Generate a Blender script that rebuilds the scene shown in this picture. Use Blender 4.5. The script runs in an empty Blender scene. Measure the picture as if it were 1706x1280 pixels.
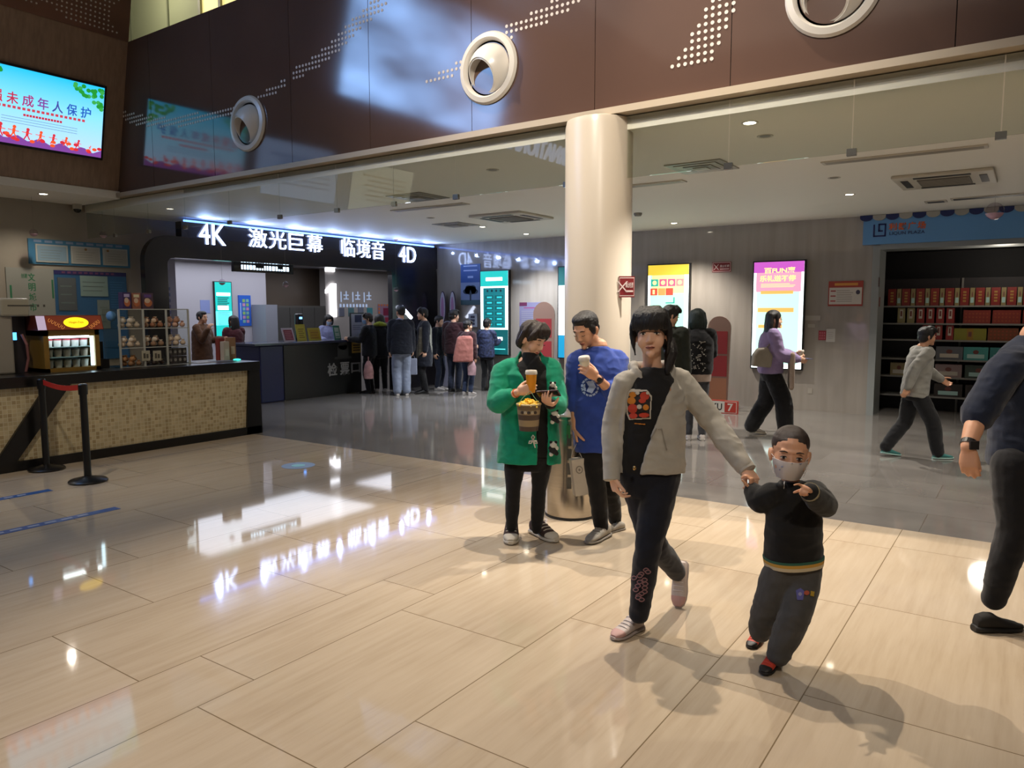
import bpy, bmesh, math, random
import numpy as np
from mathutils import Vector, Matrix, noise as mnoise
from mathutils.bvhtree import BVHTree

S = bpy.context.scene
COL = S.collection
PI = math.pi

# ------------------------------------------------------------------ camera
CAM_H = 1.6
FOC = 1246.0
def _cam():
    pi_, ro, ya = math.radians(5.592), math.radians(0.1), math.radians(34.794)
    cp, sp = math.cos(pi_), math.sin(pi_)
    F = np.array([0, cp, -sp]); Rt = np.array([1.0, 0, 0]); D = np.cross(F, Rt)
    R2 = math.cos(ro) * Rt + math.sin(ro) * D
    D2 = -math.sin(ro) * Rt + math.cos(ro) * D
    c, s = math.cos(ya), math.sin(ya)
    Z = np.array([[c, -s, 0], [s, c, 0], [0, 0, 1]])
    return Z @ R2, Z @ D2, Z @ F
CR, CD, CF = _cam()
CO = np.array([0, 0, CAM_H])
camd = bpy.data.cameras.new('camera')
cam = bpy.data.objects.new('camera', camd)
COL.objects.link(cam)
camd.sensor_fit = 'HORIZONTAL'; camd.sensor_width = 36.0
camd.lens = FOC / 1706.0 * 36.0
camd.clip_start = 0.05; camd.clip_end = 200
U, Fw = -CD, CF
cam.matrix_world = Matrix(((CR[0], U[0], -Fw[0], CO[0]), (CR[1], U[1], -Fw[1], CO[1]), (CR[2], U[2], -Fw[2], CO[2]), (0, 0, 0, 1)))
S.camera = cam

# ------------------------------------------------------------------ view, world, lights
S.view_settings.view_transform = 'Standard'
S.view_settings.look = 'None'
S.view_settings.exposure = 0.28
S.view_settings.gamma = 1.0
S.view_settings.use_curve_mapping = False
try:
    S.cycles.use_denoising = True
    S.cycles.max_bounces = 8
    S.cycles.transparent_max_bounces = 12
    S.cycles.sample_clamp_indirect = 4.0
except Exception:
    pass
W = bpy.data.worlds.new('world'); S.world = W
W.use_nodes = True
W.node_tree.nodes['Background'].inputs[0].default_value = (0.55, 0.5, 0.42, 1)
W.node_tree.nodes['Background'].inputs[1].default_value = 0.06

def lamp(kind, name, loc, power, color, target=None, size=0.3, size_y=None, angle=60, blend=0.4):
    d = bpy.data.lights.new(name, kind); o = bpy.data.objects.new(name, d); COL.objects.link(o)
    d.energy = power; d.color = color; o.location = loc
    if kind == 'AREA':
        d.shape = 'RECTANGLE' if size_y else 'SQUARE'; d.size = size
        if size_y: d.size_y = size_y
    else:
        d.shadow_soft_size = size
    if kind == 'SPOT':
        d.spot_size = math.radians(angle); d.spot_blend = blend
    if target is not None:
        v = Vector(target) - Vector(loc)
        o.rotation_euler = v.to_track_quat('-Z', 'Y').to_euler()
    return o
WARM = (1.0, 0.87, 0.71); WARM2 = (1.0, 0.9, 0.77); COOL = (0.62, 0.72, 1.0)
# the hall: soft ceiling light, spot lights by and onto the fascia, added fill spots
lamp('AREA', 'hall_ceiling_light', (-1.5, 0.5, 6.3), 48, WARM, (-1.5, 0.5, 0), 9, 7)
lamp('SPOT', 'hall_spot_a', (-2.75, 4.95, 5.7), 640, WARM, (-0.9, 3.2, 0), 0.03, angle=75, blend=0.7)
lamp('SPOT', 'hall_spot_b', (-5.3, 4.55, 5.7), 680, WARM, (-1.5, 3.3, 0), 0.03, angle=75, blend=0.7)
lamp('SPOT', 'front_fill_spot', (1.2, -1.0, 5.6), 400, WARM2, (-1.9, 4.6, 1.2), 0.12, angle=46, blend=0.8)  # added fill from the viewer's side, brightens the people
lamp('SPOT', 'hall_spot_d', (-1.8, 0.6, 6.2), 1250, WARM2, (-2.9, 5.4, 4.0), 0.2, angle=62, blend=1.0)

lamp('SPOT', 'counter_fill_spot', (-5.0, 0.8, 6.4), 420, WARM2, (-8.3, 4.2, 0.5), 0.15, angle=50, blend=0.9)  # added spot that brightens the snack counter front

# ------------------------------------------------------------------ pixel helpers (reference frame 1706 x 1280)
def ray(x, y): return CF + CR * (x - 853) / FOC + CD * (y - 640) / FOC
def at(x, y, d): return CO + ray(x, y) * d                     # point at depth d along the view axis
def fl(x, y, z=0.0):
    d = ray(x, y); return CO + d * (z - CAM_H) / d[2]
def onX(x, y, X):
    d = ray(x, y); return CO + d * X / d[0]
def onY(x, y, Y):
    d = ray(x, y); return CO + d * Y / d[1]
def depth(P): return float((np.array(P) - CO) @ CF)

# ------------------------------------------------------------------ materials
def lin(h):
    if isinstance(h, str):
        h = h.lstrip('#'); c = [int(h[i:i + 2], 16) / 255 for i in (0, 2, 4)]
    else:
        c = [v / 255 for v in h]
    return tuple((v / 12.92 if v <= 0.04045 else ((v + 0.055) / 1.055) ** 2.4) for v in c)
_M = {}
def M(name, col, rough=0.6, metal=0.0, spec=0.5, var=0.0, vscale=8.0, bump=0.0, bscale=60.0, emit=0.0, stretch=None, alpha=1.0, sheen=0.0):
    if name in _M: return _M[name]
    m = bpy.data.materials.new(name); m.use_nodes = True; _M[name] = m
    nt = m.node_tree; b = nt.nodes['Principled BSDF']
    c = lin(col)
    b.inputs['Base Color'].default_value = (*c, 1)
    b.inputs['Roughness'].default_value = rough
    b.inputs['Metallic'].default_value = metal
    b.inputs['Specular IOR Level'].default_value = spec
    if sheen: b.inputs['Sheen Weight'].default_value = sheen
    if alpha < 1: b.inputs['Alpha'].default_value = alpha
    if emit:
        b.inputs['Emission Color'].default_value = (*c, 1)
        b.inputs['Emission Strength'].default_value = emit
        b.inputs['Base Color'].default_value = (c[0] * .3, c[1] * .3, c[2] * .3, 1)
    if var or bump:
        tc = nt.nodes.new('ShaderNodeTexCoord')
        src = tc.outputs['Object']
        if stretch:
            mp = nt.nodes.new('ShaderNodeMapping'); mp.inputs['Scale'].default_value = stretch
            nt.links.new(src, mp.inputs[0]); src = mp.outputs[0]
        if var:
            n = nt.nodes.new('ShaderNodeTexNoise'); n.inputs['Scale'].default_value = vscale; n.inputs['Detail'].default_value = 5
            nt.links.new(src, n.inputs['Vector'])
            r = nt.nodes.new('ShaderNodeValToRGB')
            lo = tuple(max(0, v * (1 - var)) for v in c); hi = tuple(min(1, v * (1 + var)) for v in c)
            r.color_ramp.elements[0].color = (*lo, 1); r.color_ramp.elements[1].color = (*hi, 1)
            r.color_ramp.elements[0].position = .3; r.color_ramp.elements[1].position = .7
            nt.links.new(n.outputs[0], r.inputs[0])
            nt.links.new(r.outputs[0], b.inputs['Emission Color' if emit else 'Base Color'])
        if bump:
            n2 = nt.nodes.new('ShaderNodeTexNoise'); n2.inputs['Scale'].default_value = bscale; n2.inputs['Detail'].default_value = 4
            nt.links.new(src, n2.inputs['Vector'])
            bp = nt.nodes.new('ShaderNodeBump'); bp.inputs['Strength'].default_value = bump; bp.inputs['Distance'].default_value = .01
            nt.links.new(n2.outputs[0], bp.inputs['Height']); nt.links.new(bp.outputs[0], b.inputs['Normal'])
    return m
def E(name, col, s=1.0): return M(name, col, 0.5, emit=s)
def cloth(name, col, var=.12, rough=.85): return M(name, col, rough, spec=.25, var=var, vscale=14, bump=.25, bscale=420, sheen=.15)

def glass_mat(name, tint, ior=1.45, rough=0.02):
    if name in _M: return _M[name]
    m = bpy.data.materials.new(name); m.use_nodes = True; _M[name] = m
    nt = m.node_tree; nt.nodes.clear()
    out = nt.nodes.new('ShaderNodeOutputMaterial'); mix = nt.nodes.new('ShaderNodeMixShader')
    tr = nt.nodes.new('ShaderNodeBsdfTransparent'); gl = nt.nodes.new('ShaderNodeBsdfGlossy'); fr = nt.nodes.new('ShaderNodeFresnel')
    tr.inputs[0].default_value = (*lin(tint), 1); gl.inputs['Roughness'].default_value = rough; fr.inputs[0].default_value = ior
    ge = nt.nodes.new('ShaderNodeNewGeometry'); sb = nt.nodes.new('ShaderNodeMath'); sb.operation = 'SUBTRACT'; sb.inputs[0].default_value = 1; ml = nt.nodes.new('ShaderNodeMath'); ml.operation = 'MULTIPLY'   # the far face of a pane does not mirror
    nt.links.new(ge.outputs['Backfacing'], sb.inputs[1]); nt.links.new(sb.outputs[0], ml.inputs[0]); nt.links.new(fr.outputs[0], ml.inputs[1])
    nt.links.new(ml.outputs[0], mix.inputs[0]); nt.links.new(tr.outputs[0], mix.inputs[1]); nt.links.new(gl.outputs[0], mix.inputs[2])
    nt.links.new(mix.outputs[0], out.inputs[0])
    return m

def nodes_of(m):
    nt = m.node_tree
    def N(t, **kw):
        n = nt.nodes.new(t)
        for k, v in kw.items():
            if k in n.bl_rna.properties: setattr(n, k, v)
        return n
    return nt, N, nt.links.new, nt.nodes['Principled BSDF']

# ------------------------------------------------------------------ frames and mesh builder
class Fr:
    def __init__(s, o, u, v, n): s.o, s.u, s.v, s.n = [np.array(q, float) for q in (o, u, v, n)]
    def pt(s, a, b, c=0.0): return s.o + s.u * a + s.v * b + s.n * c
    def sub(s, a, b, c=0.0): return Fr(s.pt(a, b, c), s.u, s.v, s.n)
def frX(x0, y0, x1, y1, X, off=0.0):     # board on a wall X = const that faces +X, from pixel corners top-left, bottom-right
    a, b = onX(x0, y0, X), onX(x1, y1, X)
    return Fr((X + off, a[1], b[2]), (0, 1, 0), (0, 0, 1), (1, 0, 0)), b[1] - a[1], a[2] - b[2]
def frY(x0, y0, x1, y1, Y, off=0.0):     # board on a wall Y = const that faces -Y
    a, b = onY(x0, y0, Y), onY(x1, y1, Y)
    return Fr((a[0], Y - off, b[2]), (1, 0, 0), (0, 0, 1), (0, -1, 0)), b[0] - a[0], a[2] - b[2]

_TX = {}
def text_mesh(s, bold=0.0):
    if (s, bold) in _TX: return _TX[(s, bold)]
    cu = bpy.data.curves.new('t', 'FONT'); cu.body = s; cu.size = 1; cu.extrude = 0.02; cu.offset = bold; cu.resolution_u = 3
    o = bpy.data.objects.new('t', cu); COL.objects.link(o)
    dg = bpy.context.evaluated_depsgraph_get(); dg.update()
    me = bpy.data.meshes.new_from_object(o.evaluated_get(dg))
    V = np.array([v.co[:] for v in me.vertices]).reshape(-1, 3); F = [tuple(p.vertices) for p in me.polygons]
    bpy.data.objects.remove(o); bpy.data.curves.remove(cu); bpy.data.meshes.remove(me)
    _TX[(s, bold)] = (V, F); return V, F

def wl(o):
    p = np.zeros(3)
    while o is not None:
        p = p + np.array(o.location[:]); o = o.parent
    return p

class MB:
    def __init__(s): s.V = []; s.F = []; s.I = []; s.mats = []
    def mi(s, m):
        if m not in s.mats: s.mats.append(m)
        return s.mats.index(m)
    def add(s, V, F, m):
        k = len(s.V); i = s.mi(m)
        s.V += [tuple(map(float, v)) for v in V]
        for f in F: s.F.append(tuple(k + q for q in f)); s.I.append(i)
    def box(s, a, b, m, fr=None):
        (x0, y0, z0), (x1, y1, z1) = a, b
        V = [(x, y, z) for z in (z0, z1) for y in (y0, y1) for x in (x0, x1)]
        if fr: V = [fr.pt(*v) for v in V]
        s.add(V, [(0, 2, 3, 1), (4, 5, 7, 6), (0, 1, 5, 4), (2, 6, 7, 3), (0, 4, 6, 2), (1, 3, 7, 5)], m); return s
    def quad(s, P, m): s.add(P, [tuple(range(len(P)))], m); return s
    def tube(s, pts, r, m, n=12, cap=True):
        pts = [np.array(p, float) for p in pts]; R = r if isinstance(r, (list, tuple)) else [r] * len(pts)
        V = []; F = []; prev = None
        for i, p in enumerate(pts):
            d = pts[min(i + 1, len(pts) - 1)] - pts[max(i - 1, 0)]; d = d / (np.linalg.norm(d) + 1e-9)
            if prev is None:
                a = np.cross(d, [0, 0, 1.0] if abs(d[2]) < .9 else [1.0, 0, 0])
            else:
                a = prev - d * (prev @ d)
            a = a / (np.linalg.norm(a) + 1e-9); prev = a; b = np.cross(d, a)
            for k in range(n):
                t = 2 * PI * k / n; V.append(p + R[i] * (a * math.cos(t) + b * math.sin(t)))
        for i in range(len(pts) - 1):
            for k in range(n):
                k2 = (k + 1) % n; F.append((i * n + k, i * n + k2, (i + 1) * n + k2, (i + 1) * n + k))
        if cap: F.append(tuple(range(n - 1, -1, -1))); F.append(tuple((len(pts) - 1) * n + k for k in range(n)))
        s.add(V, F, m); return s
    def cyl(s, a, b, r, m, n=20, r2=None): return s.tube([a, b], [r, r if r2 is None else r2], m, n)
    def lathe(s, prof, o, m, n=28, u=(1, 0, 0), v=(0, 1, 0), w=(0, 0, 1), cap=False):
        o, u, v, w = [np.array(q, float) for q in (o, u, v, w)]
        V = []; F = []
        for r, z in prof:
            for k in range(n):
                t = 2 * PI * k / n; V.append(o + u * r * math.cos(t) + v * r * math.sin(t) + w * z)
        for i in range(len(prof) - 1):
            for k in range(n):
                k2 = (k + 1) % n; F.append((i * n + k, i * n + k2, (i + 1) * n + k2, (i + 1) * n + k))
        if cap: F.append(tuple(range(n - 1, -1, -1))); F.append(tuple((len(prof) - 1) * n + k for k in range(n)))
        s.add(V, F, m); return s
    def prism(s, poly, fr, c0, c1, m):
        n = len(poly); V = [fr.pt(a, b, c0) for a, b in poly] + [fr.pt(a, b, c1) for a, b in poly]
        F = [tuple(range(n - 1, -1, -1)), tuple(range(n, 2 * n))] + [(i, (i + 1) % n, n + (i + 1) % n, n + i) for i in range(n)]
        s.add(V, F, m); return s
    def disc(s, fr, a, b, ra, rb, c0, c1, m, n=24):
        return s.prism([(a + ra * math.cos(2 * PI * k / n), b + rb * math.sin(2 * PI * k / n)) for k in range(n)], fr, c0, c1, m)
    def text(s, t, fr, a, b, w, h, m, c=0.004, th=0.004, bold=0.0, keep=False):
        V, F = text_mesh(t, bold)
        if len(V) == 0: return s
        lo, hi = V.min(0), V.max(0); sx = w / (hi[0] - lo[0]); sy = h / (hi[1] - lo[1])
        if keep: sx = sy = min(sx, sy)
        ca, cb = a, b
        P = [fr.pt(ca + (v[0] - (lo[0] + hi[0]) / 2) * sx, cb + (v[1] - (lo[1] + hi[1]) / 2) * sy, c + (v[2] + .02) / .04 * th) for v in V]
        s.add(P, F, m); return s
    def ball(s, c, r, m, n=16):
        c = np.array(c, float); r = np.array(r if isinstance(r, (list, tuple)) else [r] * 3, float); V = []; F = []
        h = n // 2
        for i in range(h + 1):
            p = PI * i / h
            for k in range(n):
                t = 2 * PI * k / n; V.append(c + r * np.array([math.sin(p) * math.cos(t), math.sin(p) * math.sin(t), math.cos(p)]))
        for i in range(h):
            for k in range(n):
                k2 = (k + 1) % n; F.append((i * n + k, (i + 1) * n + k, (i + 1) * n + k2, i * n + k2))
        s.add(V, F, m); return s
    def build(s, name, parent=None, smooth=False, origin=None, bevel=0.0):
        V = np.array(s.V)
        me = bpy.data.meshes.new(name); o = bpy.data.objects.new(name, me); COL.objects.link(o)
        if parent is not None:
            o.parent = parent; off = wl(parent)
        else:
            lo, hi = V.min(0), V.max(0)
            off = np.array(origin if origin is not None else ((lo[0] + hi[0]) / 2, (lo[1] + hi[1]) / 2, lo[2])); o.location = off
        me.from_pydata([tuple(v) for v in (V - off)], [], s.F)
        for m in s.mats: me.materials.append(m)
        me.polygons.foreach_set('material_index', s.I)
        if smooth: me.polygons.foreach_set('use_smooth', [True] * len(s.F))
        me.validate(); me.update()
        bm = bmesh.new(); bm.from_mesh(me); bmesh.ops.recalc_face_normals(bm, faces=bm.faces); bm.to_mesh(me); bm.free()
        if smooth and hasattr(me, 'set_sharp_from_angle'):
            me.set_sharp_from_angle(angle=math.radians(40))
        if bevel:
            md = o.modifiers.new('bevel', 'BEVEL'); md.width = bevel; md.segments = 2; md.limit_method = 'ANGLE'
        return o

def tag(o, label, cat, group=None):
    o['label'] = label; o['category'] = cat
    if group: o['group'] = group
    return o
def struct(o, label=None):
    o['kind'] = 'structure'
    if label: o['label'] = label
    return o
def thing(name, label, cat, loc=(0, 0, 0), group=None):
    o = bpy.data.objects.new(name, None); COL.objects.link(o); o.location = tuple(map(float, loc)); o.empty_display_size = .1
    return tag(o, label, cat, group)
def dup(root, loc, label=None, rz=None, group=None):
    def cp(o, par):
        c = o.copy(); COL.objects.link(c)
        if par is not None: c.parent = par
        for ch in list(o.children): cp(ch, c)
        return c
    r = cp(root, None); r.location = tuple(map(float, loc))
    if rz is not None: r.rotation_euler = (0, 0, rz)
    if label: r['label'] = label
    if group: r['group'] = group
    return r
# ================================================================== SETTING
YF = 5.4          # fascia plane
YW = 12.45        # grey wall
XL = -11.23       # left wall
XP = -10.6        # portal front
ZC = 3.01         # inner ceiling
ZH = 7.6          # hall ceiling
ORD = ['first', 'second', 'third', 'fourth', 'fifth', 'sixth', 'seventh', 'eighth', 'ninth', 'tenth', 'eleventh', 'twelfth',
       'thirteenth', 'fourteenth', 'fifteenth', 'sixteenth', 'seventeenth', 'eighteenth']

def floor_light():
    m = M('floor_light', 'd8c4a6', 0.1); nt, N, L, b = nodes_of(m)
    b.inputs['Specular IOR Level'].default_value = .6
    def mth(op, a, c=None):
        n = N('ShaderNodeMath'); n.operation = op
        for i, q in enumerate((a, c)):
            if q is None: continue
            if isinstance(q, (int, float)): n.inputs[i].default_value = q
            else: L(q, n.inputs[i])
        return n.outputs[0]
    ge = N('ShaderNodeNewGeometry'); sp = N('ShaderNodeSeparateXYZ'); L(ge.outputs['Position'], sp.inputs[0])
    X, Y = sp.outputs[0], sp.outputs[1]
    x = mth('ADD', X, 43.105); a = mth('MODULO', x, 2.0)
    d = mth('MINIMUM', mth('MINIMUM', a, mth('ABSOLUTE', mth('SUBTRACT', a, .4))), mth('MINIMUM', mth('ABSOLUTE', mth('SUBTRACT', a, 1.2)), mth('SUBTRACT', 2.0, a)))
    sid = mth('ADD', mth('MULTIPLY', mth('FLOOR', mth('DIVIDE', x, 2.0)), 3.0), mth('ADD', mth('GREATER_THAN', a, .4), mth('GREATER_THAN', a, 1.2)))
    wn = N('ShaderNodeTexWhiteNoise'); wn.noise_dimensions = '1D'; L(sid, wn.inputs['W'])
    y = mth('ADD', mth('ADD', Y, 40.0), mth('MULTIPLY', wn.outputs[0], 1.2))
    yb = mth('MODULO', y, 1.2); dy = mth('MINIMUM', yb, mth('SUBTRACT', 1.2, yb))
    joint = mth('LESS_THAN', mth('MINIMUM', d, dy), .0026)
    w2 = N('ShaderNodeTexWhiteNoise'); w2.noise_dimensions = '2D'
    cv = N('ShaderNodeCombineXYZ'); L(sid, cv.inputs[0]); L(mth('FLOOR', mth('DIVIDE', y, 1.2)), cv.inputs[1]); L(cv.outputs[0], w2.inputs['Vector'])
    gv = N('ShaderNodeCombineXYZ'); L(mth('MULTIPLY', X, 26.0), gv.inputs[0]); L(mth('MULTIPLY', Y, 1.6), gv.inputs[1]); L(mth('MULTIPLY', w2.outputs[0], 40.0), gv.inputs[2])
    nz = N('ShaderNodeTexNoise'); nz.inputs['Scale'].default_value = 1.0; nz.inputs['Detail'].default_value = 6; nz.inputs['Roughness'].default_value = .62; L(gv.outputs[0], nz.inputs['Vector'])
    g2 = N('ShaderNodeCombineXYZ'); L(mth('MULTIPLY', X, 3.0), g2.inputs[0]); L(mth('MULTIPLY', Y, 1.2), g2.inputs[1]); L(mth('MULTIPLY', w2.outputs[0], 20.0), g2.inputs[2])
    n3 = N('ShaderNodeTexNoise'); n3.inputs['Scale'].default_value = 1.2; n3.inputs['Detail'].default_value = 3; L(g2.outputs[0], n3.inputs['Vector'])
    tot = mth('ADD', mth('MULTIPLY', nz.outputs[0], .5), mth('ADD', mth('MULTIPLY', n3.outputs[0], .3), mth('MULTIPLY', w2.outputs[0], .08)))
    r = N('ShaderNodeValToRGB'); r.color_ramp.elements[0].position = .18; r.color_ramp.elements[1].position = .66
    r.color_ramp.elements[0].color = (*lin('ad987e'), 1); r.color_ramp.elements[1].color = (*lin('ccbaa2'), 1)
    e = r.color_ramp.elements.new(.42); e.color = (*lin('c1ae95'), 1)
    L(tot, r.inputs[0])
    mx = N('ShaderNodeMix'); mx.data_type = 'RGBA'; L(joint, mx.inputs[0]); L(r.outputs[0], mx.inputs[6]); mx.inputs[7].default_value = (*lin('7d6a50'), 1)
    L(mx.outputs[2], b.inputs['Base Color'])
    rr = N('ShaderNodeMapRange'); L(nz.outputs[0], rr.inputs[0]); rr.inputs[3].default_value = .03; rr.inputs[4].default_value = .075
    L(rr.outputs[0], b.inputs['Roughness'])
    return m
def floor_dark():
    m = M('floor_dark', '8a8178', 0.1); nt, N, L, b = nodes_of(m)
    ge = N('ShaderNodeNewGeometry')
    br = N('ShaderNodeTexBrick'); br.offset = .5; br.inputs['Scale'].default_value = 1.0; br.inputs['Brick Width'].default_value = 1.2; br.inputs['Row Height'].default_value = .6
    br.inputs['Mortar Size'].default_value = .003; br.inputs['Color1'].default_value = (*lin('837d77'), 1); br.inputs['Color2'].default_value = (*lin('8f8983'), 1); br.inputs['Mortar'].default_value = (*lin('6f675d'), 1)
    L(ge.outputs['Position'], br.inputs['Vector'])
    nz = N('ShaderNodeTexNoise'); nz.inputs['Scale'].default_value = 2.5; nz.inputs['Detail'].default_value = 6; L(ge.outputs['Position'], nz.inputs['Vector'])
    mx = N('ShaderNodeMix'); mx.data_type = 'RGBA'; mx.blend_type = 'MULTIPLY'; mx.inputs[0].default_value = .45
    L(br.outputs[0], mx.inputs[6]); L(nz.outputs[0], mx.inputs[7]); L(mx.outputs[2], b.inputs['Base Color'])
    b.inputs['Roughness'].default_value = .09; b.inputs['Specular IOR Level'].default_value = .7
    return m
struct(MB().box((-16, -9, -.2), (6, 6.02, 0), floor_light()).build('floor'), 'pale beige polished stone-look tile floor of the hall')
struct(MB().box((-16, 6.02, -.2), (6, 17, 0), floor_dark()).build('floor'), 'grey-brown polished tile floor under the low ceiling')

# grey wall with the shop opening
grey = M('grey_wall', '9b938a', 0.06, spec=1.0, var=.10, vscale=2.2, stretch=(3.5, 3.5, .35))
mb = MB(); mb.box((-10.62, YW, 0), (-2.01, YW + .3, ZC), grey); mb.box((-2.01, YW, 2.55), (2.6, YW + .3, ZC), grey); mb.box((2.6, YW, 0), (6, YW + .3, ZC), grey)
struct(mb.build('wall_back'), 'grey stone-look wall with poster boxes')
leftm = M('left_wall', '92897b', 0.5, var=.06, vscale=2)
struct(MB().box((XL - .2, -9, 0), (XL, 6.42, 3.12), leftm).box((XL - .2, 6.42, 2.72), (XL, 17, 3.12), leftm).build('wall_left'), 'grey-brown wall behind the snack counter')
white = M('ceiling_white', 'e4dfd2', 0.7)
struct(MB().box((XL - .2, YF + .06, ZC), (6, YW + .4, ZC + .1), white).build('ceiling'), 'low white ceiling behind the hanging glass')
struct(MB().box((XL - .2, -9, 3.1), (-10.15, YF, 3.2), white).build('ceiling'), 'white soffit above the snack counter')
hallm = M('hall_white', 'b9b2a2', 0.8)
struct(MB().box((-11, -9, ZH), (6, 5.4, ZH + .1), hallm).build('ceiling'), 'high ceiling of the hall')
struct(MB().box((-16, -9.2, 0), (6, -9, ZH), M('hall_wall', 'a89c88', 0.7)).build('wall_front'), 'wall behind the viewer')
struct(MB().box((6, -9, 0), (6.2, 17, ZH), M('hall_wall', 'a89c88', 0.7)).build('wall_right'), 'right wall of the hall')

# leaning timber wall with screens
WFR = Fr((-10.2, 0, 3.12), (0, 1, 0), (.2222, 0, .975), (.975, 0, -.2222))
def onW(x, y):
    d = ray(x, y); t = ((WFR.o - CO) @ WFR.n) / (d @ WFR.n); q = CO + d * t - WFR.o; return q @ WFR.u, q @ WFR.v
wood = M('timber', '957a64', 0.42, var=.16, vscale=3.0, stretch=(9, 9, .5))
brown = M('brown_panel', '59443b', 0.09, spec=1.0, var=.05, vscale=1.5)
dotm = M('perforation', 'cfc4ba', 0.45)
struct(MB().box((-9, 0, -.15), (YF, 1.98, 0), wood, WFR).build('wall_timber'), 'leaning timber-clad wall that carries the screens')
mb = MB(); mb.box((-9, 1.98, -.15), (YF, 4.55, .015), M('brown_band', '7c5542', 0.35, var=.25, vscale=1.2), WFR)
for i in range(46):
    for j in range(22):
        a, b2 = 5.3 - i * .055, 2.05 + j * .055
        if mnoise.noise(Vector((a * 1.7, b2 * 2.0, 3.1))) > -.12: mb.disc(WFR, a, b2, .011, .011, .015, .019, dotm, 8)
struct(mb.build('wall_upper_left'), 'perforated brown panel above the timber wall')

# big brown fascia with seams and perforations
mb = MB()
seams = [-10.7, -9.3, -8.0, -6.61, -5.44, -4.18, -2.95, -1.86, -.48, .8, 2.1, 3.4, 4.7, 6.0]
for a, b2 in zip(seams[:-1], seams[1:]):
    mb.box((a + .003, YF, 3.17), (b2 - .003, YF + .05, 5.05), brown)
mb.box((-10.7, YF + .02, 3.17), (6, YF + .14, 5.04), M('panel_back', '2a1c18', .6))
def inpoly(p, poly):
    c = False; n = len(poly)
    for i in range(n):
        (x1, y1), (x2, y2) = poly[i], poly[(i + 1) % n]
        if (y1 > p[1]) != (y2 > p[1]) and p[0] < (x2 - x1) * (p[1] - y1) / (y2 - y1) + x1: c = not c
    return c
ff = Fr((0, YF, 0), (1, 0, 0), (0, 0, 1), (0, -1, 0))
bands = [[(203, 184), (229, 189), (262, 196), (300, 194), (350, 184), (394, 175), (394, 190), (350, 200), (300, 211), (262, 212), (220, 208), (203, 196)],
         [(428, 157), (452, 147), (478, 128), (479, 140), (452, 160), (428, 170)],
         [(484, 118), (514, 100), (556, 66), (577, 42), (612, 10), (622, 0), (648, 0), (640, 16), (606, 42), (584, 68), (558, 92), (520, 120), (486, 134)],
         [(706, 134), (724, 124), (752, 108), (770, 96), (772, 116), (752, 130), (706, 141)],
         [(838, 46), (862, 36), (890, 16), (922, 0), (966, 0), (962, 8), (934, 28), (894, 46), (846, 66)],
         [(1119, 118), (1119, 101), (1144, 73), (1174, 14), (1184, -6), (1236, -6), (1230, 8), (1213, 44), (1196, 78), (1187, 106)]]
for bd in bands:
    P = [onY(x, y, YF) for x, y in bd]; P = [(p[0], p[2]) for p in P]
    x0, x1 = min(p[0] for p in P), max(p[0] for p in P); z0, z1 = min(p[1] for p in P), max(p[1] for p in P)
    for i in range(int(x0 / .05) - 1, int(x1 / .05) + 2):
        for j in range(int(z0 / .05) - 1, int(z1 / .05) + 2):
            if inpoly((i * .05, j * .05), P): mb.disc(ff, i * .05, j * .05, .0145, .0145, 0, .003, dotm, 8)
struct(mb.build('wall_fascia'), 'glossy brown panelled fascia above the opening')
beam = M('beam', 'b3a48e', 0.35)
struct(MB().box((-10.3, YF - .05, 3.12), (6, YF + .14, 3.172), beam).build('trim_1'), 'pale metal beam along the foot of the fascia')
struct(MB().box((-10.9, YF + .14, 3.12), (6, YF + .2, 5.0), hallm).build('trim_2'))
# upper gallery seen above the fascia at the far left
gal = M('gallery_wall', '9aa084', 0.6)
mb = MB(); mb.box((-16, 7.5, 4.95), (6, 7.6, ZH), gal)
for x in (-13.4, -12.25, -11.35, -9.9): mb.box((x, 7.47, 4.95), (x + .03, 7.5, ZH), M('gallery_line', '767b66', .6))
struct(mb.build('wall_gallery'), 'pale green gallery wall above the fascia')
struct(MB().box((-16, YF + .2, 4.9), (6, 7.6, 4.95), gal).build('floor_gallery'))
mb = MB(); mb.box((-11.2, 7.44, 5.9), (-10.1, 7.49, 7.2), E('lit_window', 'f0dc8a', 1.0)); 
for x in (-11.25, -10.72, -10.1): mb.box((x, 7.40, 5.85), (x + .06, 7.47, 7.25), M('window_bar', '8a8a78', .5))
struct(mb.build('window_1'), 'lit yellow gallery window')
lamp('POINT', 'gallery_light', (-12.0, 6.6, 6.9), 45, (1, .9, .68), size=.15)

# round column
colm = M('column', 'c2b6a5', 0.3, spec=.5)
mb = MB(); mb.lathe([(.272, 0), (.272, 3.06), (.262, 3.11), (.2, 3.13)], (-2.96, 5.5, 0), colm, 48)
o = mb.build('column', smooth=True); struct(o, 'round cream column under the fascia')

# hanging glass screen, one pane at a time
gl = glass_mat('screen_glass', 'f1f4f0', 1.75, 0.015)
steel = M('steel', '9a9790', 0.25, 1.0)
gx = [-11.2, -10.45, -9.6, -8.76, -7.85, -6.93, -6.01, -5.2, -4.42, -3.24, -2.70, -1.88, -1.05, -.22, .6, 1.45, 2.3]
k = 0
for a, b2 in zip(gx[:-1], gx[1:]):
    if abs(a + 3.24) < .01: continue
    lab = ('%s hanging glass pane counted from the left wall' % ORD[k]) if a < -3 else ('%s hanging glass pane to the right of the column' % ORD[k - 9])
    o = MB().box((a + .004, YF + .06, 2.64), (b2 - .004, YF + .072, 3.12), gl).build('glass_pane')
    tag(o, lab, 'glass pane', 'hanging glass screen')
    c = MB(); c.box((b2 - .03, YF + .052, 2.62), (b2 + .03, YF + .08, 2.665), steel)
    c.build('clip', o); k += 1

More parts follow.
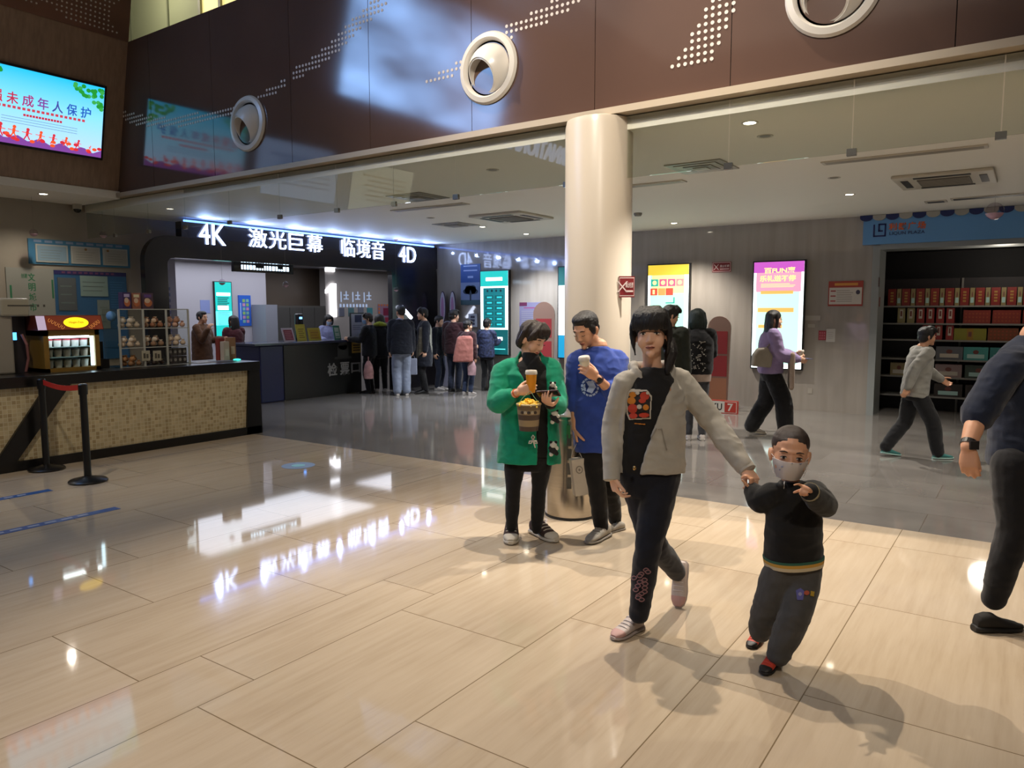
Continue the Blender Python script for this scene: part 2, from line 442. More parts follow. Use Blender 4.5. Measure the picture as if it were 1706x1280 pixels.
# jet nozzles on the fascia
nozw = M('nozzle_white', 'd0cac0', 0.25); nozd = M('nozzle_dark', '050505', 0.9, spec=.05)
for x, lab in ((-7.34, 'left round white air nozzle on the brown fascia, below the dotted line'), (-3.99, 'middle round white air nozzle on the brown fascia'), (-1.19, 'right round white air nozzle cut by the picture top')):
    c = np.array((x, YF, 3.69)); t = thing('air_nozzle', lab, 'air nozzle', (x, YF, 3.39), 'air nozzles on the fascia')
    w = (0, -1, 0); u = (1, 0, 0); v = (0, 0, 1)
    MB().lathe([(.215, .0), (.30, .0), (.305, .012), (.29, .035), (.25, .045), (.235, .03), (.225, -.02)], c, nozw, 48, u, v, w).build('flange', t, True)
    a = np.array((-.22, -.87, -.44)); a = a / np.linalg.norm(a)
    up = np.cross(a, (1, 0, 0)); up /= np.linalg.norm(up); sd = np.cross(up, a)
    prof = []
    R = .228
    for i in range(10, 29): 
        th = PI * i / 29 * 1.0
    prof = [(R * math.sin(q), R * math.cos(q)) for q in np.linspace(PI * .95, .76, 18)]
    prof += [(.152, .158), (.140, .165), (.136, .10), (.130, -.14)]
    MB().lathe(prof, c + np.array((0, .085, 0)), nozw, 40, sd, up, a).build('ball', t, True)
    mb = MB(); mb.disc(Fr(c + np.array((0, .085, 0)), sd, up, a), 0, 0,   .134, .134, -.15, -.14, nozd, 30); mb.build('throat', t)

# ------------------------------------------------------------------ ticket hall portal
blk = M('portal_black', '17141a', 0.18, spec=.6)
pf = Fr((0, 0, 0), (0, 1, 0), (0, 0, 1), (1, 0, 0))
def arc(cx, cy, r, a0, a1, n=8): return [(cx + r * math.cos(math.radians(a0 + (a1 - a0) * i / n)), cy + r * math.sin(math.radians(a0 + (a1 - a0) * i / n))) for i in range(n + 1)]
y0, y1, zt = 5.95, 12.43, 2.72
outer = [(y0, 0)] + arc(y0 + .38, zt - .38, .38, 180, 90) + arc(y1 - .38, zt - .38, .38, 90, 0) + [(y1, 0)]
inner = [(11.05, 0)] + arc(11.05 - .08, 2.4 - .08, .08, 0, 90, 4) + arc(6.3 + .1, 2.4 - .1, .1, 90, 180, 4) + [(6.3, 0)]
struct(MB().prism(outer + inner, pf, XP - .12, XP, blk).build('trim_3'), 'black rounded portal frame of the ticket hall')
struct(MB().box((XP - .16, 6.55, 2.5), (XP - .005, 12.45, 2.95), M('sign_black', '1c1c28', 0.25)).build('trim_4'), 'dark bulkhead behind the lit sign')
# ticket hall interior
inw = M('inner_wall', 'b9b4ba', 0.45); inb = M('inner_brown', '6f6052', 0.4)
mb = MB(); mb.box((-14.2, 6.0, 0), (-14, 10.6, 2.7), inw); struct(mb.build('wall_ticket_left'), 'pale wall inside the ticket hall')
struct(MB().box((-14.7, 10.6, 0), (-14.5, 12.9, 2.7), inb).build('wall_ticket_middle'), 'brown wall inside the ticket hall')
mb = MB(); mb.box((-14.2, 12.3, 0), (-14, 17, 2.7), M('inner_wall2', '9c9590', 0.3)); struct(mb.build('wall_ticket_right'), 'grey wall inside the ticket hall with the big number')
struct(MB().box((-14.7, 6.0, 0), (XL, 6.1, 2.7), inw).build('wall_ticket_side'))
struct(MB().box((-14.7, 5.9, 2.62), (XL, 17, 2.72), M('inner_ceiling', 'a8a6b0', 0.25)).build('ceiling_ticket'))
lamp('AREA', 'ticket_hall_light', (-12.6, 9.3, 2.58), 60, (.82, .87, 1.0), (-12.6, 9.3, 0), 2.4, 4.0)
lamp('AREA', 'ticket_hall_light_far', (-12.6, 13.5, 2.58), 20, (.85, .88, 1.0), (-12.6, 13.5, 0), 1.6, 2.0)
# pale strip at the left of the opening
t = MB().box((XP - .35, 6.31, 0), (XP - .3, 6.6, 2.4), M('lavender', '8d8aa3', 0.4)).build('banner_strip'); tag(t, 'pale lavender strip at the left edge of the ticket portal', 'banner')
mb = MB()
for i in range(9): mb.box((XP - .3, 6.38 + .02 * (i % 3), 1.2 + .09 * i), (XP - .296, 6.5, 1.25 + .09 * i), M('lav_mark', '5d5f88', .5))
mb.build('print', t)

# lit sign letters
sg = E('sign_white', 'b4caff', 7.5)
STRIP = MB().box((XP - .03, 6.6, 2.95), (XP - .006, 12.35, 2.98), E('strip_blue', '5f8cff', 5)); 
t = thing('illuminated_sign', 'lit white sign 4K 激光巨幕 临境音 4D above the ticket portal', 'sign', (XP, 9.3, 2.55))
sfr = Fr((XP, 0, 0), (0, 1, 0), (0, 0, 1), (1, 0, 0))
for s, ya, yb, za, zb in (('4K', 6.79, 7.25, 2.63, 2.95), ('激', 7.68, 8.03, 2.645, 2.94), ('光', 8.07, 8.42, 2.645, 2.94), ('巨', 8.48, 8.80, 2.65, 2.93), ('幕', 8.87, 9.22, 2.64, 2.94),
                          ('临', 9.67, 10.00, 2.61, 2.95), ('境', 10.05, 10.40, 2.61, 2.95), ('音', 10.44, 10.78, 2.60, 2.94), ('4D', 11.2, 11.69, 2.585, 2.90)):
    ya, yb, za, zb = ya * 1.0047, yb * 1.0047, 1.6 + (za - 1.6) * 1.0047, 1.6 + (zb - 1.6) * 1.0047
    MB().text(s, sfr, (ya + yb) / 2, (za + zb) / 2, yb - ya, zb - za, sg, .012, .012, 0.0).build('letters' if s in ('4K', '4D') else 'character', t)

STRIP.build('light_strip', t)
for i in range(7): lamp('SPOT', 'sign_wash_fill', (XP + .06, 6.9 + .85 * i, 2.86), 26, (.36, .52, 1.0), (XP + .75, 6.9 + .85 * i, 3.01), .02, angle=150, blend=1.0)   # added spots for the cool glow on the ceiling by the sign
# LED ticker
t = thing('led_display', 'black scrolling LED ticker hung in the ticket portal', 'display', (XL + .02, 8.42, 2.28))
MB().box((XL + .02, 7.8, 2.27), (XL + .09, 9.05, 2.44), blk).build('housing', t, bevel=.006)
lf = Fr((XL + .09, 0, 0), (0, 1, 0), (0, 0, 1), (1, 0, 0)); mb = MB()
led = E('led_white', 'c9e6ff', 4.0)
random.seed(4)
y = 7.95
for i in range(17):
    w = random.choice((.03, .04, .05)); hgt = .03 if 4 < i < 8 or 12 < i < 15 else .075
    mb.box((y, 2.315, 0), (y + w, 2.315 + hgt, .003), led, lf); y += w + .022
mb.build('lit_dots', t)
for yy in (8.1, 8.75): MB().cyl((XL + .055, yy, 2.44), (XL + .055, yy, 2.62), .008, steel, 8).build('hanger', t)

def poster(name, label, fr, w, h, bg, cat='poster', frame=None, fw=.02, th=.025, group=None):
    mb = MB()
    if frame is not None:
        mb.box((-fw, -fw, 0), (w + fw, h + fw, th), frame, fr); mb.box((0, 0, th), (w, h, th + .002), bg, fr)
    else: mb.box((0, 0, 0), (w, h, th), bg, fr)
    o = mb.build(name, origin=fr.pt(w / 2, 0, 0)); tag(o, label, cat, group); return o
def lines(mb, fr, x0, x1, y0, y1, n, m, c, fill=.45, jag=.25):
    for i in range(n):
        hh = (y1 - y0) / n; b = y1 - (i + 1) * hh + hh * (1 - fill) / 2
        mb.box((x0, b, c), (x1 - random.random() * jag * (x1 - x0), b + hh * fill, c + .002), m, fr)

TEAL = E('teal_glow', '18c4bd', .9); TEALD = E('teal_deep', '0f6d72', .5); CY = E('cyan_glow', '62e6ee', 1.5); WG = E('white_glow', 'f2fffb', 2.4); DKT = M('dark_text', '0b2f38', .5)
framem = M('box_frame', '17181a', .35)
def lightbox(label, fr, w, h):
    return poster('light_box_poster', label, fr, w, h, WG, 'poster', framem, .02, .07)
# inside: teal poster, blue poster
fr, w, h = frX(355, 470, 386, 572, -14)
o = poster('light_box_poster', 'teal lit price poster on the pale wall inside the ticket hall', fr, w, h, TEAL, 'poster', framem, .015, .05)
mb = MB(); mb.box((.03, h * .78, .052), (w - .03, h * .83, .054), WG, fr); lines(mb, fr, .05, w - .04, h * .62, h * .76, 5, DKT, .052); mb.box((.05, h * .55, .052), (w - .08, h * .62, .055), WG, fr)
mb.box((0, h * .3, .0521), (w, h * .53, .0535), CY, fr); lines(mb, fr, .05, w - .05, h * .3, h * .52, 11, DKT, .054, .3); mb.build('print', o)
fr, w, h = frX(396, 492, 418, 543, -14)
o = poster('poster', 'blue poster with two columns of pictures inside the ticket hall', fr, w, h, M('poster_blue', '2b62c8', .4))
mb = MB()
for i in range(6):
    for j in range(2): mb.box((w * (.3 + .3 * j), h * (.1 + .135 * i), .025), (w * (.52 + .3 * j), h * (.2 + .135 * i), .028), M('pb%d' % ((i + j) % 3), ('7fb6a8', 'c58fae', '8fb86a')[(i + j) % 3], .5), fr)
mb.box((w * .1, h * .2, .025), (w * .18, h * .75, .028), M('pb_white', 'a9c2ee', .5), fr); mb.build('print', o)
for (px0, py0, px1, py1, lab, c) in ((333, 500, 350, 522, 'small pale blue figure sticker on the wall behind the man in brown', '8a96c8'),):
    fr, w, h = frX(px0, py0, px1, py1, -14); o = poster('sticker', lab, fr, w, h, M('stk', c, .5), 'sticker', th=.006)
# big lit number 1
fr, w, h = frX(541, 472, 559, 528, -14)
mb = MB(); mb.prism([(w * .45, 0), (w, 0), (w, h), (w * .62, h), (0, h * .8), (0, h * .7), (w * .45, h * .76)], fr, 0, .05, E('num_white', 'f4f6ff', 4.0))
tag(mb.build('lit_number'), 'big lit white number 1 on the wall behind the ticket desk', 'sign')
fr, w, h = frX(541, 444, 556, 453, -14); tag(MB().box((0, 0, 0), (w, h, .04), E('num_white', 'f4f6ff', 4.0), fr).build('wall_lamp'), 'small lit white box above the big number 1', 'lamp')
# painted reflection of the lit sign as glowing bars + small frames
dm = E('pale_reflection', 'a9bbdc', .55)
fr, w, h = frX(562, 484, 622, 506, -14); mb = MB(); random.seed(8)
for a in (.08, .4, .72):
    mb.box((w * a, h * .1, .002), (w * (a + .03), h * .9, .005), dm, fr); mb.box((w * (a + .08), h * .6, .002), (w * (a + .22), h * .68, .005), dm, fr); mb.box((w * (a + .08), h * .3, .002), (w * (a + .22), h * .38, .005), dm, fr); mb.box((w * (a + .14), h * .3, .002), (w * (a + .17), h * .95, .005), dm, fr)
for i in range(9): mb.box((w * (.05 + .09 * i), -h * .3, .002), (w * (.1 + .09 * i), -h * .05, .005), dm, fr)
tag(mb.build('sign_reflection'), 'pale glowing line drawing right of the big number 1', 'wall graphic')
for i, (a, b_, c) in enumerate(((564, 513, '5f6270'), (580, 513, '4e6f74'), (596, 512, '6a6f7c'), (611, 513, '3e7f86'))):
    fr, w, h = frX(a, b_, a + 9, b_ + 14, -14); tag(MB().box((0, 0, 0), (w, h, .02), M('fr%d' % i, c, .4), fr).build('picture_frame'), '%s small picture frame from the left under the line drawing' % ORD[i], 'picture frame', 'small frames under the drawing')
# orange hazard-bordered red notice
fr, w, h = frX(629, 507, 661, 538, -14)
o = poster('notice', 'red notice with orange hazard border on the wall behind the queue', fr, w, h, M('notice_pale', '8d6f86', .5), 'notice')
mb = MB(); orn = M('hazard', 'c2703c', .5)
for i in range(7): mb.box((w * i / 7, h * .9, .025), (w * (i + .55) / 7, h, .028), orn, fr)
for i in range(3): mb.box((0, h * (.3 + .2 * i), .025), (w * .08, h * (.42 + .2 * i), .028), orn, fr)
mb.box((w * .25, h * .4, .025), (w, h * .8, .028), M('notice_red', '7d2440', .5), fr); mb.box((w * .3, h * .05, .025), (w, h * .3, .028), M('notice_red2', '92283e', .5), fr); mb.build('print', o)
# lockers
t = thing('locker_cabinet', 'grey locker cabinet standing against the brown wall', 'cabinet', (-13.7, 11.3, 0))
MB().box((-13.98, 10.2, 0), (-13.5, 10.5, 1.74), M('locker_side', '8e8f98', .4)).build('side', t)
MB().box((-13.98, 10.5, 0), (-13.55, 11.9, 1.72), M('locker_body', '55514c', .4)).build('body', t)
for i in range(4): 
    d = MB().box((-13.55, 10.52 + i * .345, .1), (-13.53, 10.85 + i * .345, 1.68), M('locker_door', '4d4a47', .35)).build('door', t)
    MB().box((-13.53, 10.8 + i * .345, .9), (-13.515, 10.82 + i * .345, 1.05), steel).build('handle', d)
# ------------------------------------------------------------------ ticket desk
XD = -10.95
t = thing('ticket_desk', 'dark ticket desk lettered 检票口 under the lit sign', 'desk', (XD - .3, 9.3, 0))
dk = M('desk_dark', '22221f', 0.3); db = M('desk_blue', '1a2152', 0.3)
MB().box((XD - .7, 8.62, 0), (XD, 10.5, 1.0), dk).build('body', t, bevel=.01)
MB().box((XD - .7, 8.12, 0), (XD - .001, 8.62, 1.0), db).build('end_panel', t, bevel=.02)
MB().box((XD - .78, 7.98, 1.0), (XD + .05, 10.56, 1.045), M('desk_top', '3a3c4e', .15)).build('desktop', t, bevel=.008)
dfr = Fr((XD, 0, 0), (0, 1, 0), (0, 0, 1), (1, 0, 0)); lm = M('desk_letter', '9a9894', .4)
mb = MB()
for s_, a in (('检', 9.74), ('票', 10.05), ('口', 10.34)): mb.text(s_, dfr, a, .49, .24, .25 if s_ != '口' else .2, lm, .002, .01, .02)
mb.build('lettering', t)
mb = MB(); dg = M('desk_emblem', '3d3d3a', .5)
mb.box((9.88, .72, 0), (10.16, .94, .006), dg, dfr); mb.disc(dfr, 10.02, .94, .12, .09, 0, .006, dg); mb.box((9.8, .68, 0), (10.24, .72, .006), dg, dfr)
mb.build('emblem', t)
mb = MB(); mb.box((10.25, .78, 0), (10.49, .99, .008), M('yellow_notice', 'a8863a', .5), dfr)
for i in range(3): mb.box((10.28, .82 + .05 * i, .008), (10.46, .845 + .05 * i, .01), M('dark_print', '3a2c10', .5), dfr)
o = mb.build('notice'); tag(o, 'small yellow notice stuck on the right end of the ticket desk', 'notice')
def stand_sign(label, px0, py0, px1, py1, X, bg, pr, lean=0.0, bands=5):
    a, b = onX(px0, py0, X), onX(px1, py1, X); w = b[1] - a[1]; h = a[2] - 1.045
    fr = Fr((X, a[1], 1.045), (0, 1, 0), (-.22, lean, 1), (1, 0, .22))
    o = MB().box((0, 0, 0), (w, h, .012), bg, fr).build('desk_sign', origin=fr.pt(w / 2, 0)); tag(o, label, 'sign', 'signs on the ticket desk')
    mb = MB(); mb.box((w * .12, h * .1, .012), (w * .88, h * .86, .014), pr[0], fr)
    for i in range(bands): mb.box((w * .2, h * (.18 + .62 * i / bands), .014), (w * (.8 - .1 * (i % 2)), h * (.24 + .62 * i / bands), .016), pr[1], fr)
    mb.build('print', o)
    MB().box((w * .2, 0, -.1), (w * .8, .01, 0), M('sign_foot', '8a8a90', .3), fr).build('foot', o)
stand_sign('red sign with white edge leaning on the ticket desk', 473, 547, 492, 570, -11.15, M('s_white', 'c8b8c4', .4), (M('s_red', '8c3848', .5), M('s_red2', 'b06a74', .5)), -.12)
stand_sign('tall yellow sign on the ticket desk', 495, 541, 511, 567, -11.2, M('s_yel', 'b9a935', .4), (M('s_yel2', 'c4b13a', .5), M('s_yel3', '8a7720', .5)))
stand_sign('wide yellow sign on the ticket desk', 514, 547, 535, 567, -11.2, M('s_yel', 'b9a935', .4), (M('s_yel4', 'b39120', .5), M('s_yel5', '94651c', .5)), 0, 3)
stand_sign('green framed sign on the ticket desk in front of the attendant', 557, 543, 568, 563, -11.1, M('s_green', '2e6f5c', .4), (M('s_pale', '9fb4a8', .5), M('s_green2', '3f7f6a', .5)), 0, 2)
# upright screen on the desk end
t = thing('notice_stand', 'upright white notice panel with black frame at the right end of the ticket desk', 'notice stand', (XD - .1, 10.2, 1.045))
fr, w, h = frX(583, 523, 607, 567, -11.0)
fr.o[2] = 1.05; h = onX(583, 523, -11.0)[2] - 1.05
MB().box((-.02, 0, 0), (w + .02, h + .02, .03), framem, fr).build('frame', t)
mb = MB(); mb.box((0, .02, .03), (w, h, .033), M('panel_white', 'b8bcd2', .4), fr); mb.build('panel', t)
mb = MB(); mb.box((w * .25, h * .66, .033), (w * .75, h * .95, .035), M('panel_pic', '3e4468', .5), fr); lines(mb, fr, w * .1, w * .8, h * .35, h * .58, 3, M('panel_txt', '6e7390', .5), .033, .3); mb.build('print', t)
# scanner tower with blue light on the desk
t = thing('ticket_scanner', 'black ticket scanner with a blue light standing on the desk', 'scanner', (-11.35, 9.05, 1.045))
p = onX(498, 530, -11.35)
MB().box((-11.4, p[1] - .06, 1.045), (-11.3, p[1] + .06, p[2] + .08), blk).build('body', t, bevel=.015)
MB().box((-11.3, p[1] - .03, p[2] - .02), (-11.295, p[1] + .03, p[2] + .02), E('scan_blue', '5aa0ff', 5)).build('light', t)
# bright tilted light sign near the doorway
t = thing('light_sign', 'bright tilted white light bar beside the head of the man in navy', 'lamp', onX(668, 512, -11.0))
mb = MB(); a, b = onX(669, 511, -10.54), onX(685, 530, -10.54); mb.cyl(a, b, .035, E('bar_white', 'dfe8ff', 9), 12); c = onX(672, 521, -10.54); mb.cyl(a * .45 + b * .55, c, .03, E('bar_white', 'dfe8ff', 9), 10); mb.build('tube', t)
MB().box((XP, a[1] + .02, a[2] - .25), (XP + .06, b[1] - .03, a[2] - .15), steel).build('bracket', t)

# ------------------------------------------------------------------ grey wall posters
fr, w, h = frY(804, 453, 850, 591, YW)
o = lightbox('tall teal lit menu board left of the woman in green', fr, w, h)
mb = MB(); z = .072
mb.box((0, h * .82, z), (w, h, z + .003), TEAL, fr); mb.box((0, 0, z), (w, h * .3, z + .003), TEALD, fr); mb.box((w * .1, h * .32, z), (w * .9, h * .8, z + .003), E('teal_mid', '0d8f97', .55), fr)
mb.box((w * .2, h * .885, z + .003), (w * .8, h * .925, z + .006), WG, fr); mb.box((w * .5, h * .17, z + .003), (w * .8, h * .21, z + .006), WG, fr); mb.box((w * .4, h * .06, z + .003), (w * .9, h * .07, z + .006), CY, fr)
for i in range(6):
    for j in range(2): mb.box((w * (.17 + .36 * j), h * (.34 + .065 * i), z + .003), (w * (.47 + .36 * j), h * (.385 + .065 * i), z + .005), TEALD, fr); mb.box((w * (.24 + .36 * j), h * (.352 + .065 * i), z + .005), (w * (.42 + .36 * j), h * (.372 + .065 * i), z + .007), E('teal_lite', '2fd2dc', .9), fr)
for j in range(4): mb.disc(fr, w * (.26 + .16 * j), h * .765, .025, .025, z + .003, z + .006, DKT, 12)
mb.build('print', o)
fr, w, h = frY(934, 446, 976, 597, YW)
o = lightbox('tall cyan lit poster half hidden behind the column', fr, w, h)
mb = MB(); mb.box((0, h * .8, z), (w, h, z + .003), TEALD, fr); mb.box((w * .25, h * .55, z), (w, h * .75, z + .003), TEAL, fr); mb.box((0, 0, z), (w, h * .25, z + .003), E('cyan_blue', '1e9fd0', .8), fr); mb.build('print', o)
fr, w, h = frY(1083, 443, 1147, 610, YW)
o = lightbox('yellow and mint lit poster with red tiles behind the girl', fr, w, h)
mb = MB(); rd = E('p_red', 'd8503c', .8); pk = E('p_pink', 'd85a86', .8); tl = E('p_teal', '27b09a', .8)
mb.box((0, h * .9, z), (w, h, z + .003), E('p_yellow', 'e2c33c', 1.0), fr); mb.box((w * .06, h * .05, z), (w * .9, h * .9, z + .002), E('p_mint', 'a9ecd2', 1.2), fr); mb.box((w * .1, h * .72, z + .001), (w * .9, h * .9, z + .003), E('p_cream', 'eedc94', 1.1), fr)
for i, (a, c) in enumerate(((.08, tl), (.29, pk), (.5, pk), (.7, E('p_salmon', 'e08a8a', .8)))): mb.box((w * a, h * .79, z + .003), (w * (a + .18), h * .86, z + .006), c, fr); mb.disc(fr, w * (a + .09), h * .825, .04, .04, z + .006, z + .008, E('p_cream', 'eedc94', 1.1), 14)
for a, c in ((.06, rd), (.26, E('p_gold', 'd9a25a', .8)), (.45, rd)): mb.box((w * a, h * .70, z + .003), (w * (a + .18), h * .77, z + .006), c, fr)
mb.box((w * .45, h * .62, z + .003), (w * .66, h * .63, z + .006), tl, fr); mb.box((w * .64, h * .62, z + .003), (w * .67, h * .68, z + .006), tl, fr); mb.text('1', fr, w * .15, h * .70 + .06, .04, .08, E('p_cream', 'eedc94', 1.1), z + .006, .002); mb.build('print', o)
fr, w, h = frY(1259, 438, 1336, 615, YW)
o = lightbox('pink and mint lit poster behind the woman in lilac', fr, w, h)
mb = MB(); mb.box((w * .0, h * .9, z), (w, h, z + .002), E('q_violet', 'c45ac0', 1.0), fr); mb.box((w * .05, h * .72, z), (w * .95, h * .9, z + .002), E('q_pink', 'e79ab4', 1.1), fr); mb.box((w * .07, h * .04, z), (w * .92, h * .72, z + .002), E('q_mint', 'b6eed4', 1.3), fr)
yl = E('q_yellow', 'ecd98a', 1.4); og = E('q_orange', 'e8b25e', 1.1)
mb.text('百FUN惠', fr, w * .52, h * .92, w * .62, h * .055, yl, z + .002, .003, .03); mb.text('乐礼送不停', fr, w * .48, h * .845, w * .72, h * .06, yl, z + .002, .003, .03)
lines(mb, fr, w * .15, w * .85, h * .76, h * .8, 3, yl, z + .002, .4); mb.box((w * .15, h * .70, z + .002), (w * .8, h * .73, z + .004), og, fr); mb.box((w * .1, h * .53, z + .002), (w * .82, h * .57, z + .004), og, fr); mb.box((w * .12, h * .38, z + .002), (w * .6, h * .41, z + .004), og, fr)
mb.build('print', o)
def nosmoke(label, fr, w, h):
    o = poster('no_smoking_sign', label, fr, w, h, M('sign_maroon', '7a1f22', .4), 'sign', th=.008)
    mb = MB(); wm = M('sign_white_print', 'd8c6c0', .5); mb.box((w * .03, h * .06, .008), (w * .97, h * .94, .0085), wm, fr); mb.box((w * .05, h * .1, .0085), (w * .95, h * .9, .009), M('sign_maroon', '7a1f22', .4), fr)
    cx, cy, q = w * .22, h * .5, h * .26
    for s_ in (1, -1):
        mb.prism([(cx - q, cy - s_ * q), (cx - q + .012, cy - s_ * q), (cx + q, cy + s_ * q), (cx + q - .012, cy + s_ * q)], fr, .009, .011, wm)
    mb.text('禁止吸烟', fr, w * .66, h * .58, w * .48, h * .26, wm, .009, .002, .02); mb.box((w * .42, h * .25, .009), (w * .9, h * .33, .011), wm, fr); mb.build('print', o)
fr, w, h = frY(1187, 437, 1218, 453, YW); nosmoke('maroon no smoking sign high on the grey wall between two lit posters', fr, w, h)
d_ = ray(1031, 478); o2 = CO[:2] - np.array((-2.96, 5.5)); qa, qb, qc = d_[:2] @ d_[:2], 2 * o2 @ d_[:2], o2 @ o2 - .272 ** 2
hit = CO + d_ * (-qb - math.sqrt(qb * qb - 4 * qa * qc)) / (2 * qa); sc_ = depth(hit) / FOC
fr = Fr((hit[0], hit[1], hit[2] - 17.5 * sc_), (CR[0], CR[1], 0), (0, 0, 1), (-CF[0], -CF[1], 0)); fr.u /= np.linalg.norm(fr.u); fr.n /= np.linalg.norm(fr.n)
nosmoke('maroon no smoking sign on the round column', fr, 26 * sc_, 35 * sc_)
fr, w, h = frY(1381, 469, 1437, 510, YW)
o = poster('notice_board', 'white notice with red border beside the shop entrance', fr, w, h, M('nb_red', '9c3a2e', .5), 'notice', th=.012)
mb = MB(); mb.box((w * .03, h * .07, .012), (w * .97, h * .74, .014), M('nb_white', 'c4bdb2', .5), fr); lines(mb, fr, w * .25, w * .75, h * .15, h * .66, 6, M('nb_txt', '9a958c', .5), .014, .35)
for i in range(3): mb.box((w * .07, h * (.18 + .2 * i), .014), (w * .22, h * (.23 + .2 * i), .016), M('nb_tag', 'a03a3a', .5), fr)
mb.box((w * .18, h * .82, .012), (w * .85, h * .92, .014), M('nb_gold', 'c98a3c', .5), fr); mb.disc(fr, w * .86, h * .55, .03, .035, .014, .016, M('nb_fig', '3e3a4c', .5), 14); mb.build('print', o)
for (a, b_, c, d, lab, col, nm) in ((1341, 526, 1367, 534, 'small white label strip above the papers beside the lit pink poster', 'a8a096', 'label_strip'), (1346, 540, 1358, 546, 'tiny pale tag under the label strip', 'a8a096', 'label_strip'), (1364, 551, 1376, 567, 'small red card on the grey wall beside the white sheet', '8e2c34', 'card'), (1377, 548, 1391, 570, 'white sheet on the grey wall right of the red card', 'b9b4ac', 'paper_sheet'), (1346, 647, 1353, 656, 'pale socket plate low on the grey wall', 'a39b90', 'socket_plate')):
    fr, w, h = frY(a, b_, c, d, YW); o = poster(nm, lab, fr, w, h, M('w' + col, col, .5), 'sign', th=.006)
    if nm == 'paper_sheet': mb = MB(); lines(mb, fr, w * .2, w * .8, h * .2, h * .8, 4, M('nb_txt', '9a958c', .5), .006, .2); mb.build('print', o)
    if nm == 'card':
        mb = MB()
        for i in range(3):
            for j in range(3): mb.box((w * (.12 + .28 * i), h * (.1 + .28 * j), .006), (w * (.3 + .28 * i), h * (.3 + .28 * j), .008), M('card2', 'b4606a', .5), fr)
        mb.build('print', o)
# blue tree poster and brochure holder
fr, w, h = frY(768, 441, 801, 508, YW)
o = poster('poster', 'blue poster with a round tree beside the teal menu board', fr, w, h, M('tp_blue', '34589c', .4), th=.012)
mb = MB(); mb.box((0, h * .12, .012), (w, h * .55, .013), M('tp_sky', '7f93ba', .5), fr); mb.box((0, 0, .012), (w, h * .12, .014), M('tp_ground', '3a5d68', .5), fr)
for a, b_, r in ((.5, .36, .3), (.3, .33, .18), (.7, .33, .18), (.42, .42, .18), (.6, .42, .18)): mb.disc(fr, w * a, h * b_, w * r, h * r * .36, .013, .016, M('tp_tree', '27374c', .6), 18)
mb.box((w * .46, h * .1, .013), (w * .54, h * .3, .015), M('tp_tree', '27374c', .6), fr)
for q in (.94, .83): mb.box((w * .15, h * q, .012), (w * .85, h * (q + .03), .014), M('tp_txt', 'aabfe6', .5), fr)
mb.box((w * .36, h * .66, .012), (w * .64, h * .71, .014), M('tp_txt', 'aabfe6', .5), fr); mb.build('print', o)
fr, w, h = frY(782, 523, 796, 545, YW)
o = poster('brochure_holder', 'small white holder of dark cards under the tree poster', fr, w, h, M('bh_white', 'b5bccb', .4), 'holder', th=.03)
mb = MB()
for i in range(3): mb.box((w * .25, h * (.15 + .26 * i), .03), (w * .75, h * (.33 + .26 * i), .034), M('bh_dark', '3c3f58', .5), fr)
mb.build('cards', o)
fr, w, h = frY(866, 504, 902, 545, YW)
o = poster('poster', 'pale purple notice poster behind the red standee board', fr, w, h, M('pp', '7a7896', .5), th=.012)
mb = MB(); mb.box((0, h * .85, .012), (w * .35, h, .014), M('pp2', '5c2244', .5), fr); mb.box((w * .2, h * .75, .012), (w, h * .8, .014), M('pp3', '8a4a78', .5), fr); lines(mb, fr, w * .1, w * .9, h * .1, h * .68, 7, M('pp4', '94929f', .5), .012, .3); mb.build('print', o)
# wall light spots with cyan gleam
# standee boards (plain stand-ins) and base sign
red1 = M('st_red', '8e2a2c', .5); tan1 = M('st_tan', '9a6a4e', .5); edge = M('st_edge', '86685a', .6)
def standee(label, pxc, ytop, ybot, hw, Y, blocks):
    c = onY(pxc, ytop, Y); b = onY(pxc, ybot, Y); H_ = c[2] - max(b[2], 0); z0 = max(b[2], 0)
    fr = Fr((c[0], Y, z0), (1, 0, 0), (0, 0, 1), (0, -1, 0))
    t = thing('standee_board', label, 'standee', (c[0], Y, z0))
    P = [(-hw * .8, 0), (hw * .8, 0)] + arc(0, H_ - hw, hw, 0, 180, 12)
    MB().prism(P, fr, -.02, 0, edge).build('board', t)
    mb = MB()
    for lo, hi, m in blocks: mb.box((-hw * .72, H_ * lo, 0), (hw * .72, H_ * hi, .003), m, fr)
    mb.build('colour_bands', t)
    MB().box((-.03, 0, -.3), (.03, H_ * .5, -.02), edge, fr).build('strut', t)
    return fr
standee('plain red and tan standee board beside the woman in the black jacket', 1199, 527, 683, .19, 11.75, ((.06, .34, tan1), (.36, .58, red1), (.6, .84, red1)))
standee('plain red and tan standee board behind the woman in green', 906, 503, 676, .24, 12.0, ((.06, .3, tan1), (.33, .58, red1), (.62, .82, red1)))
bs = onY(1231, 664, 11.45); bl = onY(1128, 664, 11.45)
fr = Fr((bl[0], 11.45, 0), (1, 0, 0), (0, 0, 1), (0, -1, 0)); w = bs[0] - bl[0]; h = .2
o = MB().box((0, 0, 0), (w, h, .06), M('bs_red', 'a83428', .4), fr).build('base_sign'); tag(o, 'low white sign lettered HOKU 7 with red edge on the floor by the standee', 'sign')
mb = MB(); mb.box((.012, .012, .06), (w - .012, h - .012, .062), M('bs_white', 'c9c4ba', .4), fr); mb.build('panel', o)
mb = MB(); mb.text('HOKU', fr, w - .42, h * .5, .36, h * .55, M('bs_txt', '22201e', .5), .062, .003, .02); mb.box((w - .2, .02, .062), (w - .02, h - .02, .064), M('bs_red', 'a83428', .4), fr); mb.text('7', fr, w - .11, h * .5, .085, h * .6, M('bs_white', 'c9c4ba', .4), .064, .003, .02); mb.build('lettering', o)
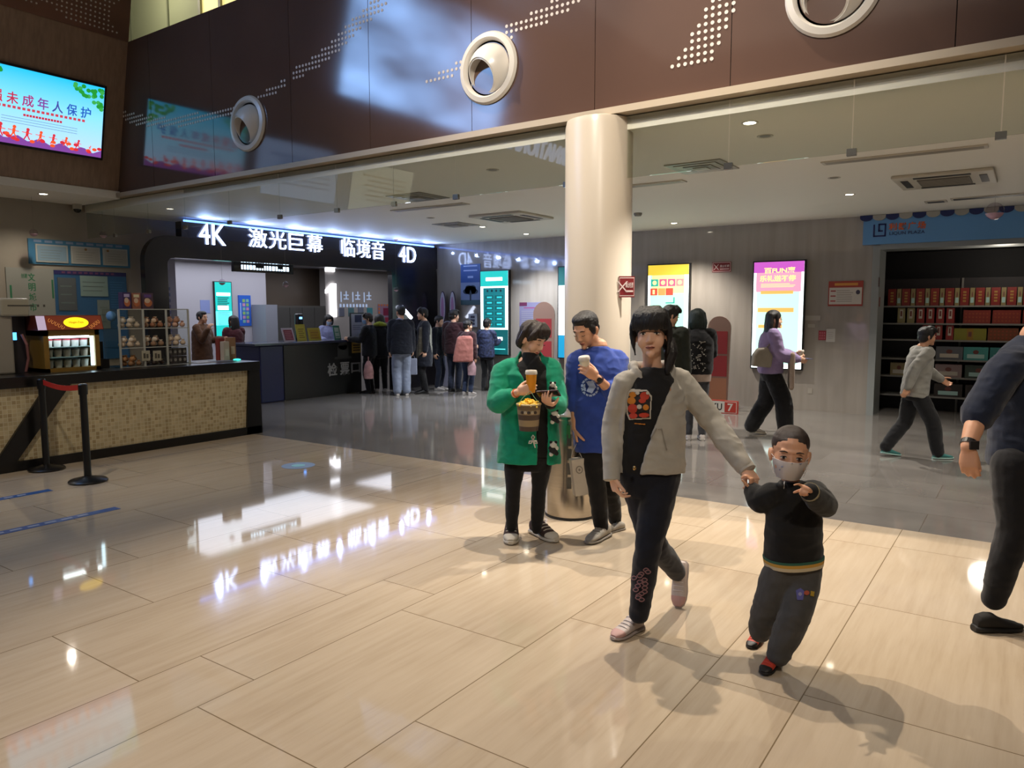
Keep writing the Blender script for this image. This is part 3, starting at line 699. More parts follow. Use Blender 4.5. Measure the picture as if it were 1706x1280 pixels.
# rabbit-eared cut-out board by the portal
fr = Fr(onY(746, 560, 12.3), (1, 0, 0), (0, 0, 1), (0, -1, 0)); fr.o[2] = 0
t = thing('cutout_board', 'white cut-out board with two tall pink-lined ears by the portal edge', 'standee', fr.o)
zt_ = onY(746, 486, 12.3)[2]
mb = MB(); wb = M('cut_white', 'b6b4c6', .5); dkm = M('cut_line', '3a2c48', .5)
for s_ in (-1, 1): mb.disc(fr, s_ * .135, zt_ - .33, .085, .34, -.015, 0, dkm, 24); mb.disc(fr, s_ * .135, zt_ - .33, .07, .32, 0, .004, wb, 24); mb.disc(fr, s_ * .135, zt_ - .36, .038, .25, .004, .008, M('cut_pink', 'a87aa4', .5), 20)
mb.build('ears', t)
mb = MB(); mb.disc(fr, 0, zt_ - .80, .2, .2, -.015, .0, dkm, 28); mb.disc(fr, 0, zt_ - .80, .185, .185, 0, .004, wb, 28); mb.box((-.17, 0, -.015), (.17, zt_ - .85, 0), wb, fr); mb.build('board', t)

# ------------------------------------------------------------------ shop opening
frm = M('reveal', '8e9290', .4)
mb = MB(); mb.box((-2.03, YW - .04, 0), (-1.93, YW + .5, 2.56), frm); mb.box((-1.93, YW - .04, 2.5), (2.6, YW + .5, 2.58), frm); mb.box((2.55, YW - .04, 0), (2.65, YW + .5, 2.56), frm)
struct(mb.build('door_1'), 'pale door surround of the shop opening')
dkw = M('shop_dark', '121116', .6)
mb = MB(); mb.box((-3.0, 14.2, 0), (4, 14.4, 3.0), dkw); mb.box((-3.0, YW + .5, 2.56), (4, 14.3, 2.7), dkw); mb.box((-3.1, YW + .3, 0), (-3.0, 14.3, 2.9), dkw); mb.box((4, YW + .3, 0), (4.1, 14.3, 2.9), dkw)
struct(mb.build('wall_shop'), 'dark inside of the shop')
lamp('POINT', 'shop_light', (-.4, 12.75, 2.3), 9, WARM2, size=.2)
for i, (a, b_) in enumerate(((1463, 470), (1464, 503))):
    p = onX(a, b_, -1.93); tag(MB().box((-1.93, p[1] + .02, p[2] - .07), (-1.925, p[1] + .1, p[2] + .07), M('sw%d' % i, ('4a2c2a', '7a3230')[i], .4)).build('wall_switch'), ('dark red switch plate on the shop door reveal', 'red square sticker under the switch plate')[i], 'switch' if i == 0 else 'sticker')
# blue banner with scalloped awning
t = thing('shop_banner', 'light blue shop banner 利群广场 LIQUN PLAZA over the opening', 'sign', (0, YW - .05, 2.58))
fr, w, h = frY(1442, 356, 1706, 405, YW - .06); fr.o = np.array((-2.17, YW - .06, 2.575))
W_ = 4.6; H2 = ZC - 2.575 - .005
MB().box((0, 0, -.055), (W_, H2, .03), M('banner_blue', '6198cc', .45), fr).build('panel', t)
nb = M('logo_navy', '1e2a66', .4); orr = M('logo_orange', 'd4622e', .4)
mb = MB()
def L3(x0, y0, x1, y1, wd, m):
    if abs(x1 - x0) > abs(y1 - y0): mb.box((min(x0, x1) - wd / 2, y0 - wd / 2, .03), (max(x0, x1) + wd / 2, y0 + wd / 2, .036), m, fr)
    else: mb.box((x0 - wd / 2, min(y0, y1) - wd / 2, .03), (x0 + wd / 2, max(y0, y1) + wd / 2, .036), m, fr)
lx, ly, q = .15, .12, .16
L3(lx, ly, lx, ly + q * 1.0, .022, nb); L3(lx, ly, lx + q * .92, ly, .022, nb); L3(lx + q * .95, ly, lx + q * .95, ly + q * 1.05, .022, nb); L3(lx + q * .42, ly + q * 1.05, lx + q * .95, ly + q * 1.05, .022, nb); L3(lx + q * .42, ly + q * .45, lx + q * .42, ly + q * 1.05, .022, nb); L3(lx + q * .42, ly + q * .45, lx + q * .68, ly + q * .45, .022, nb)
mb.build('emblem', t)
mb = MB()
for i, s_ in enumerate('利群广场'): mb.text(s_, fr, .40 + .125 * i, .245, .105, .105, orr, .03, .008, .022)
mb.text('LIQUN PLAZA', fr, .59, .145, .46, .055, nb, .03, .006, .0); mb.build('lettering', t)
mb = MB()
for i in range(26):
    c = .04 + .175 * i; m = M('scallop_navy', '1f2c5e', .6) if i % 2 == 0 else M('scallop_white', 'a9a69a', .6)
    P = [(c - .087, H2)] + [(c + .087 * math.cos(a), H2 - .055 * math.sin(a) - .03) for a in np.linspace(PI, 0, 12)] + [(c + .087, H2)]
    mb.prism(P, fr, .03, .05, m)
mb.build('scallops', t)
# shelves
SY = 13.3
t = thing('shop_shelf', 'long metal gondola shelf full of gift boxes inside the shop', 'shelf', (0, SY + .2, 0))
shm = M('shelf_metal', '7e7b76', .4)
zs = [onY(1600, y, SY)[2] for y in (509, 539, 567, 600, 630, 663)]
MB().box((-2.1, SY + .42, 0), (1.2, SY + .46, 2.1), M('shelf_back', '2a2528', .6)).build('back_panel', t)
for z_ in zs: MB().box((-2.1, SY, z_ - .025), (1.2, SY + .42, z_), shm).build('board', t)
for x in (-2.1, -.95, .2, 1.17): MB().box((x, SY + .38, 0), (x + .03, SY + .42, 2.1), shm).build('upright', t)
random.seed(12)
def gift(x, z, w, h, d, col, kind, lab, grp):
    fr = Fr((x, SY + .03, z), (1, 0, 0), (0, 0, 1), (0, -1, 0))
    o = MB().box((0, 0, -d), (w, h, 0), M('gift_' + col, col, .4), fr).build('gift_box', origin=fr.pt(w / 2, 0, -d / 2)); tag(o, lab, 'box', grp)
    mb = MB(); gd = M('gift_gold', 'a07a3c', .4); wh = M('gift_white', 'b8b0a2', .5)
    if kind == 'tall':
        for i in range(4): mb.box((w * .32, h * (.2 + .17 * i), 0), (w * .68, h * (.3 + .17 * i), .003), gd, fr)
    elif kind == 'label': mb.box((w * .28, h * .3, 0), (w * .72, h * .9, .003), wh, fr); mb.box((w * .38, h * .45, .003), (w * .62, h * .8, .005), M('gift_lab', '6a3a34', .5), fr)
    elif kind == 'pattern':
        for i in range(7):
            for j in range(3): mb.disc(fr, w * (.1 + .13 * i), h * (.2 + .27 * j), w * .035, h * .07, 0, .003, M('gift_pat', '8a3c22', .5), 8)
    elif kind == 'band': mb.box((w * .4, 0, 0), (w * .6, h, .003), M('gift_band', '8c6a20', .5), fr); mb.box((w * .45, h * .3, .003), (w * .55, h * .7, .005), M('gift_lab', '6a3a34', .5), fr)
    else: mb.box((w * .15, h * .15, 0), (w * .85, h * .45, .003), wh if kind == 'pale' else M('gift_wave', '9fc0bc', .5), fr); mb.disc(fr, w * .5, h * .62, w * .12, h * .16, 0, .003, M('gift_lab', '6a3a34', .5), 12)
    mb.build('print', o)
x = -1.93; k = 0
while x < .25:
    red = k % 2 == 0
    wd = .115 if red else .06
    gift(x, zs[0], wd, .265, .22, '7e2420' if red else '8a7a52', 'tall' if red else 'x', '%s %s box from the left on the top shop shelf' % (ORD[k // 2], 'tall red gold-printed' if red else 'narrow beige'), 'boxes on the top shop shelf')
    x += wd + .012; k += 1
x = -1.78
for i in range(6):
    red = i >= 2; gift(x, zs[1], .105, .235, .2, '85201e' if red else '8a8058', 'label', '%s upright %s box on the second shop shelf' % (ORD[i - 2 if red else i], 'red' if red else 'olive-beige'), 'upright boxes on the second shop shelf'); x += .135
x = -.88
for i in range(3): gift(x, zs[1], .35, .2, .25, '7a2a20', 'pattern', '%s wide red patterned box on the second shop shelf' % ORD[i], 'wide boxes on the second shop shelf'); x += .375
for i, x in enumerate((-1.42, -1.25, -1.10)): gift(x, zs[2], .1, .225, .2, '8a2422', 'label', '%s upright red box on the third shop shelf' % ORD[i], 'upright boxes on the third shop shelf')
gift(-.99, zs[2], .42, .18, .25, '7f7a26', 'band', 'wide olive-yellow box on the third shop shelf', 'wide boxes on the third shop shelf')
for i, x in enumerate((-.55, -.14)): gift(x, zs[2], .38, .19, .25, '6e3a1e', 'pattern', '%s wide brown box on the third shop shelf' % ORD[i], 'wide boxes on the third shop shelf')
for x, w, c, kd, lab in ((-1.22, .36, '5c5f66', 'pale', 'grey box on the fourth shop shelf'), (-.85, .32, '3f8c88', 'wave', 'left teal box on the fourth shop shelf'), (-.51, .31, '357a78', 'wave', 'right teal box on the fourth shop shelf'), (-.16, .4, '8d8224', 'band', 'yellow box on the fourth shop shelf')): gift(x, zs[3], w, .2, .26, c, kd, lab, 'boxes on the fourth shop shelf')
for x, w, c, kd, lab in ((-1.85, .25, '8a7a56', 'pale', 'beige box low on the left of the fifth shop shelf'), (-1.22, .36, '8c7676', 'pale', 'pinkish box on the fifth shop shelf'), (-.82, .36, '33423a', 'wave', 'dark green box on the fifth shop shelf'), (-.42, .4, '3a2e2a', 'pale', 'dark brown box on the fifth shop shelf')): gift(x, zs[4], w, .2, .26, c, kd, lab, 'boxes on the fifth shop shelf')
for i, x in enumerate((-1.22, -.8, -.38)): gift(x, zs[5], .38, .2, .26, '2c2422', 'x', '%s dark box on the lowest shop shelf' % ORD[i], 'boxes on the lowest shop shelf')

# ------------------------------------------------------------------ low ceiling fittings
vent_d = M('vent_dark', '2b2722', .5); vw = M('vent_white', 'bdb6a6', .5)
def cassette(x, y, lab, s=.46):
    t = thing('air_conditioner', lab, 'air conditioner', (x, y, ZC), 'ceiling cassettes')
    MB().box((x - s, y - s, ZC - .035), (x + s, y + s, ZC), vw).build('panel', t, bevel=.01)
    mb = MB(); mb.box((x - .24, y - .24, ZC - .045), (x + .24, y + .24, ZC - .035), M('vent_grille', '6a645a', .5))
    for i in range(9): mb.box((x - .23, y - .22 + i * .052, ZC - .05), (x + .23, y - .2 + i * .052, ZC - .045), M('vent_slat', '8a8478', .5))
    mb.build('grille', t)
    for dx, dy in ((.36, 0), (-.36, 0), (0, .36), (0, -.36)):
        a, b_ = (.035, .26) if dx else (.26, .035)
        MB().box((x + dx - a, y + dy - b_, ZC - .04), (x + dx + a, y + dy + b_, ZC - .034), vent_d).build('slot', t)
cassette(-6.5, 9.35, 'square ceiling air conditioner left of the column')
cassette(-.86, 9.38, 'square ceiling air conditioner in front of the shop banner')
def slot(x0, x1, y, wd, lab, dark=False):
    t = thing('linear_vent', lab, 'vent', ((x0 + x1) / 2, y, ZC), 'long ceiling slots')
    MB().box((x0, y - wd / 2, ZC - .012), (x1, y + wd / 2, ZC), vw).build('frame', t)
    MB().box((x0 + .03, y - wd / 2 + .03, ZC - .014), (x1 - .03, y + wd / 2 - .03, ZC - .012), vent_d if dark else M('slot_grey', '8f887a', .5)).build('slot', t)
slot(-1.75, -.4, 7.76, .16, 'long pale ceiling slot in front of the square air conditioner on the right')
slot(-7.5, -6.2, 7.88, .16, 'long pale ceiling slot left of the column')
slot(-4.4, -3.2, 7.9, .16, 'long pale ceiling slot just right of the column')
slot(-.95, 1.6, 11.2, .2, 'long dark ceiling grille above the shop banner', True)
slot(-1.25, -1.0, 11.3, .2, 'short dark ceiling grille left of the long one', True)
def diffuser(x, y, lab, s=.28):
    t = thing('ceiling_diffuser', lab, 'vent', (x, y, ZC), 'square ceiling diffusers')
    MB().box((x - s, y - s, ZC - .01), (x + s, y + s, ZC), M('diff', '8f8a7e', .4)).build('plate', t)
    mb = MB()
    for i in range(1, 4): q = s * i / 4; mb.box((x - q, y - q, ZC - .01 - .006 * (4 - i)), (x + q, y + q, ZC - .01), M('diff%d' % (i % 2), ('777266', 'a09a8c')[i % 2], .4))
    mb.build('rings', t)
diffuser(-2.76, 7.25, 'square ceiling diffuser right of the column'); diffuser(-7.85, 9.7, 'square ceiling diffuser near the lit sign'); diffuser(-6.35, 7.1, 'square ceiling diffuser behind the glass left of the column')
def downlight(x, y, lab, on=True, r=.045):
    t = thing('downlight', lab, 'lamp', (x, y, ZC), 'downlights in the low ceiling')
    MB().lathe([(r, -.002), (r + .018, -.006), (r + .02, 0)], (x, y, ZC), vw, 24).build('ring', t)
    mb = MB(); mb.disc(Fr((x, y, ZC), (1, 0, 0), (0, 1, 0), (0, 0, -1)), 0, 0, r, r, 0, .003, E('dl_on', 'fff2da', 14) if on else M('dl_off', '6f695d', .5), 20); mb.build('lens', t)
    if on: lamp('SPOT', 'downlight_beam', (x, y, ZC - .02), 300 if x < -7 else 290, (.88, .93, 1.0) if x < -7 else (1, .94, .85), (x, y, 0), .03, angle=115, blend=.7)
for x, y, lab, on in ((-7.71, 10.23, 'lit downlight nearest the lit sign', True), (-7.77, 11.65, 'lit downlight close to the grey wall left of the column', True), (-4.87, 11.62, 'lit downlight close to the grey wall right of the column', True), (-1.93, 10.02, 'lit downlight left of the right air conditioner', True), (-1.84, 5.8, 'lit downlight behind the glass right of the column', True),
                      (-1.87, 6.3, 'unlit round fitting behind the glass right of the column', False), (-4.54, 6.2, 'unlit round fitting behind the glass left of the column', False), (-7.61, 8.79, 'unlit round fitting between slot and diffuser', False), (-1.83, 8.67, 'unlit round fitting in the middle of the right ceiling', False)): downlight(x, y, lab, on)
lamp('SPOT', 'downlight_beam', (-4.5, 8.0, ZC - .02), 210, (1, .94, .85), (-4.5, 8, 0), .05, angle=120, blend=.8)  # added beam without a fitting, brightens the low-ceiling area
lamp('SPOT', 'downlight_beam', (.9, 8.2, ZC - .02), 210, (1, .94, .85), (.9, 8.2, 0), .05, angle=120, blend=.8)  # second added beam, no fitting, lifts the right part
for yy, nm_ in ((2.6, 'soffit downlight over the drink machine end of the counter'), (4.6, 'soffit downlight over the acrylic snack display')):  # added fittings, put in to brighten the wall behind the counter
    t = thing('downlight', nm_, 'lamp', (-10.5, yy, 3.1), 'soffit downlights'); MB().lathe([(.045, -.002), (.063, -.006), (.065, 0)], (-10.5, yy, 3.1), vw, 24).build('ring', t)
    MB().disc(Fr((-10.5, yy, 3.1), (1, 0, 0), (0, 1, 0), (0, 0, -1)), 0, 0, .045, .045, 0, .003, E('dl_on', 'fff2da', 14), 20).build('lens', t)
    lamp('SPOT', 'downlight_beam', (-10.5, yy, 3.08), 36, WARM2, (-10.2, yy, 0), .03, angle=140, blend=.6)
tag(MB().lathe([(.06, 0), (.06, -.02), (.045, -.045), (.0, -.05)], (-4.8, 10.12, ZC), M('smoke_white', '8e8a80', .4), 20).build('smoke_detector', smooth=True), 'small round smoke detector on the ceiling right of the column', 'smoke detector')
t = thing('dome_camera', 'white dome camera in the corner above the certificates', 'camera', (XL + .12, 5.3, 3.1))
MB().cyl((XL + .12, 5.3, 3.1), (XL + .12, 5.3, 3.03), .06, vw).build('housing', t); MB().ball((XL + .12, 5.3, 3.03), (.05, .05, .05), M('cam_dark', '22201e', .1)).build('dome', t, True)
# hanging bubble balls
bub = glass_mat('bubble', 'f2ecf0', 1.5, .05); 
balls = [(1657, 352, 9.2, .105, 'clear bauble hanging in front of the shop banner')]
for (x, y, lab) in ((370, 470, 'small clear bauble hanging over the teal price poster'), (476, 474, 'small clear bauble hanging over the lockers'), (660, 482, 'small white bauble hanging at the dark doorway'), (660, 398, 'cream bauble hanging between sign words 音 and 4D'), (56, 388, 'tiny pink bauble over the left certificate board'), (172, 391, 'tiny bright bauble over the certificate board')):
    balls.append((x, y, None, .05, lab))
for (x, y, d, r, lab) in balls:
    P = at(x, y, d) if d else onX(x, y, -10.45 if x > 300 else -10.9)
    top = ZC if P[1] > YF else 3.1
    t = thing('hanging_bauble', lab, 'bauble', (P[0], P[1], P[2] - r), 'hanging baubles')
    MB().ball(P, r, bub, 20).build('ball', t, True); MB().lathe([(r * .96, -.25 * r), (r * .8, -.55 * r), (r * .3, -.92 * r), (0, -.95 * r)], P, M('bub_pink', 'd6b4be', .4), 16).build('filling', t, True)
    if top > P[2]: MB().cyl(P, (P[0], P[1], top), .0015, steel, 6).build('string', t)

# ------------------------------------------------------------------ screens on the timber wall
def tv(label, a1, b0, b1, content, width=None, nm='wall_screen'):
    h = b1 - b0; w = width or h * 16 / 9; fr = WFR.sub(a1 - w, b0, 0)
    t = thing(nm, label, 'screen', fr.pt(w / 2, 0, 0), 'screens on the timber wall')
    MB().box((-.03, -.03, 0), (w + .03, h + .03, .06), framem, fr).build('bezel', t, bevel=.006)
    content(t, fr, w, h); return t
def c_main(t, fr, w, h):
    m = M('screen_sky', '38b8e6', .4, emit=1.0); nt, N, L, b = nodes_of(m)
    ge = N('ShaderNodeNewGeometry'); sp = N('ShaderNodeSeparateXYZ'); L(ge.outputs['Position'], sp.inputs[0]); mr = N('ShaderNodeMapRange'); L(sp.outputs[2], mr.inputs[0]); mr.inputs[1].default_value = fr.pt(0, 0)[2]; mr.inputs[2].default_value = fr.pt(0, h)[2]
    r = N('ShaderNodeValToRGB'); cr = r.color_ramp; cr.elements[0].color = (*lin('a9cdf2'), 1); cr.elements[0].position = .1; cr.elements[1].color = (*lin('12b4e8'), 1); e = cr.elements.new(.55); e.color = (*lin('7fd0f4'), 1)
    L(mr.outputs[0], r.inputs[0]); L(r.outputs[0], b.inputs['Emission Color']); b.inputs['Emission Strength'].default_value = 1.15; b.inputs['Base Color'].default_value = (0.02, .02, .02, 1)
    MB().box((0, 0, .06), (w, h, .063), m, fr).build('panel', t)
    z = .064; mb = MB()
    chars = [('加', 'd63a52'), ('强', 'd63a52'), ('未', 'cc3350'), ('成', 'b03a7a'), ('年', '8a48a0'), ('人', '4a52a8'), ('保', '2f5fc0'), ('护', '2866c8')]
    cx = w * .93 - .03
    xs = [w - .115 - .165 * i for i in range(8)][::-1]
    for (c, col), x in zip(chars, xs): mb.text(c, fr, x - .10, h * .60, .125, .135, E('tv_' + c, col, .8), z, .003, .015)
    mb.build('title', t)
    mb = MB(); rr = E('tv_red', 'd64a56', .8); gy = E('tv_grey', '7a9cc4', .8)
    for i in range(22): mb.box((w * .12 + i * w * .034, h * .465, z), (w * .12 + i * w * .034 + w * .022, h * .50, z + .002), rr, fr)
    for i in range(13): mb.box((w * .4 + i * w * .022, h * .39, z), (w * .4 + i * w * .022 + w * .017, h * .42, z + .002), E('tv_red2', 'c83040', .9), fr)
    for i in range(3): mb.box((w * .25, h * (.35 - .035 * i), z), (w * .8, h * (.357 - .035 * i), z + .002), gy, fr)
    mb.build('small_text', t)
    mb = MB(); random.seed(5); og = E('tv_orange', 'f0582c', .9); rd = E('tv_red3', 'd8303c', .9); pu = E('tv_purple', '8a4aa8', .8); P = [(0, 0)]
    for i in range(31): P.append((w * i / 30, h * (.075 + .03 * math.sin(i * 1.3) + .03 * (1 - i / 30))))
    P.append((w, 0)); mb.prism(P, fr, z, z + .002, pu)
    for i in range(10):
        x = w * (.05 + .095 * i); s_ = h * (.16 - .008 * i) if i < 9 else h * .05; c = og if i % 2 else rd; y_ = h * .09
        mb.disc(fr, x + .01, y_ + s_ * 1.02, s_ * .17, s_ * .17, z + .002, z + .004, c, 10)
        mb.prism([(x - s_ * .12, y_ + s_ * .35), (x + s_ * .12, y_ + s_ * .3), (x + s_ * .2, y_ + s_ * .85), (x - s_ * .08, y_ + s_ * .88)], fr, z + .002, z + .004, c)
        mb.prism([(x - s_ * .1, y_ + s_ * .4), (x + s_ * .04, y_ + s_ * .4), (x - s_ * .22, y_ - s_ * .05), (x - s_ * .36, y_ - s_ * .05)], fr, z + .002, z + .004, c)
        mb.prism([(x, y_ + s_ * .4), (x + s_ * .13, y_ + s_ * .38), (x + s_ * .34, y_ - s_ * .02), (x + s_ * .22, y_ - s_ * .05)], fr, z + .002, z + .004, c)
        mb.prism([(x - s_ * .5, y_ + s_ * .66), (x + s_ * .5, y_ + s_ * .58), (x + s_ * .5, y_ + s_ * .66), (x - s_ * .5, y_ + s_ * .74)], fr, z + .002, z + .004, og)
    for i in range(26):
        x = random.random() * w; mb.disc(fr, x, h * (.05 + random.random() * .08), .03, .02, z + .002, z + .005, rd if i % 2 else og, 8)
    mb.build('figures', t)
    mb = MB(); g1, g2 = E('tv_green', '2aa83c', .7), E('tv_green2', '46c05a', .7)
    for cx, s_ in ((w, -1), (0, 1)):
        for i in range(26):
            q = random.random(); mb.disc(fr, min(max(cx + s_ * q * .36, .03), w - .03), h - .03 - random.random() * (.26 - .22 * q), .028, .026, z + .001, z + .003 + .001 * (i % 2), g1 if i % 3 else g2, 8)
    mb.build('leaves', t)
b1 = onW(172, 147); b0 = onW(162, 262)
tv('bright blue screen lettered 加强未成年人保护 on the timber wall', (b1[0] + b0[0]) / 2, b0[1], b1[1], c_main)
def c_white(col, frame_c):
    def f(t, fr, w, h):
        MB().box((0, 0, .06), (w, h, .063), E('scr_' + col, col, 1.0), fr).build('panel', t)
        mb = MB(); lines(mb, fr, w * .1, w * .9, h * .2, h * .8, 6, E('scrt_' + frame_c, frame_c, .8), .064, .4); mb.build('small_text', t)
    return f
tv('pale blue screen of text on the timber wall, second from the corner', 3.35, .35, 1.2, c_white('9fc0f0', '6a8ec8'))
tv('yellow and white screen on the timber wall, third from the corner', 1.5, .3, 1.15, c_white('e8e6c0', 'c8b060'))
def c_led(t, fr, w, h):
    m = M('led_wall', '6a8cff', .4, emit=1.0, var=1.0, vscale=1.4, stretch=(1, .5, 1.6)); m.node_tree.nodes['Principled BSDF'].inputs['Emission Strength'].default_value = 11.0
    MB().box((0, 0, .06), (w, h, .063), m, fr).build('panel', t)
tv('large blue and white LED wall high on the timber wall', 1.9, 2.15, 4.3, c_led, 4.4)
t = thing('illuminated_sign', 'lit sign HUAYI INTERNATIONAL high on the timber wall', 'sign', WFR.pt(-4.4, 2.4, 0))
MB().text('HUAYI INTERNATIONAL', WFR, -5.2, 2.3, 5.0, .42, E('sign2', 'c4d6ff', 2.2), .03, .05, .02).build('letters', t)

# ------------------------------------------------------------------ certificate boards on the left wall
cb = M('cert_blue', '3d7596', .45); cw = M('cert_paper', '9b9a90', .5)
fr, w, h = frX(45, 397, 216, 447, XL)
o = poster('certificate_board', 'long blue board with three framed certificates on the left wall', fr, w, h, cb, 'notice board', th=.02)
mb = MB(); 
for i in range(9): mb.box((w * (.05 + .1 * i), h * .87, .02), (w * (.12 + .1 * i), h * .96, .023), M('cert_char', '7f93b0', .5), fr)
mb.build('lettering', o)
for i, (a, b_, c) in enumerate(((.06, .36, M('cert_inner', '7f98a6', .4)), (.39, .68, cw), (.71, .97, cw))):
    q = MB().box((w * a, h * .08, .02), (w * b_, h * .8, .035), M('cert_frame', 'a6a69e', .4), fr).build('certificate', o)
    mb = MB(); mb.box((w * a + .02, h * .08 + .02, .035), (w * b_ - .02, h * .8 - .02, .037), c, fr); lines(mb, fr, w * a + .06, w * b_ - .05, h * .2, h * .62, 4, M('cert_txt', '7c7e78', .5), .037, .15)
    if i: mb.disc(fr, w * ((a + b_) / 2 if i == 1 else a + .05), h * .69, .018, .018, .037, .04, M('cert_seal', '7a5a30', .5), 12)
    mb.build('print', q)
fr, w, h = frX(88, 450, 213, 541, XL); fr.o[2] -= .5; h += .5
o = poster('certificate_board', 'large blue information board under the certificates', fr, w, h, M('info_blue', '2f5a80', .45), 'notice board', th=.02)
mb = MB(); mb.box((0, h * .955, .02), (w, h, .024), M('info_head', '2c2a5e', .5), fr); 
for i in range(10): mb.box((w * (.1 + .075 * i), h * .968, .024), (w * (.145 + .075 * i), h * .99, .026), M('info_char', '6a3f62', .5), fr)
lines(mb, fr, w * .76, w * .98, h * .5, h * .9, 14, M('info_txt', '44719a', .5), .02, .2); mb.build('print', o)
for a, b_, c, d, m, nm in ((.04, .28, .56, .92, M('photo_dark', '5a5f60', .2), 'photo_frame'), (.34, .72, .72, .95, M('cert_paper2', '7f948e', .5), 'certificate'), (.56, .73, .35, .68, M('cert_paper3', '75807c', .5), 'certificate')):
    q = MB().box((w * a, h * c, .02), (w * b_, h * d, .03), m, fr).build(nm, o); mb = MB(); lines(mb, fr, w * a + .03, w * b_ - .03, h * c + .05, h * d - .06, 3, M('cert_txt2', '63706c', .5), .03, .15); mb.build('print', q)
fr, w, h = frX(8, 445, 93, 530, XL)
o = poster('poster', 'white poster with green vertical lettering behind the coffee machine', fr, w, h, M('wp', '8e8d84', .5), th=.015)
mb = MB(); gr = M('wp_green', '2f6f4c', .5)
for i, c in enumerate('文明城市'): mb.text(c, fr, w * .52, h * (.82 - .2 * i), w * .15, h * .16, gr, .015, .002, .02)
mb.text('创建', fr, w * .37, h * .84, w * .13, h * .09, gr, .015, .002, .01)
mb.box((w * .06, h * .1, .015), (w * .1, h * .65, .017), gr, fr); mb.box((w * .94, h * .4, .015), (w * .98, h * .78, .017), gr, fr); mb.build('lettering', o)

# ------------------------------------------------------------------ snack counter
XC = -8.3
mos = M('mosaic', 'b09a70', .35); nt, N, L, b = nodes_of(mos)
tc = N('ShaderNodeNewGeometry'); sp = N('ShaderNodeSeparateXYZ'); L(tc.outputs['Position'], sp.inputs[0]); cv = N('ShaderNodeCombineXYZ'); L(sp.outputs[1], cv.inputs[0]); L(sp.outputs[2], cv.inputs[1])
br = N('ShaderNodeTexBrick'); br.offset = 0; br.inputs['Scale'].default_value = 1; br.inputs['Brick Width'].default_value = .042; br.inputs['Row Height'].default_value = .042; br.inputs['Mortar Size'].default_value = .0035; br.inputs['Bias'].default_value = -.25
br.inputs['Color1'].default_value = (*lin('d6c49a'), 1); br.inputs['Color2'].default_value = (*lin('a3875a'), 1); br.inputs['Mortar'].default_value = (*lin('dccfac'), 1); L(cv.outputs[0], br.inputs['Vector'])
nz = N('ShaderNodeTexNoise'); nz.inputs['Scale'].default_value = 9; L(cv.outputs[0], nz.inputs['Vector']); mx = N('ShaderNodeMix'); mx.data_type = 'RGBA'; mx.blend_type = 'MULTIPLY'; mx.inputs[0].default_value = .35; L(br.outputs[0], mx.inputs[6]); L(nz.outputs[0], mx.inputs[7]); L(mx.outputs[2], b.inputs['Base Color'])
cbk = M('counter_black', '12100f', .28)
t = thing('snack_counter', 'long snack counter faced with tan mosaic in a black frame', 'counter', (XC - .35, 4.0, 0))
Y0, Y1 = 1.2, 6.14
MB().box((XC - .7, Y0, .0), (XC - .03, Y1 - .03, .84), mos).build('mosaic_front', t)
MB().box((XC - .82, Y0, .84), (XC + .02, Y1, .95), cbk).build('countertop', t, bevel=.006)
MB().box((XC - .72, Y0, 0), (XC, Y1, .10), cbk).build('plinth', t)
MB().prism([(Y1 - .22, 0), (Y1 + .02, 0), (Y1, .85), (Y1 - .16, .85)], pf, XC - .72, XC, cbk).build('end_post', t)
MB().prism([(3.02, .08), (3.22, .08), (3.80, .85), (3.56, .85)], pf, XC - .04, XC + .005, cbk).build('brace', t)
# mini fridge
fy0, fy1, fx = 3.69, 4.27, -8.62
t = thing('display_fridge', 'small glass-door display fridge with yellow oval header on the snack counter', 'fridge', (fx - .22, (fy0 + fy1) / 2, .95))
gold = M('fridge_gold', '8a6a2c', .35, .3)
mb = MB(); mb.box((fx - .45, fy0, .95), (fx - .42, fy1, 1.40), gold); mb.box((fx - .45, fy0, .95), (fx, fy0 + .05, 1.40), gold); mb.box((fx - .45, fy1 - .05, .95), (fx, fy1, 1.40), gold); mb.box((fx - .45, fy0, 1.34), (fx, fy1, 1.40), gold); mb.box((fx - .45, fy0, .95), (fx, fy1, .99), gold); mb.build('cabinet', t)
MB().box((fx - .42, fy0 + .05, .99), (fx - .41, fy1 - .05, 1.34), M('fridge_in', 'a8b8bc', .4)).build('back_panel', t)
MB().box((fx - .04, fy0 + .07, 1.315), (fx - .02, fy1 - .1, 1.335), E('fridge_light', 'f0fbff', 12)).build('top_light', t); MB().box((fx - .04, fy1 - .085, 1.0), (fx - .02, fy1 - .055, 1.33), E('fridge_light2', 'd6f0ff', 4)).build('side_light', t)
for z_ in (1.10, 1.21): MB().box((fx - .40, fy0 + .05, z_), (fx - .03, fy1 - .05, z_ + .008), M('fridge_shelf', '9fc4cc', .3)).build('shelf', t)
MB().box((fx - .012, fy0 + .05, .99), (fx - .006, fy1 - .05, 1.34), glass_mat('fridge_glass', 'f4f8f8', 1.3, .02)).build('door', t)
hf = Fr((fx + .0, fy0 - .02, 1.41), (0, 1, 0), (-.25, 0, .97), (.97, 0, .25)); 
mb = MB(); mb.prism([(-.46, 1.40), (.03, 1.40), (-.02, 1.56), (-.44, 1.56)], Fr((fx, fy0 - .06, 0), (1, 0, 0), (0, 0, 1), (0, 1, 0)), 0, fy1 - fy0 + .1, M('header_brown', '5a2418', .35)); mb.build('header', t)
hf = Fr((fx + .032, fy0 - .06, 1.40), (0, 1, 0), (-.3, 0, .954), (.954, 0, .3)); hw = fy1 - fy0 + .1
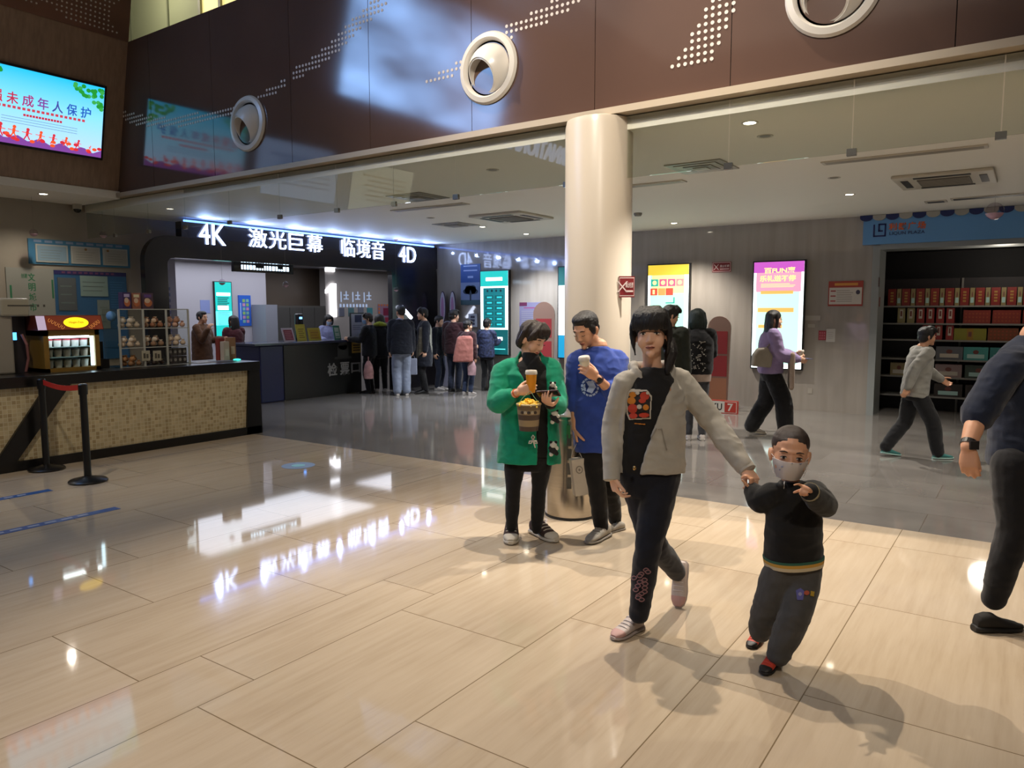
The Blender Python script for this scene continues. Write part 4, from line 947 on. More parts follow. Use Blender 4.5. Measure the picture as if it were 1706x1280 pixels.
mb = MB(); mb.box((.09, .005, 0), (hw - .01, .16, .004), E('header_glow', '6a2a16', .6), hf); mb.disc(hf, hw * .58, .082, .13, .06, .004, .009, E('oval_yellow', 'ffd21c', 1.3), 28); mb.box((.0, .005, 0), (.085, .16, .004), E('header_pale', 'c8b4cc', .6), hf)
gl2 = E('swirl', 'c07a3c', .8)
for i in range(5):
    for sgn in (-1, 1):
        q = [hf.pt(hw * .58 + sgn * (.14 + .03 * i + .02 * math.sin(u_)), .03 + .02 * i + .018 * math.cos(u_ * 1.3), .006) for u_ in np.linspace(0, 4, 9)]
        if all(.09 < (np.array(p) - hf.o) @ hf.u < hw - .015 for p in q): mb.tube(q, .0025, gl2, 6)
mb.text('Häagen-Dazs', hf, hw * .58, .082, .15, .03, M('oval_text', '7a4a10', .5), .009, .002); mb.build('header_art', t)
random.seed(3); idx = 0
for r, (z_, n, c1, c2) in enumerate(((.99, 5, 'b9b6ac', '8f8c7c'), (1.108, 5, 'b5a08c', '7c6c5c'), (1.218, 5, 'c9c8c8', '9a2a3c'))):
    for i in range(n):
        y = fy0 + .095 + i * .092; x = fx - .12; hh = .07
        o = MB().lathe([(.034, 0), (.040, hh)], (x, y, z_), M('tub' + c1, c1, .5), 16, cap=True).build('ice_cream_tub', smooth=False)
        tag(o, '%s ice cream tub from the left on the %s shelf of the mini fridge' % (ORD[i], ('bottom', 'middle', 'top')[r]), 'tub', 'ice cream tubs in the fridge')
        MB().lathe([(.043, hh), (.043, hh + .014), (0, hh + .014)], (x, y, z_), M('lid' + c2, c2, .4), 16).build('lid', o)
# coffee machine left
t = thing('drink_machine', 'tall white drink dispenser at the left end of the snack counter', 'drink machine', (-8.95, 3.4, .95))
cm = M('machine_white', '8f887c', .35)
MB().box((-9.11, 2.95, .95), (-8.75, 3.46, 1.62), cm).build('body', t, bevel=.02); MB().box((-9.11, 3.34, 1.55), (-8.72, 3.62, 1.74), M('machine_head', '96907f', .35)).build('head', t, bevel=.02)
MB().box((-9.11, 3.46, .95), (-8.86, 3.62, 1.55), M('machine_dark', '201c22', .4)).build('tap_panel', t); MB().box((-8.86, 3.48, 1.30), (-8.855, 3.53, 1.38), E('machine_blue', '4a9af0', 3)).build('display', t)
mb = MB(); mb.tube([(-8.83, 3.57, 1.36), (-8.80, 3.60, 1.25), (-8.83, 3.62, 1.1), (-8.86, 3.60, .96)], .014, M('pink_tube', '8a5a58', .5)); mb.build('hose', t)
mf = Fr((-8.72, 3.36, 1.6), (0, 1, 0), (0, 0, 1), (1, 0, 0)); mb = MB(); mb.box((.05, .055, 0), (.3, .07, .002), M('mc_txt', '4a463e', .5), mf); mb.box((.33, .05, 0), (.35, .075, .002), M('mc_txt', '4a463e', .5), mf); mb.box((.39, .05, 0), (.41, .075, .002), M('mc_txt', '4a463e', .5), mf); mb.build('print', t)
# acrylic bins with snacks
acr = glass_mat('acrylic', 'eef0ec', 1.25, .05)
by0, by1, bx = 4.5, 5.36, -8.62
t = thing('snack_display', 'clear acrylic snack display of nine bins on the counter', 'display case', (bx - .2, (by0 + by1) / 2, .95))
edgem = M('acrylic_edge', 'a9a8a0', .25)
cw_ = (by1 - by0) / 3; ch = .225
for i in range(4): MB().box((bx - .36, by0 + i * cw_ - .004, .95), (bx, by0 + i * cw_ + .004, .95 + 3 * ch), acr).build('divider', t)
for j in range(4): MB().box((bx - .36, by0, .95 + j * ch - .003), (bx, by1, .95 + j * ch + .003), acr).build('tray', t)
mb = MB()
for i in range(4): mb.box((bx - .008, by0 + i * cw_ - .011, .95), (bx + .006, by0 + i * cw_ + .011, .95 + 3 * ch), edgem)
for j in range(4): mb.box((bx - .006, by0, .95 + j * ch - .005), (bx + .004, by1, .95 + j * ch + .005), edgem)
mb.build('edge_strips', t)
sn = [('b0a08a', 'c4b8a4'), ('8c5a3c', 'd0b496'), ('c8a08c', 'a8785c'), ('c0ac94', 'd8c8b4'), ('8a6a50', 'd0c0ac'), ('c4ae98', 'd8c6b0'), ('8c6440', 'aa7a4c'), ('4a3a34', 'b8a890'), ('5a4c48', '8a7c74')]
rowname = ('bottom', 'middle', 'top'); colname = ('left', 'middle', 'right')
random.seed(21)
for j in range(3):
    for i in range(3):
        cols = sn[(2 - j) * 3 + i]
        if j == 0 and i == 2:
            for k in range(8):
                o = MB().box((bx - .1, by0 + i * cw_ + .03 + (k % 4) * .062, .956 + (k // 4) * .1), (bx - .04, by0 + i * cw_ + .085 + (k % 4) * .062, 1.05 + (k // 4) * .1), M('dark_pack', '3c3634', .4)).build('snack_packet')
                tag(o, '%s dark packet of the %s row in the lower right acrylic bin' % (ORD[k % 4], ('bottom', 'top')[k // 4]), 'snack', 'dark packets in the acrylic bin'); f = Fr((bx - .04, by0 + i * cw_ + .03 + (k % 4) * .062, .956 + (k // 4) * .1), (0, 1, 0), (0, 0, 1), (1, 0, 0)); m2 = MB(); m2.disc(f, .028, .05, .017, .02, 0, .003, M('pack_pale', '8a847c', .5), 10); m2.build('label_spot', o)
            continue
        n = 9
        for k in range(n):
            layer = k // 5; kk = k % 5
            y = by0 + (i + (.16 + .17 * kk + (.07 if layer else 0))) * cw_; x = bx - .06 - .05 * (kk % 2); z_ = .955 + j * ch + .034 + layer * .055
            r = random.uniform(.028, .036)
            o = MB().ball((x, y, z_), (r * 1.1, r, r * .92), M('snk' + cols[k % 2], cols[k % 2], .6), 10).build('snack_bag', smooth=True)
            tag(o, '%s snack bag from the left in the %s layer of the %s %s acrylic bin' % (ORD[kk], ('lower', 'upper')[layer], rowname[j], colname[i]), 'snack', 'snack bags in the acrylic bins')
            MB().cyl((x, y, z_ + r * .8), (x, y, z_ + r * 1.35), r * .35, M('snk' + cols[(k + 1) % 2], cols[(k + 1) % 2], .6), 8, r * .6).build('tie', o)
for i, (a, b_) in enumerate(((236, 589), (255, 589))):
    p = onX(a, b_, bx + .01); f = Fr((bx + .008, p[1], p[2] - .09), (0, 1, 0), (0, 0, 1), (1, 0, 0)); o = MB().box((0, 0, 0), (.1, .12, .004), M('price_card', 'a8a08a', .5), f).build('price_card'); tag(o, ('left', 'right')[i] + ' cream price card on the acrylic snack display', 'card', 'price cards')
    mb = MB(); mb.box((.02, .03, .004), (.045, .09, .006), M('price_txt', '4a4438', .5), f); mb.box((.055, .03, .004), (.08, .08, .006), M('price_txt', '4a4438', .5), f); mb.build('print', o)
# snack boxes on top
for i, (a, b_, c, d, col, lab) in enumerate(((204, 487, 220, 520, '3a2a58', 'purple snack box on top of the acrylic display'), (220, 488, 236, 520, '8a5a4a', 'orange and cream snack box on top of the acrylic display'), (237, 488, 257, 520, '4a3644', 'dark snack box with gold tubs on top of the acrylic display'))):
    p, q = onX(a, b_, bx - .1), onX(c, d, bx - .1); f = Fr((bx - .1, p[1], .95 + 3 * ch + .004), (0, 1, 0), (0, 0, 1), (1, 0, 0)); w = q[1] - p[1] - .006; h = p[2] - f.o[2]
    o = MB().box((0, 0, -.1), (w, h, 0), M('sb' + col, col, .4), f).build('snack_box'); tag(o, lab, 'box', 'snack boxes on the display')
    mb = MB(); mb.disc(f, w * .5, h * .38, w * .36, h * .24, 0, .006, M('sbo', 'b0643c', .5), 16); mb.disc(f, w * .4, h * .52, w * .26, h * .16, .006, .009, M('sbc', 'bfa48c', .5), 14); mb.box((w * .15, h * .72, 0), (w * .8, h * .9, .004), M('sbw%d' % i, ('a89cc0', 'c8be9c', '5a3c7a')[i], .5), f); mb.build('print', o)
tag(MB().ball(onX(185, 527, -8.8), (.05, .055, .06), M('blue_bag', '5a8cc0', .5), 12).build('sweet_bag', smooth=True), 'small blue sweet bag beside the acrylic display', 'bag')
p = onX(187, 600, -8.8); t = thing('cash_register', 'dark till between the fridge and the acrylic display', 'till', (-8.85, 4.4, .95)); MB().box((-9.0, 4.30, .95), (-8.8, 4.46, 1.05), M('till', '1c1a1c', .4)).build('base', t); MB().box((-8.98, 4.29, 1.05), (-8.95, 4.47, 1.25), M('till', '1c1a1c', .4)).build('monitor', t)
# papers on the counter
for i, (y, lab) in enumerate(((5.42, 'white paper mat on the counter beside the acrylic display'), (5.72, 'grey folded paper mat on the counter'))):
    tag(MB().box((-8.8, y, .951), (-8.55, y + .26, .957), M('mat%d' % i, ('a4a0a0', '6c7084')[i], .6)).build('paper_mat'), lab, 'paper')
tag(MB().ball((-8.6, 6.02, .965), (.05, .05, .014), E('cyan_puck', '3ff0d8', 1.2), 16).build('glowing_puck', smooth=True), 'glowing cyan puck near the end of the counter', 'lamp')
# ------------------------------------------------------------------ belt stanchions and floor stickers
def stanchion(x, y, lab):
    t = thing('belt_stanchion', lab, 'stanchion', (x, y, 0), 'belt stanchions'); m = M('stanchion_black', '141314', .3)
    MB().lathe([(0, 0), (.165, 0), (.168, .015), (.155, .028), (.06, .05), (.034, .06)], (x, y, 0), m, 36).build('base', t, True)
    MB().cyl((x, y, .05), (x, y, .86), .032, m, 24).build('post', t, True); MB().lathe([(.04, 0), (.04, .09), (.03, .1), (0, .1)], (x, y, .83), m, 24).build('head', t, True)
A, B_ = fl(147, 803), fl(78, 783)
stanchion(A[0], A[1], 'near black belt stanchion in front of the snack counter'); stanchion(B_[0], B_[1], 'far black belt stanchion close to the snack counter')
mb = MB(); P = [A * (1 - q) + B_ * q for q in np.linspace(.05, .95, 9)]; 
for i in range(8):
    z0 = .895 - .03 * math.sin(PI * i / 8); z1 = .895 - .03 * math.sin(PI * (i + 1) / 8); a, b_ = P[i], P[i + 1]; nrm = np.array((-(b_ - a)[1], (b_ - a)[0], 0)); nrm = nrm / np.linalg.norm(nrm) * .0015
    mb.add([(*(a - nrm)[:2], z0 - .025), (*(b_ - nrm)[:2], z1 - .025), (*(b_ - nrm)[:2], z1 + .025), (*(a - nrm)[:2], z0 + .025), (*(a + nrm)[:2], z0 - .025), (*(b_ + nrm)[:2], z1 - .025), (*(b_ + nrm)[:2], z1 + .025), (*(a + nrm)[:2], z0 + .025)], [(0, 1, 2, 3), (4, 7, 6, 5), (0, 4, 5, 1), (1, 5, 6, 2), (2, 6, 7, 3), (3, 7, 4, 0)], M('belt_red', 'c02a22', .5))
tag(mb.build('barrier_belt'), 'red belt stretched between the two stanchions', 'belt')
fs = M('floor_sticker', '2a5a9a', .3); fw_ = M('floor_sticker_white', 'b6bcc8', .3)
def strip(x0, y0, x1, y1, lab):
    f = Fr((x0, y0, .0), (1, 0, 0), (0, 1, 0), (0, 0, 1)); w, h = x1 - x0, y1 - y0
    o = MB().box((0, 0, .0005), (w, h, .002), fs, f).build('floor_sticker'); tag(o, lab, 'floor sticker', 'queue stickers'); mb = MB(); mb.box((w * .46, h * .1, .002), (w * .54, h * .18, .003), fw_, f)
    for i in range(9): mb.box((w * .35, h * (.2 + .075 * i), .002), (w * .65, h * (.25 + .075 * i), .003), fw_, f)
    mb.build('print', o)
strip(-7.24, 1.7, -7.14, 3.06, 'far blue queue strip on the floor by the stanchions'); strip(-6.12, 1.5, -6.02, 3.08, 'near blue queue strip on the floor')
p = fl(497, 776); f = Fr((p[0], p[1], 0), (1, 0, 0), (0, 1, 0), (0, 0, 1)); o = MB().disc(f, 0, 0, .17, .17, .0005, .002, M('round_sticker', '2a5a78', .3), 32).build('floor_sticker'); tag(o, 'round blue floor sticker out on the beige tiles', 'floor sticker'); MB().disc(f, 0, 0, .07, .07, .002, .003, M('round_sticker2', '4fb0a8', .3), 24).build('print', o)
# ------------------------------------------------------------------ steel bin
bc = (-2.92, 5.02); t = thing('litter_bin', 'round brushed steel litter bin beside the column', 'bin', (bc[0], bc[1], 0))
bst = M('bin_steel', 'b8b0a4', .22, 1.0, var=.06, vscale=3, stretch=(1, 1, 40))
MB().lathe([(.0, .0), (.205, 0), (.205, .76), (.0, .76)], (bc[0], bc[1], 0.012), bst, 48).build('drum', t, True); MB().lathe([(.207, 0), (.207, .02)], (bc[0], bc[1], 0.0), M('rubber', '2a2826', .6), 48).build('foot_ring', t)
MB().lathe([(.18, .77), (.207, .77), (.21, .785), (.207, .80), (.19, .805), (.06, .80), (0, .80)], (bc[0], bc[1], 0), bst, 48).build('lid', t, True)
dv = np.array((-bc[0], -bc[1], 0)); dv /= np.linalg.norm(dv); sd = np.array((-dv[1], dv[0], 0))
mb = MB(); f = Fr(np.array((bc[0], bc[1], 0)) + dv * .204, sd, (0, 0, 1), dv)
q = np.array((bc[0], bc[1], 0))
def cylpt(a, z, r=.2065): v = dv * math.cos(a / .205) + sd * math.sin(a / .205); return q + v * r + np.array((0, 0, z))
for i in range(4): mb.add([cylpt(-.015 - .02, .25 + .11 * i), cylpt(.02 - .02, .25 + .11 * i), cylpt(.02 - .02, .34 + .11 * i), cylpt(-.015 - .02, .34 + .11 * i)], [(0, 1, 2, 3)], M('bin_txt', '5a554c', .5))
mb.add([cylpt(-.04, .64), cylpt(-.01, .64), cylpt(-.01, .74), cylpt(-.04, .74)], [(0, 1, 2, 3)], M('bin_green', '3f8a4a', .5)); mb.build('print', t)
# ================================================================== PEOPLE
ZV = np.array((0, 0, 1.0))
CFH = np.array((CF[0], CF[1], 0)); CFH = CFH / np.linalg.norm(CFH)
def nrm(v): v = np.array(v, float); return v / (np.linalg.norm(v) + 1e-9)
def D3(r, t, u=0.0): return nrm(CR * r - CFH * t + ZV * u)       # right of picture, towards viewer, up
def eball(mb, c, ax, r, m, n=20):
    V = []; F = []; h = n // 2
    for i in range(h + 1):
        p = PI * i / h
        for k in range(n):
            t = 2 * PI * k / n; V.append(c + ax[0] * r[0] * math.sin(p) * math.cos(t) + ax[1] * r[1] * math.sin(p) * math.sin(t) + ax[2] * r[2] * math.cos(p))
    for i in range(h):
        for k in range(n): k2 = (k + 1) % n; F.append((i * n + k, (i + 1) * n + k, (i + 1) * n + k2, i * n + k2))
    mb.add(V, F, m)
def limb(mb, pts, rads, m, n=14, sub=3):
    pts = [np.array(p, float) for p in pts]
    if len(pts) > 2 and sub:                                    # Catmull-Rom through the joints
        Q = []; R = []
        for i in range(len(pts) - 1):
            p0, p1, p2, p3 = pts[max(i - 1, 0)], pts[i], pts[i + 1], pts[min(i + 2, len(pts) - 1)]
            for j in range(sub):
                t = j / sub; Q.append(.5 * (2 * p1 + (p2 - p0) * t + (2 * p0 - 5 * p1 + 4 * p2 - p3) * t * t + (3 * p1 - p0 - 3 * p2 + p3) * t ** 3)); R.append(rads[i] * (1 - t) + rads[i + 1] * t)
        Q.append(pts[-1]); R.append(rads[-1]); pts, rads = Q, R
    mb.tube(pts, list(rads), m, n)
    for p, r in ((pts[0], rads[0]), (pts[-1], rads[-1])): mb.ball(p, r, m, n)
    for p, r in zip(pts[1:-1], rads[1:-1]): mb.ball(p, r, m, 10)
def loft(mb, rings, m, n=32, pw=2.3):
    V = []; F = []
    for c, s, f, a, b in rings:
        for k in range(n):
            t = 2 * PI * k / n; x, y = math.cos(t), math.sin(t)
            x = math.copysign(abs(x) ** (2 / pw), x); y = math.copysign(abs(y) ** (2 / pw), y)
            V.append(c + s * a * x + f * b * y)
    for i in range(len(rings) - 1):
        for k in range(n): k2 = (k + 1) % n; F.append((i * n + k, i * n + k2, (i + 1) * n + k2, (i + 1) * n + k))
    F.append(tuple(range(n - 1, -1, -1))); F.append(tuple((len(rings) - 1) * n + k for k in range(n)))
    mb.add(V, F, m)
def shell(mb, rings, th, m, n=44):
    """open-fronted garment wall; rings: (centre, side, fwd, a, b, gap_a, gap_b) with gaps in degrees from the front"""
    V = []; F = []; L = len(rings)
    for c, s, f, a, b, ga, gb in rings:
        t0, t1 = math.radians(ga), 2 * PI - math.radians(gb)
        for q in (0, th):
            for k in range(n + 1):
                t = t0 + (t1 - t0) * k / n; V.append(c - s * (a - q) * math.sin(t) + f * (b - q) * math.cos(t))
    w = n + 1
    def ix(i, q, k): return i * 2 * w + q * w + k
    for i in range(L - 1):
        for k in range(n):
            F.append((ix(i, 0, k), ix(i, 0, k + 1), ix(i + 1, 0, k + 1), ix(i + 1, 0, k))); F.append((ix(i, 1, k), ix(i + 1, 1, k), ix(i + 1, 1, k + 1), ix(i, 1, k + 1)))
        for k in (0, n): F.append((ix(i, 0, k), ix(i + 1, 0, k), ix(i + 1, 1, k), ix(i, 1, k)))
    for i in (0, L - 1):
        for k in range(n): F.append((ix(i, 0, k), ix(i, 1, k), ix(i, 1, k + 1), ix(i, 0, k + 1)))
    mb.add(V, F, m)
def vox(mb, size, smooth=3, factor=.5):
    me = bpy.data.meshes.new('v'); me.from_pydata(mb.V, [], mb.F); me.update()
    bm = bmesh.new(); bm.from_mesh(me); bmesh.ops.recalc_face_normals(bm, faces=bm.faces); bm.to_mesh(me); bm.free()
    o = bpy.data.objects.new('v', me); COL.objects.link(o)
    r = o.modifiers.new('r', 'REMESH'); r.mode = 'VOXEL'; r.voxel_size = size; r.use_smooth_shade = True
    if smooth:
        s = o.modifiers.new('s', 'SMOOTH'); s.iterations = smooth; s.factor = factor
    dg = bpy.context.evaluated_depsgraph_get(); dg.update()
    out = bpy.data.meshes.new_from_object(o.evaluated_get(dg))
    bpy.data.objects.remove(o); bpy.data.meshes.remove(me)
    return out
def wrinkle(me, amp, freq, stretch=(1, 1, 1), seed=0.0):
    n = len(me.vertices); co = np.empty(n * 3, 'f'); me.vertices.foreach_get('co', co); no = np.empty(n * 3, 'f'); me.vertices.foreach_get('normal', no)
    co = co.reshape(-1, 3); no = no.reshape(-1, 3); q = co * freq * np.array(stretch) + seed
    d = np.array([mnoise.noise(Vector(p)) + .5 * mnoise.noise(Vector(p * 2.1)) for p in q.astype(float)])
    d = -np.abs(d) + .35
    co += no * (d * amp)[:, None]; me.vertices.foreach_set('co', co.ravel()); me.update()
def put(me, name, parent, mats, extra=None):
    """link a mesh (world coordinates) under parent; extra: an MB whose faces are joined in with its own materials"""
    off = wl(parent)
    if extra is not None and extra.F:
        V = [v.co[:] for v in me.vertices]; F = [tuple(p.vertices) for p in me.polygons]; k = len(V); I = [0] * len(F) + [i + 1 for i in extra.I]
        m2 = bpy.data.meshes.new(name); m2.from_pydata(V + extra.V, [], F + [tuple(q + k for q in f) for f in extra.F]); m2.update()
        bpy.data.meshes.remove(me); me = m2; mats = list(mats) + extra.mats
    else: me.materials.clear(); I = None
    for m in mats: me.materials.append(m)
    if I: me.polygons.foreach_set('material_index', I)
    me.polygons.foreach_set('use_smooth', [True] * len(me.polygons))
    me.transform(Matrix.Translation(Vector(-off))); me.name = name; me.update()
    o = bpy.data.objects.new(name, me); COL.objects.link(o); o.parent = parent
    return o

SK = M('skin', 'dcae92', .5, spec=.35); SKD = M('skin_warm', 'cc9878', .5, spec=.35); LIP = M('lip', 'a8604f', .45); EYW = M('eye_white', 'cfc6bc', .3); IRI = M('iris', '1c1310', .2); BROW = M('brow', '2a1e18', .8); LASH = M('lash', '17100e', .8)
for m_ in (SK, SKD):
    try:
        bb = m_.node_tree.nodes['Principled BSDF']; bb.inputs['Subsurface Weight'].default_value = .08; bb.inputs['Subsurface Radius'].default_value = (.012, .005, .003); bb.inputs['Subsurface Scale'].default_value = .5
    except Exception: pass
def hairmat(name, col): return M(name, col, .42, spec=.5, var=.35, vscale=40, stretch=(3, 3, .4), bump=.5, bscale=160)
BLACK = hairmat('hair_black', '1a1513'); BROWN = hairmat('hair_brown', '2c2019'); BUZZ = hairmat('hair_buzz', '2c1d15')

class Head:
    def __init__(s, c, f, up=(0, 0, 1), k=1.0):
        s.c = np.array(c, float); s.f = nrm(f); up = np.array(up, float); s.s = nrm(np.cross(s.f, up)); s.u = np.cross(s.s, s.f); s.k = k; s.ax = (s.s, s.f, s.u)
    def p(s, x, y, z): return s.c + (s.s * x + s.f * y + s.u * z) * s.k
    def e(s, mb, x, y, z, a, b, c, m=None, n=20): eball(mb, s.p(x, y, z), s.ax, (a * s.k, b * s.k, c * s.k), m, n)
    def l(s, mb, pts, r, m=None, n=10, sub=3): limb(mb, [s.p(*q) for q in pts], [v * s.k for v in r], m, n, sub)

def head_geo(mb, H, neck, nr, child=False, m=None):
    H.e(mb, 0, -.012, .035, .0745, .092, .078); H.e(mb, 0, .018, -.012, .064, .071, .082)
    if child: H.e(mb, 0, .026, -.045, .056, .055, .055); H.e(mb, 0, .055, -.083, .024, .022, .018)
    else: H.e(mb, 0, .026, -.062, .049, .052, .044); H.e(mb, 0, .064, -.094, .021, .022, .018)
    for s in (-1, 1):
        H.e(mb, s * .030, .048, -.036, .032, .032, .036); H.e(mb, s * .0745, -.008, -.012, .009, .02, .031); H.e(mb, s * .082, -.016, -.004, .006, .014, .022); H.e(mb, s * .010, .090, -.036, .0075, .008, .006)
    H.l(mb, [(0, .080, .012), (0, .088, -.014), (0, .0965, -.032)], (.0075, .0085, .0095)); H.l(mb, [(-.036, .070, .026), (0, .080, .024), (.036, .070, .026)], (.009, .009, .009))
    H.e(mb, 0, .066, -.064, .024, .020, .016)
    limb(mb, [H.p(0, -.012, -.05), (H.p(0, -.02, -.10) + np.array(neck)) / 2, neck], [nr * 1.04, nr * .95, nr * 1.15], m)
def face_geo(ex, H, gaze=(0, 0), mouth=True, shut=False, lipm=None):
    for s in (-1, 1):
        x = s * .031
        if not shut:
            H.e(ex, x, .0815, .0005, .0135, .006, .0058, EYW, 14); H.e(ex, x + gaze[0], .0862, .0005 + gaze[1], .0057, .0026, .0056, IRI, 12)
        H.l(ex, [(x - .014, .080, .001 if not shut else -.002), (x - .006, .0875, .0065 if not shut else -.005), (x + .006, .0875, .0065 if not shut else -.005), (x + .014, .080, .001 if not shut else -.002)], (.0012, .002, .002, .0012), LASH, 6)
        H.l(ex, [(x - s * .015, .0835, .023), (x, .0845, .027), (x + s * .017, .076, .023)], (.002, .0032, .0016), BROW, 6)
    if mouth:
        lm_ = lipm or LIP
        H.l(ex, [(-.021, .0775, -.0635), (-.008, .0855, -.061), (0, .0868, -.0625), (.008, .0855, -.061), (.021, .0775, -.0635)], (.0015, .0032, .0028, .0032, .0015), lm_, 8); H.l(ex, [(-.016, .079, -.067), (0, .0855, -.070), (.016, .079, -.067)], (.002, .0042, .002), lm_, 8)
        H.l(ex, [(-.02, .079, -.0652), (0, .0890, -.0655), (.02, .079, -.0652)], (.0009, .0011, .0009), LASH, 6)
def hand_geo(mb, w, d, n, th, k=1.0, curl=((15, 25, 20),) * 4, thumb=(.5, .6, .35), tc=.5, spread=.06, m=None):
    """w wrist, d towards the fingertips, n the way the palm faces, th the thumb side"""
    w = np.array(w, float); d = nrm(d); n = nrm(np.array(n) - d * (np.array(n) @ d)); th = nrm(np.array(th) - d * (np.array(th) @ d) - n * (np.array(th) @ n))
    rings = [(w + d * y * k, th, n, a * k, b * k) for y, a, b in ((-.012, .024, .018), (.012, .027, .017), (.04, .036, .016), (.07, .041, .0145), (.09, .039, .012), (.098, .034, .009))]
    loft(mb, rings, m, 18)
    for i, (o, L, r) in enumerate(((.029, .041, .0088), (.0095, .046, .009), (-.0105, .042, .0086), (-.0285, .033, .0076))):
        p = w + (d * (.086 - .004 * abs(i - 1)) + th * o) * k; base = nrm(d + th * spread * (1.5 - i)); ang = 0; pts = [p]; cu = curl[i] if len(curl) > i else curl[-1]
        for L2, c in zip((L, L * .62, L * .5), cu):
            ang += math.radians(c); pts.append(pts[-1] + (base * math.cos(ang) + n * math.sin(ang)) * L2 * k)
        limb(mb, pts, [r * k, r * .98 * k, r * .9 * k, r * .78 * k], m, 10, 2)
    p0 = w + (d * .022 + th * .024) * k; t1 = nrm(d * thumb[0] + th * thumb[1] + n * thumb[2]); t2 = nrm(t1 * (1 - tc) + (d * .8 + n * .6) * tc)
    limb(mb, [p0, p0 + t1 * .040 * k, p0 + t1 * .040 * k + t2 * .033 * k, p0 + t1 * .04 * k + t2 * .033 * k + nrm(t2 + n * .2 * tc) * .024 * k], [.0155 * k, .0118 * k, .0105 * k, .0085 * k], m, 10, 2)
FIST = ((70, 85, 50),) * 4; HOLD = ((38, 45, 28), (40, 46, 28), (42, 46, 28), (44, 46, 28)); RELAX = ((18, 26, 18), (22, 30, 20), (26, 34, 22), (30, 38, 24))

def hair_geo(style, H):
    mb = MB(); random.seed(hash(style) % 97 if False else len(style) * 7)
    if style == 'buzz': H.e(mb, 0, -.019, .0435, .0785, .093, .0795); H.e(mb, 0, -.045, .0, .067, .057, .05)
    elif style == 'short': H.e(mb, 0, -.02, .044, .083, .095, .083); H.e(mb, 0, -.05, -.005, .069, .058, .055); H.e(mb, 0, .012, .085, .066, .07, .04); [H.e(mb, s * .072, .012, .012, .012, .026, .04) for s in (-1, 1)]
    else: H.e(mb, 0, -.016, .042, .088, .098, .085); H.e(mb, 0, -.05, -.01, .078, .06, .07)
    if style == 'crop':                                        # the woman in green
        H.e(mb, 0, -.06, -.045, .068, .045, .055)
        for s in (-1, 1):
            H.l(mb, [(s * .02, .03, .118), (s * .06, .055, .085), (s * .082, .045, .035), (s * .08, .03, .0)], (.02, .02, .018, .01)); H.l(mb, [(s * .05, -.02, .1), (s * .085, -.02, .04), (s * .082, -.03, -.03), (s * .07, -.04, -.07)], (.02, .02, .02, .012))
        for i in range(6): x = -.05 + i * .02; H.l(mb, [(x * .3, .03, .118), (x * .8, .068, .092), (x * 1.1, .085, .056)], (.016, .013, .005))
    if style == 'fringe':                                      # the girl
        for i in range(13):
            x = -.07 + i * .0117; y = math.sqrt(max(.0, 1 - (x / .086) ** 2)); H.l(mb, [(x * .55, .045, .116), (x * .95, .030 + .055 * y, .088), (x * 1.03, .026 + .070 * y, .050), (x * 1.05 + random.uniform(-.003, .003), .028 + .070 * y, .022 + random.uniform(-.005, .006))], (.016, .014, .0115, .006))
        for s in (-1, 1):
            H.l(mb, [(s * .055, .01, .1), (s * .084, .022, .04), (s * .086, .028, -.02), (s * .080, .034, -.07), (s * .074, .036, -.10)], (.02, .015, .010, .007, .003)); H.l(mb, [(s * .07, 0, .06), (s * .086, .012, .0), (s * .082, .015, -.06)], (.02, .016, .008))
        H.l(mb, [(-.03, -.1, .0), (-.075, -.075, -.05), (-.086, -.04, -.10), (-.078, -.015, -.155), (-.07, .0, -.19)], (.03, .034, .032, .022, .008))
    if style == 'bob':
        for i in range(9): x = -.08 + i * .02; y = -math.sqrt(max(0, 1 - (x / .09) ** 2)); H.l(mb, [(x * .8, -.02 + .06 * y, .06), (x * 1.05, -.03 + .062 * y, -.05), (x * 1.1, -.03 + .06 * y, -.12)], (.03, .028, .014))
        for s in (-1, 1): H.l(mb, [(s * .06, .02, .08), (s * .085, .03, .0), (s * .08, .03, -.1)], (.025, .02, .012))
    if style == 'long':
        for i in range(9): x = -.08 + i * .02; y = -math.sqrt(max(0, 1 - (x / .09) ** 2)); H.l(mb, [(x * .8, -.02 + .06 * y, .06), (x * 1.05, -.03 + .062 * y, -.06), (x * 1.1, -.045 + .05 * y, -.18), (x * .8, -.05 + .04 * y, -.32)], (.03, .03, .028, .012))
        for s in (-1, 1): H.l(mb, [(s * .06, .02, .08), (s * .085, .02, .0), (s * .085, .01, -.1), (s * .08, -.01, -.2)], (.024, .02, .018, .01))
    if style == 'mop':
        for i in range(8): x = -.06 + i * .017; H.l(mb, [(x * .5, .03, .118), (x, .074, .085), (x * 1.05, .09, .05)], (.018, .015, .006))
        for s in (-1, 1): H.l(mb, [(s * .06, .02, .08), (s * .083, .01, .01), (s * .078, .0, -.03)], (.024, .018, .01))
    return mb
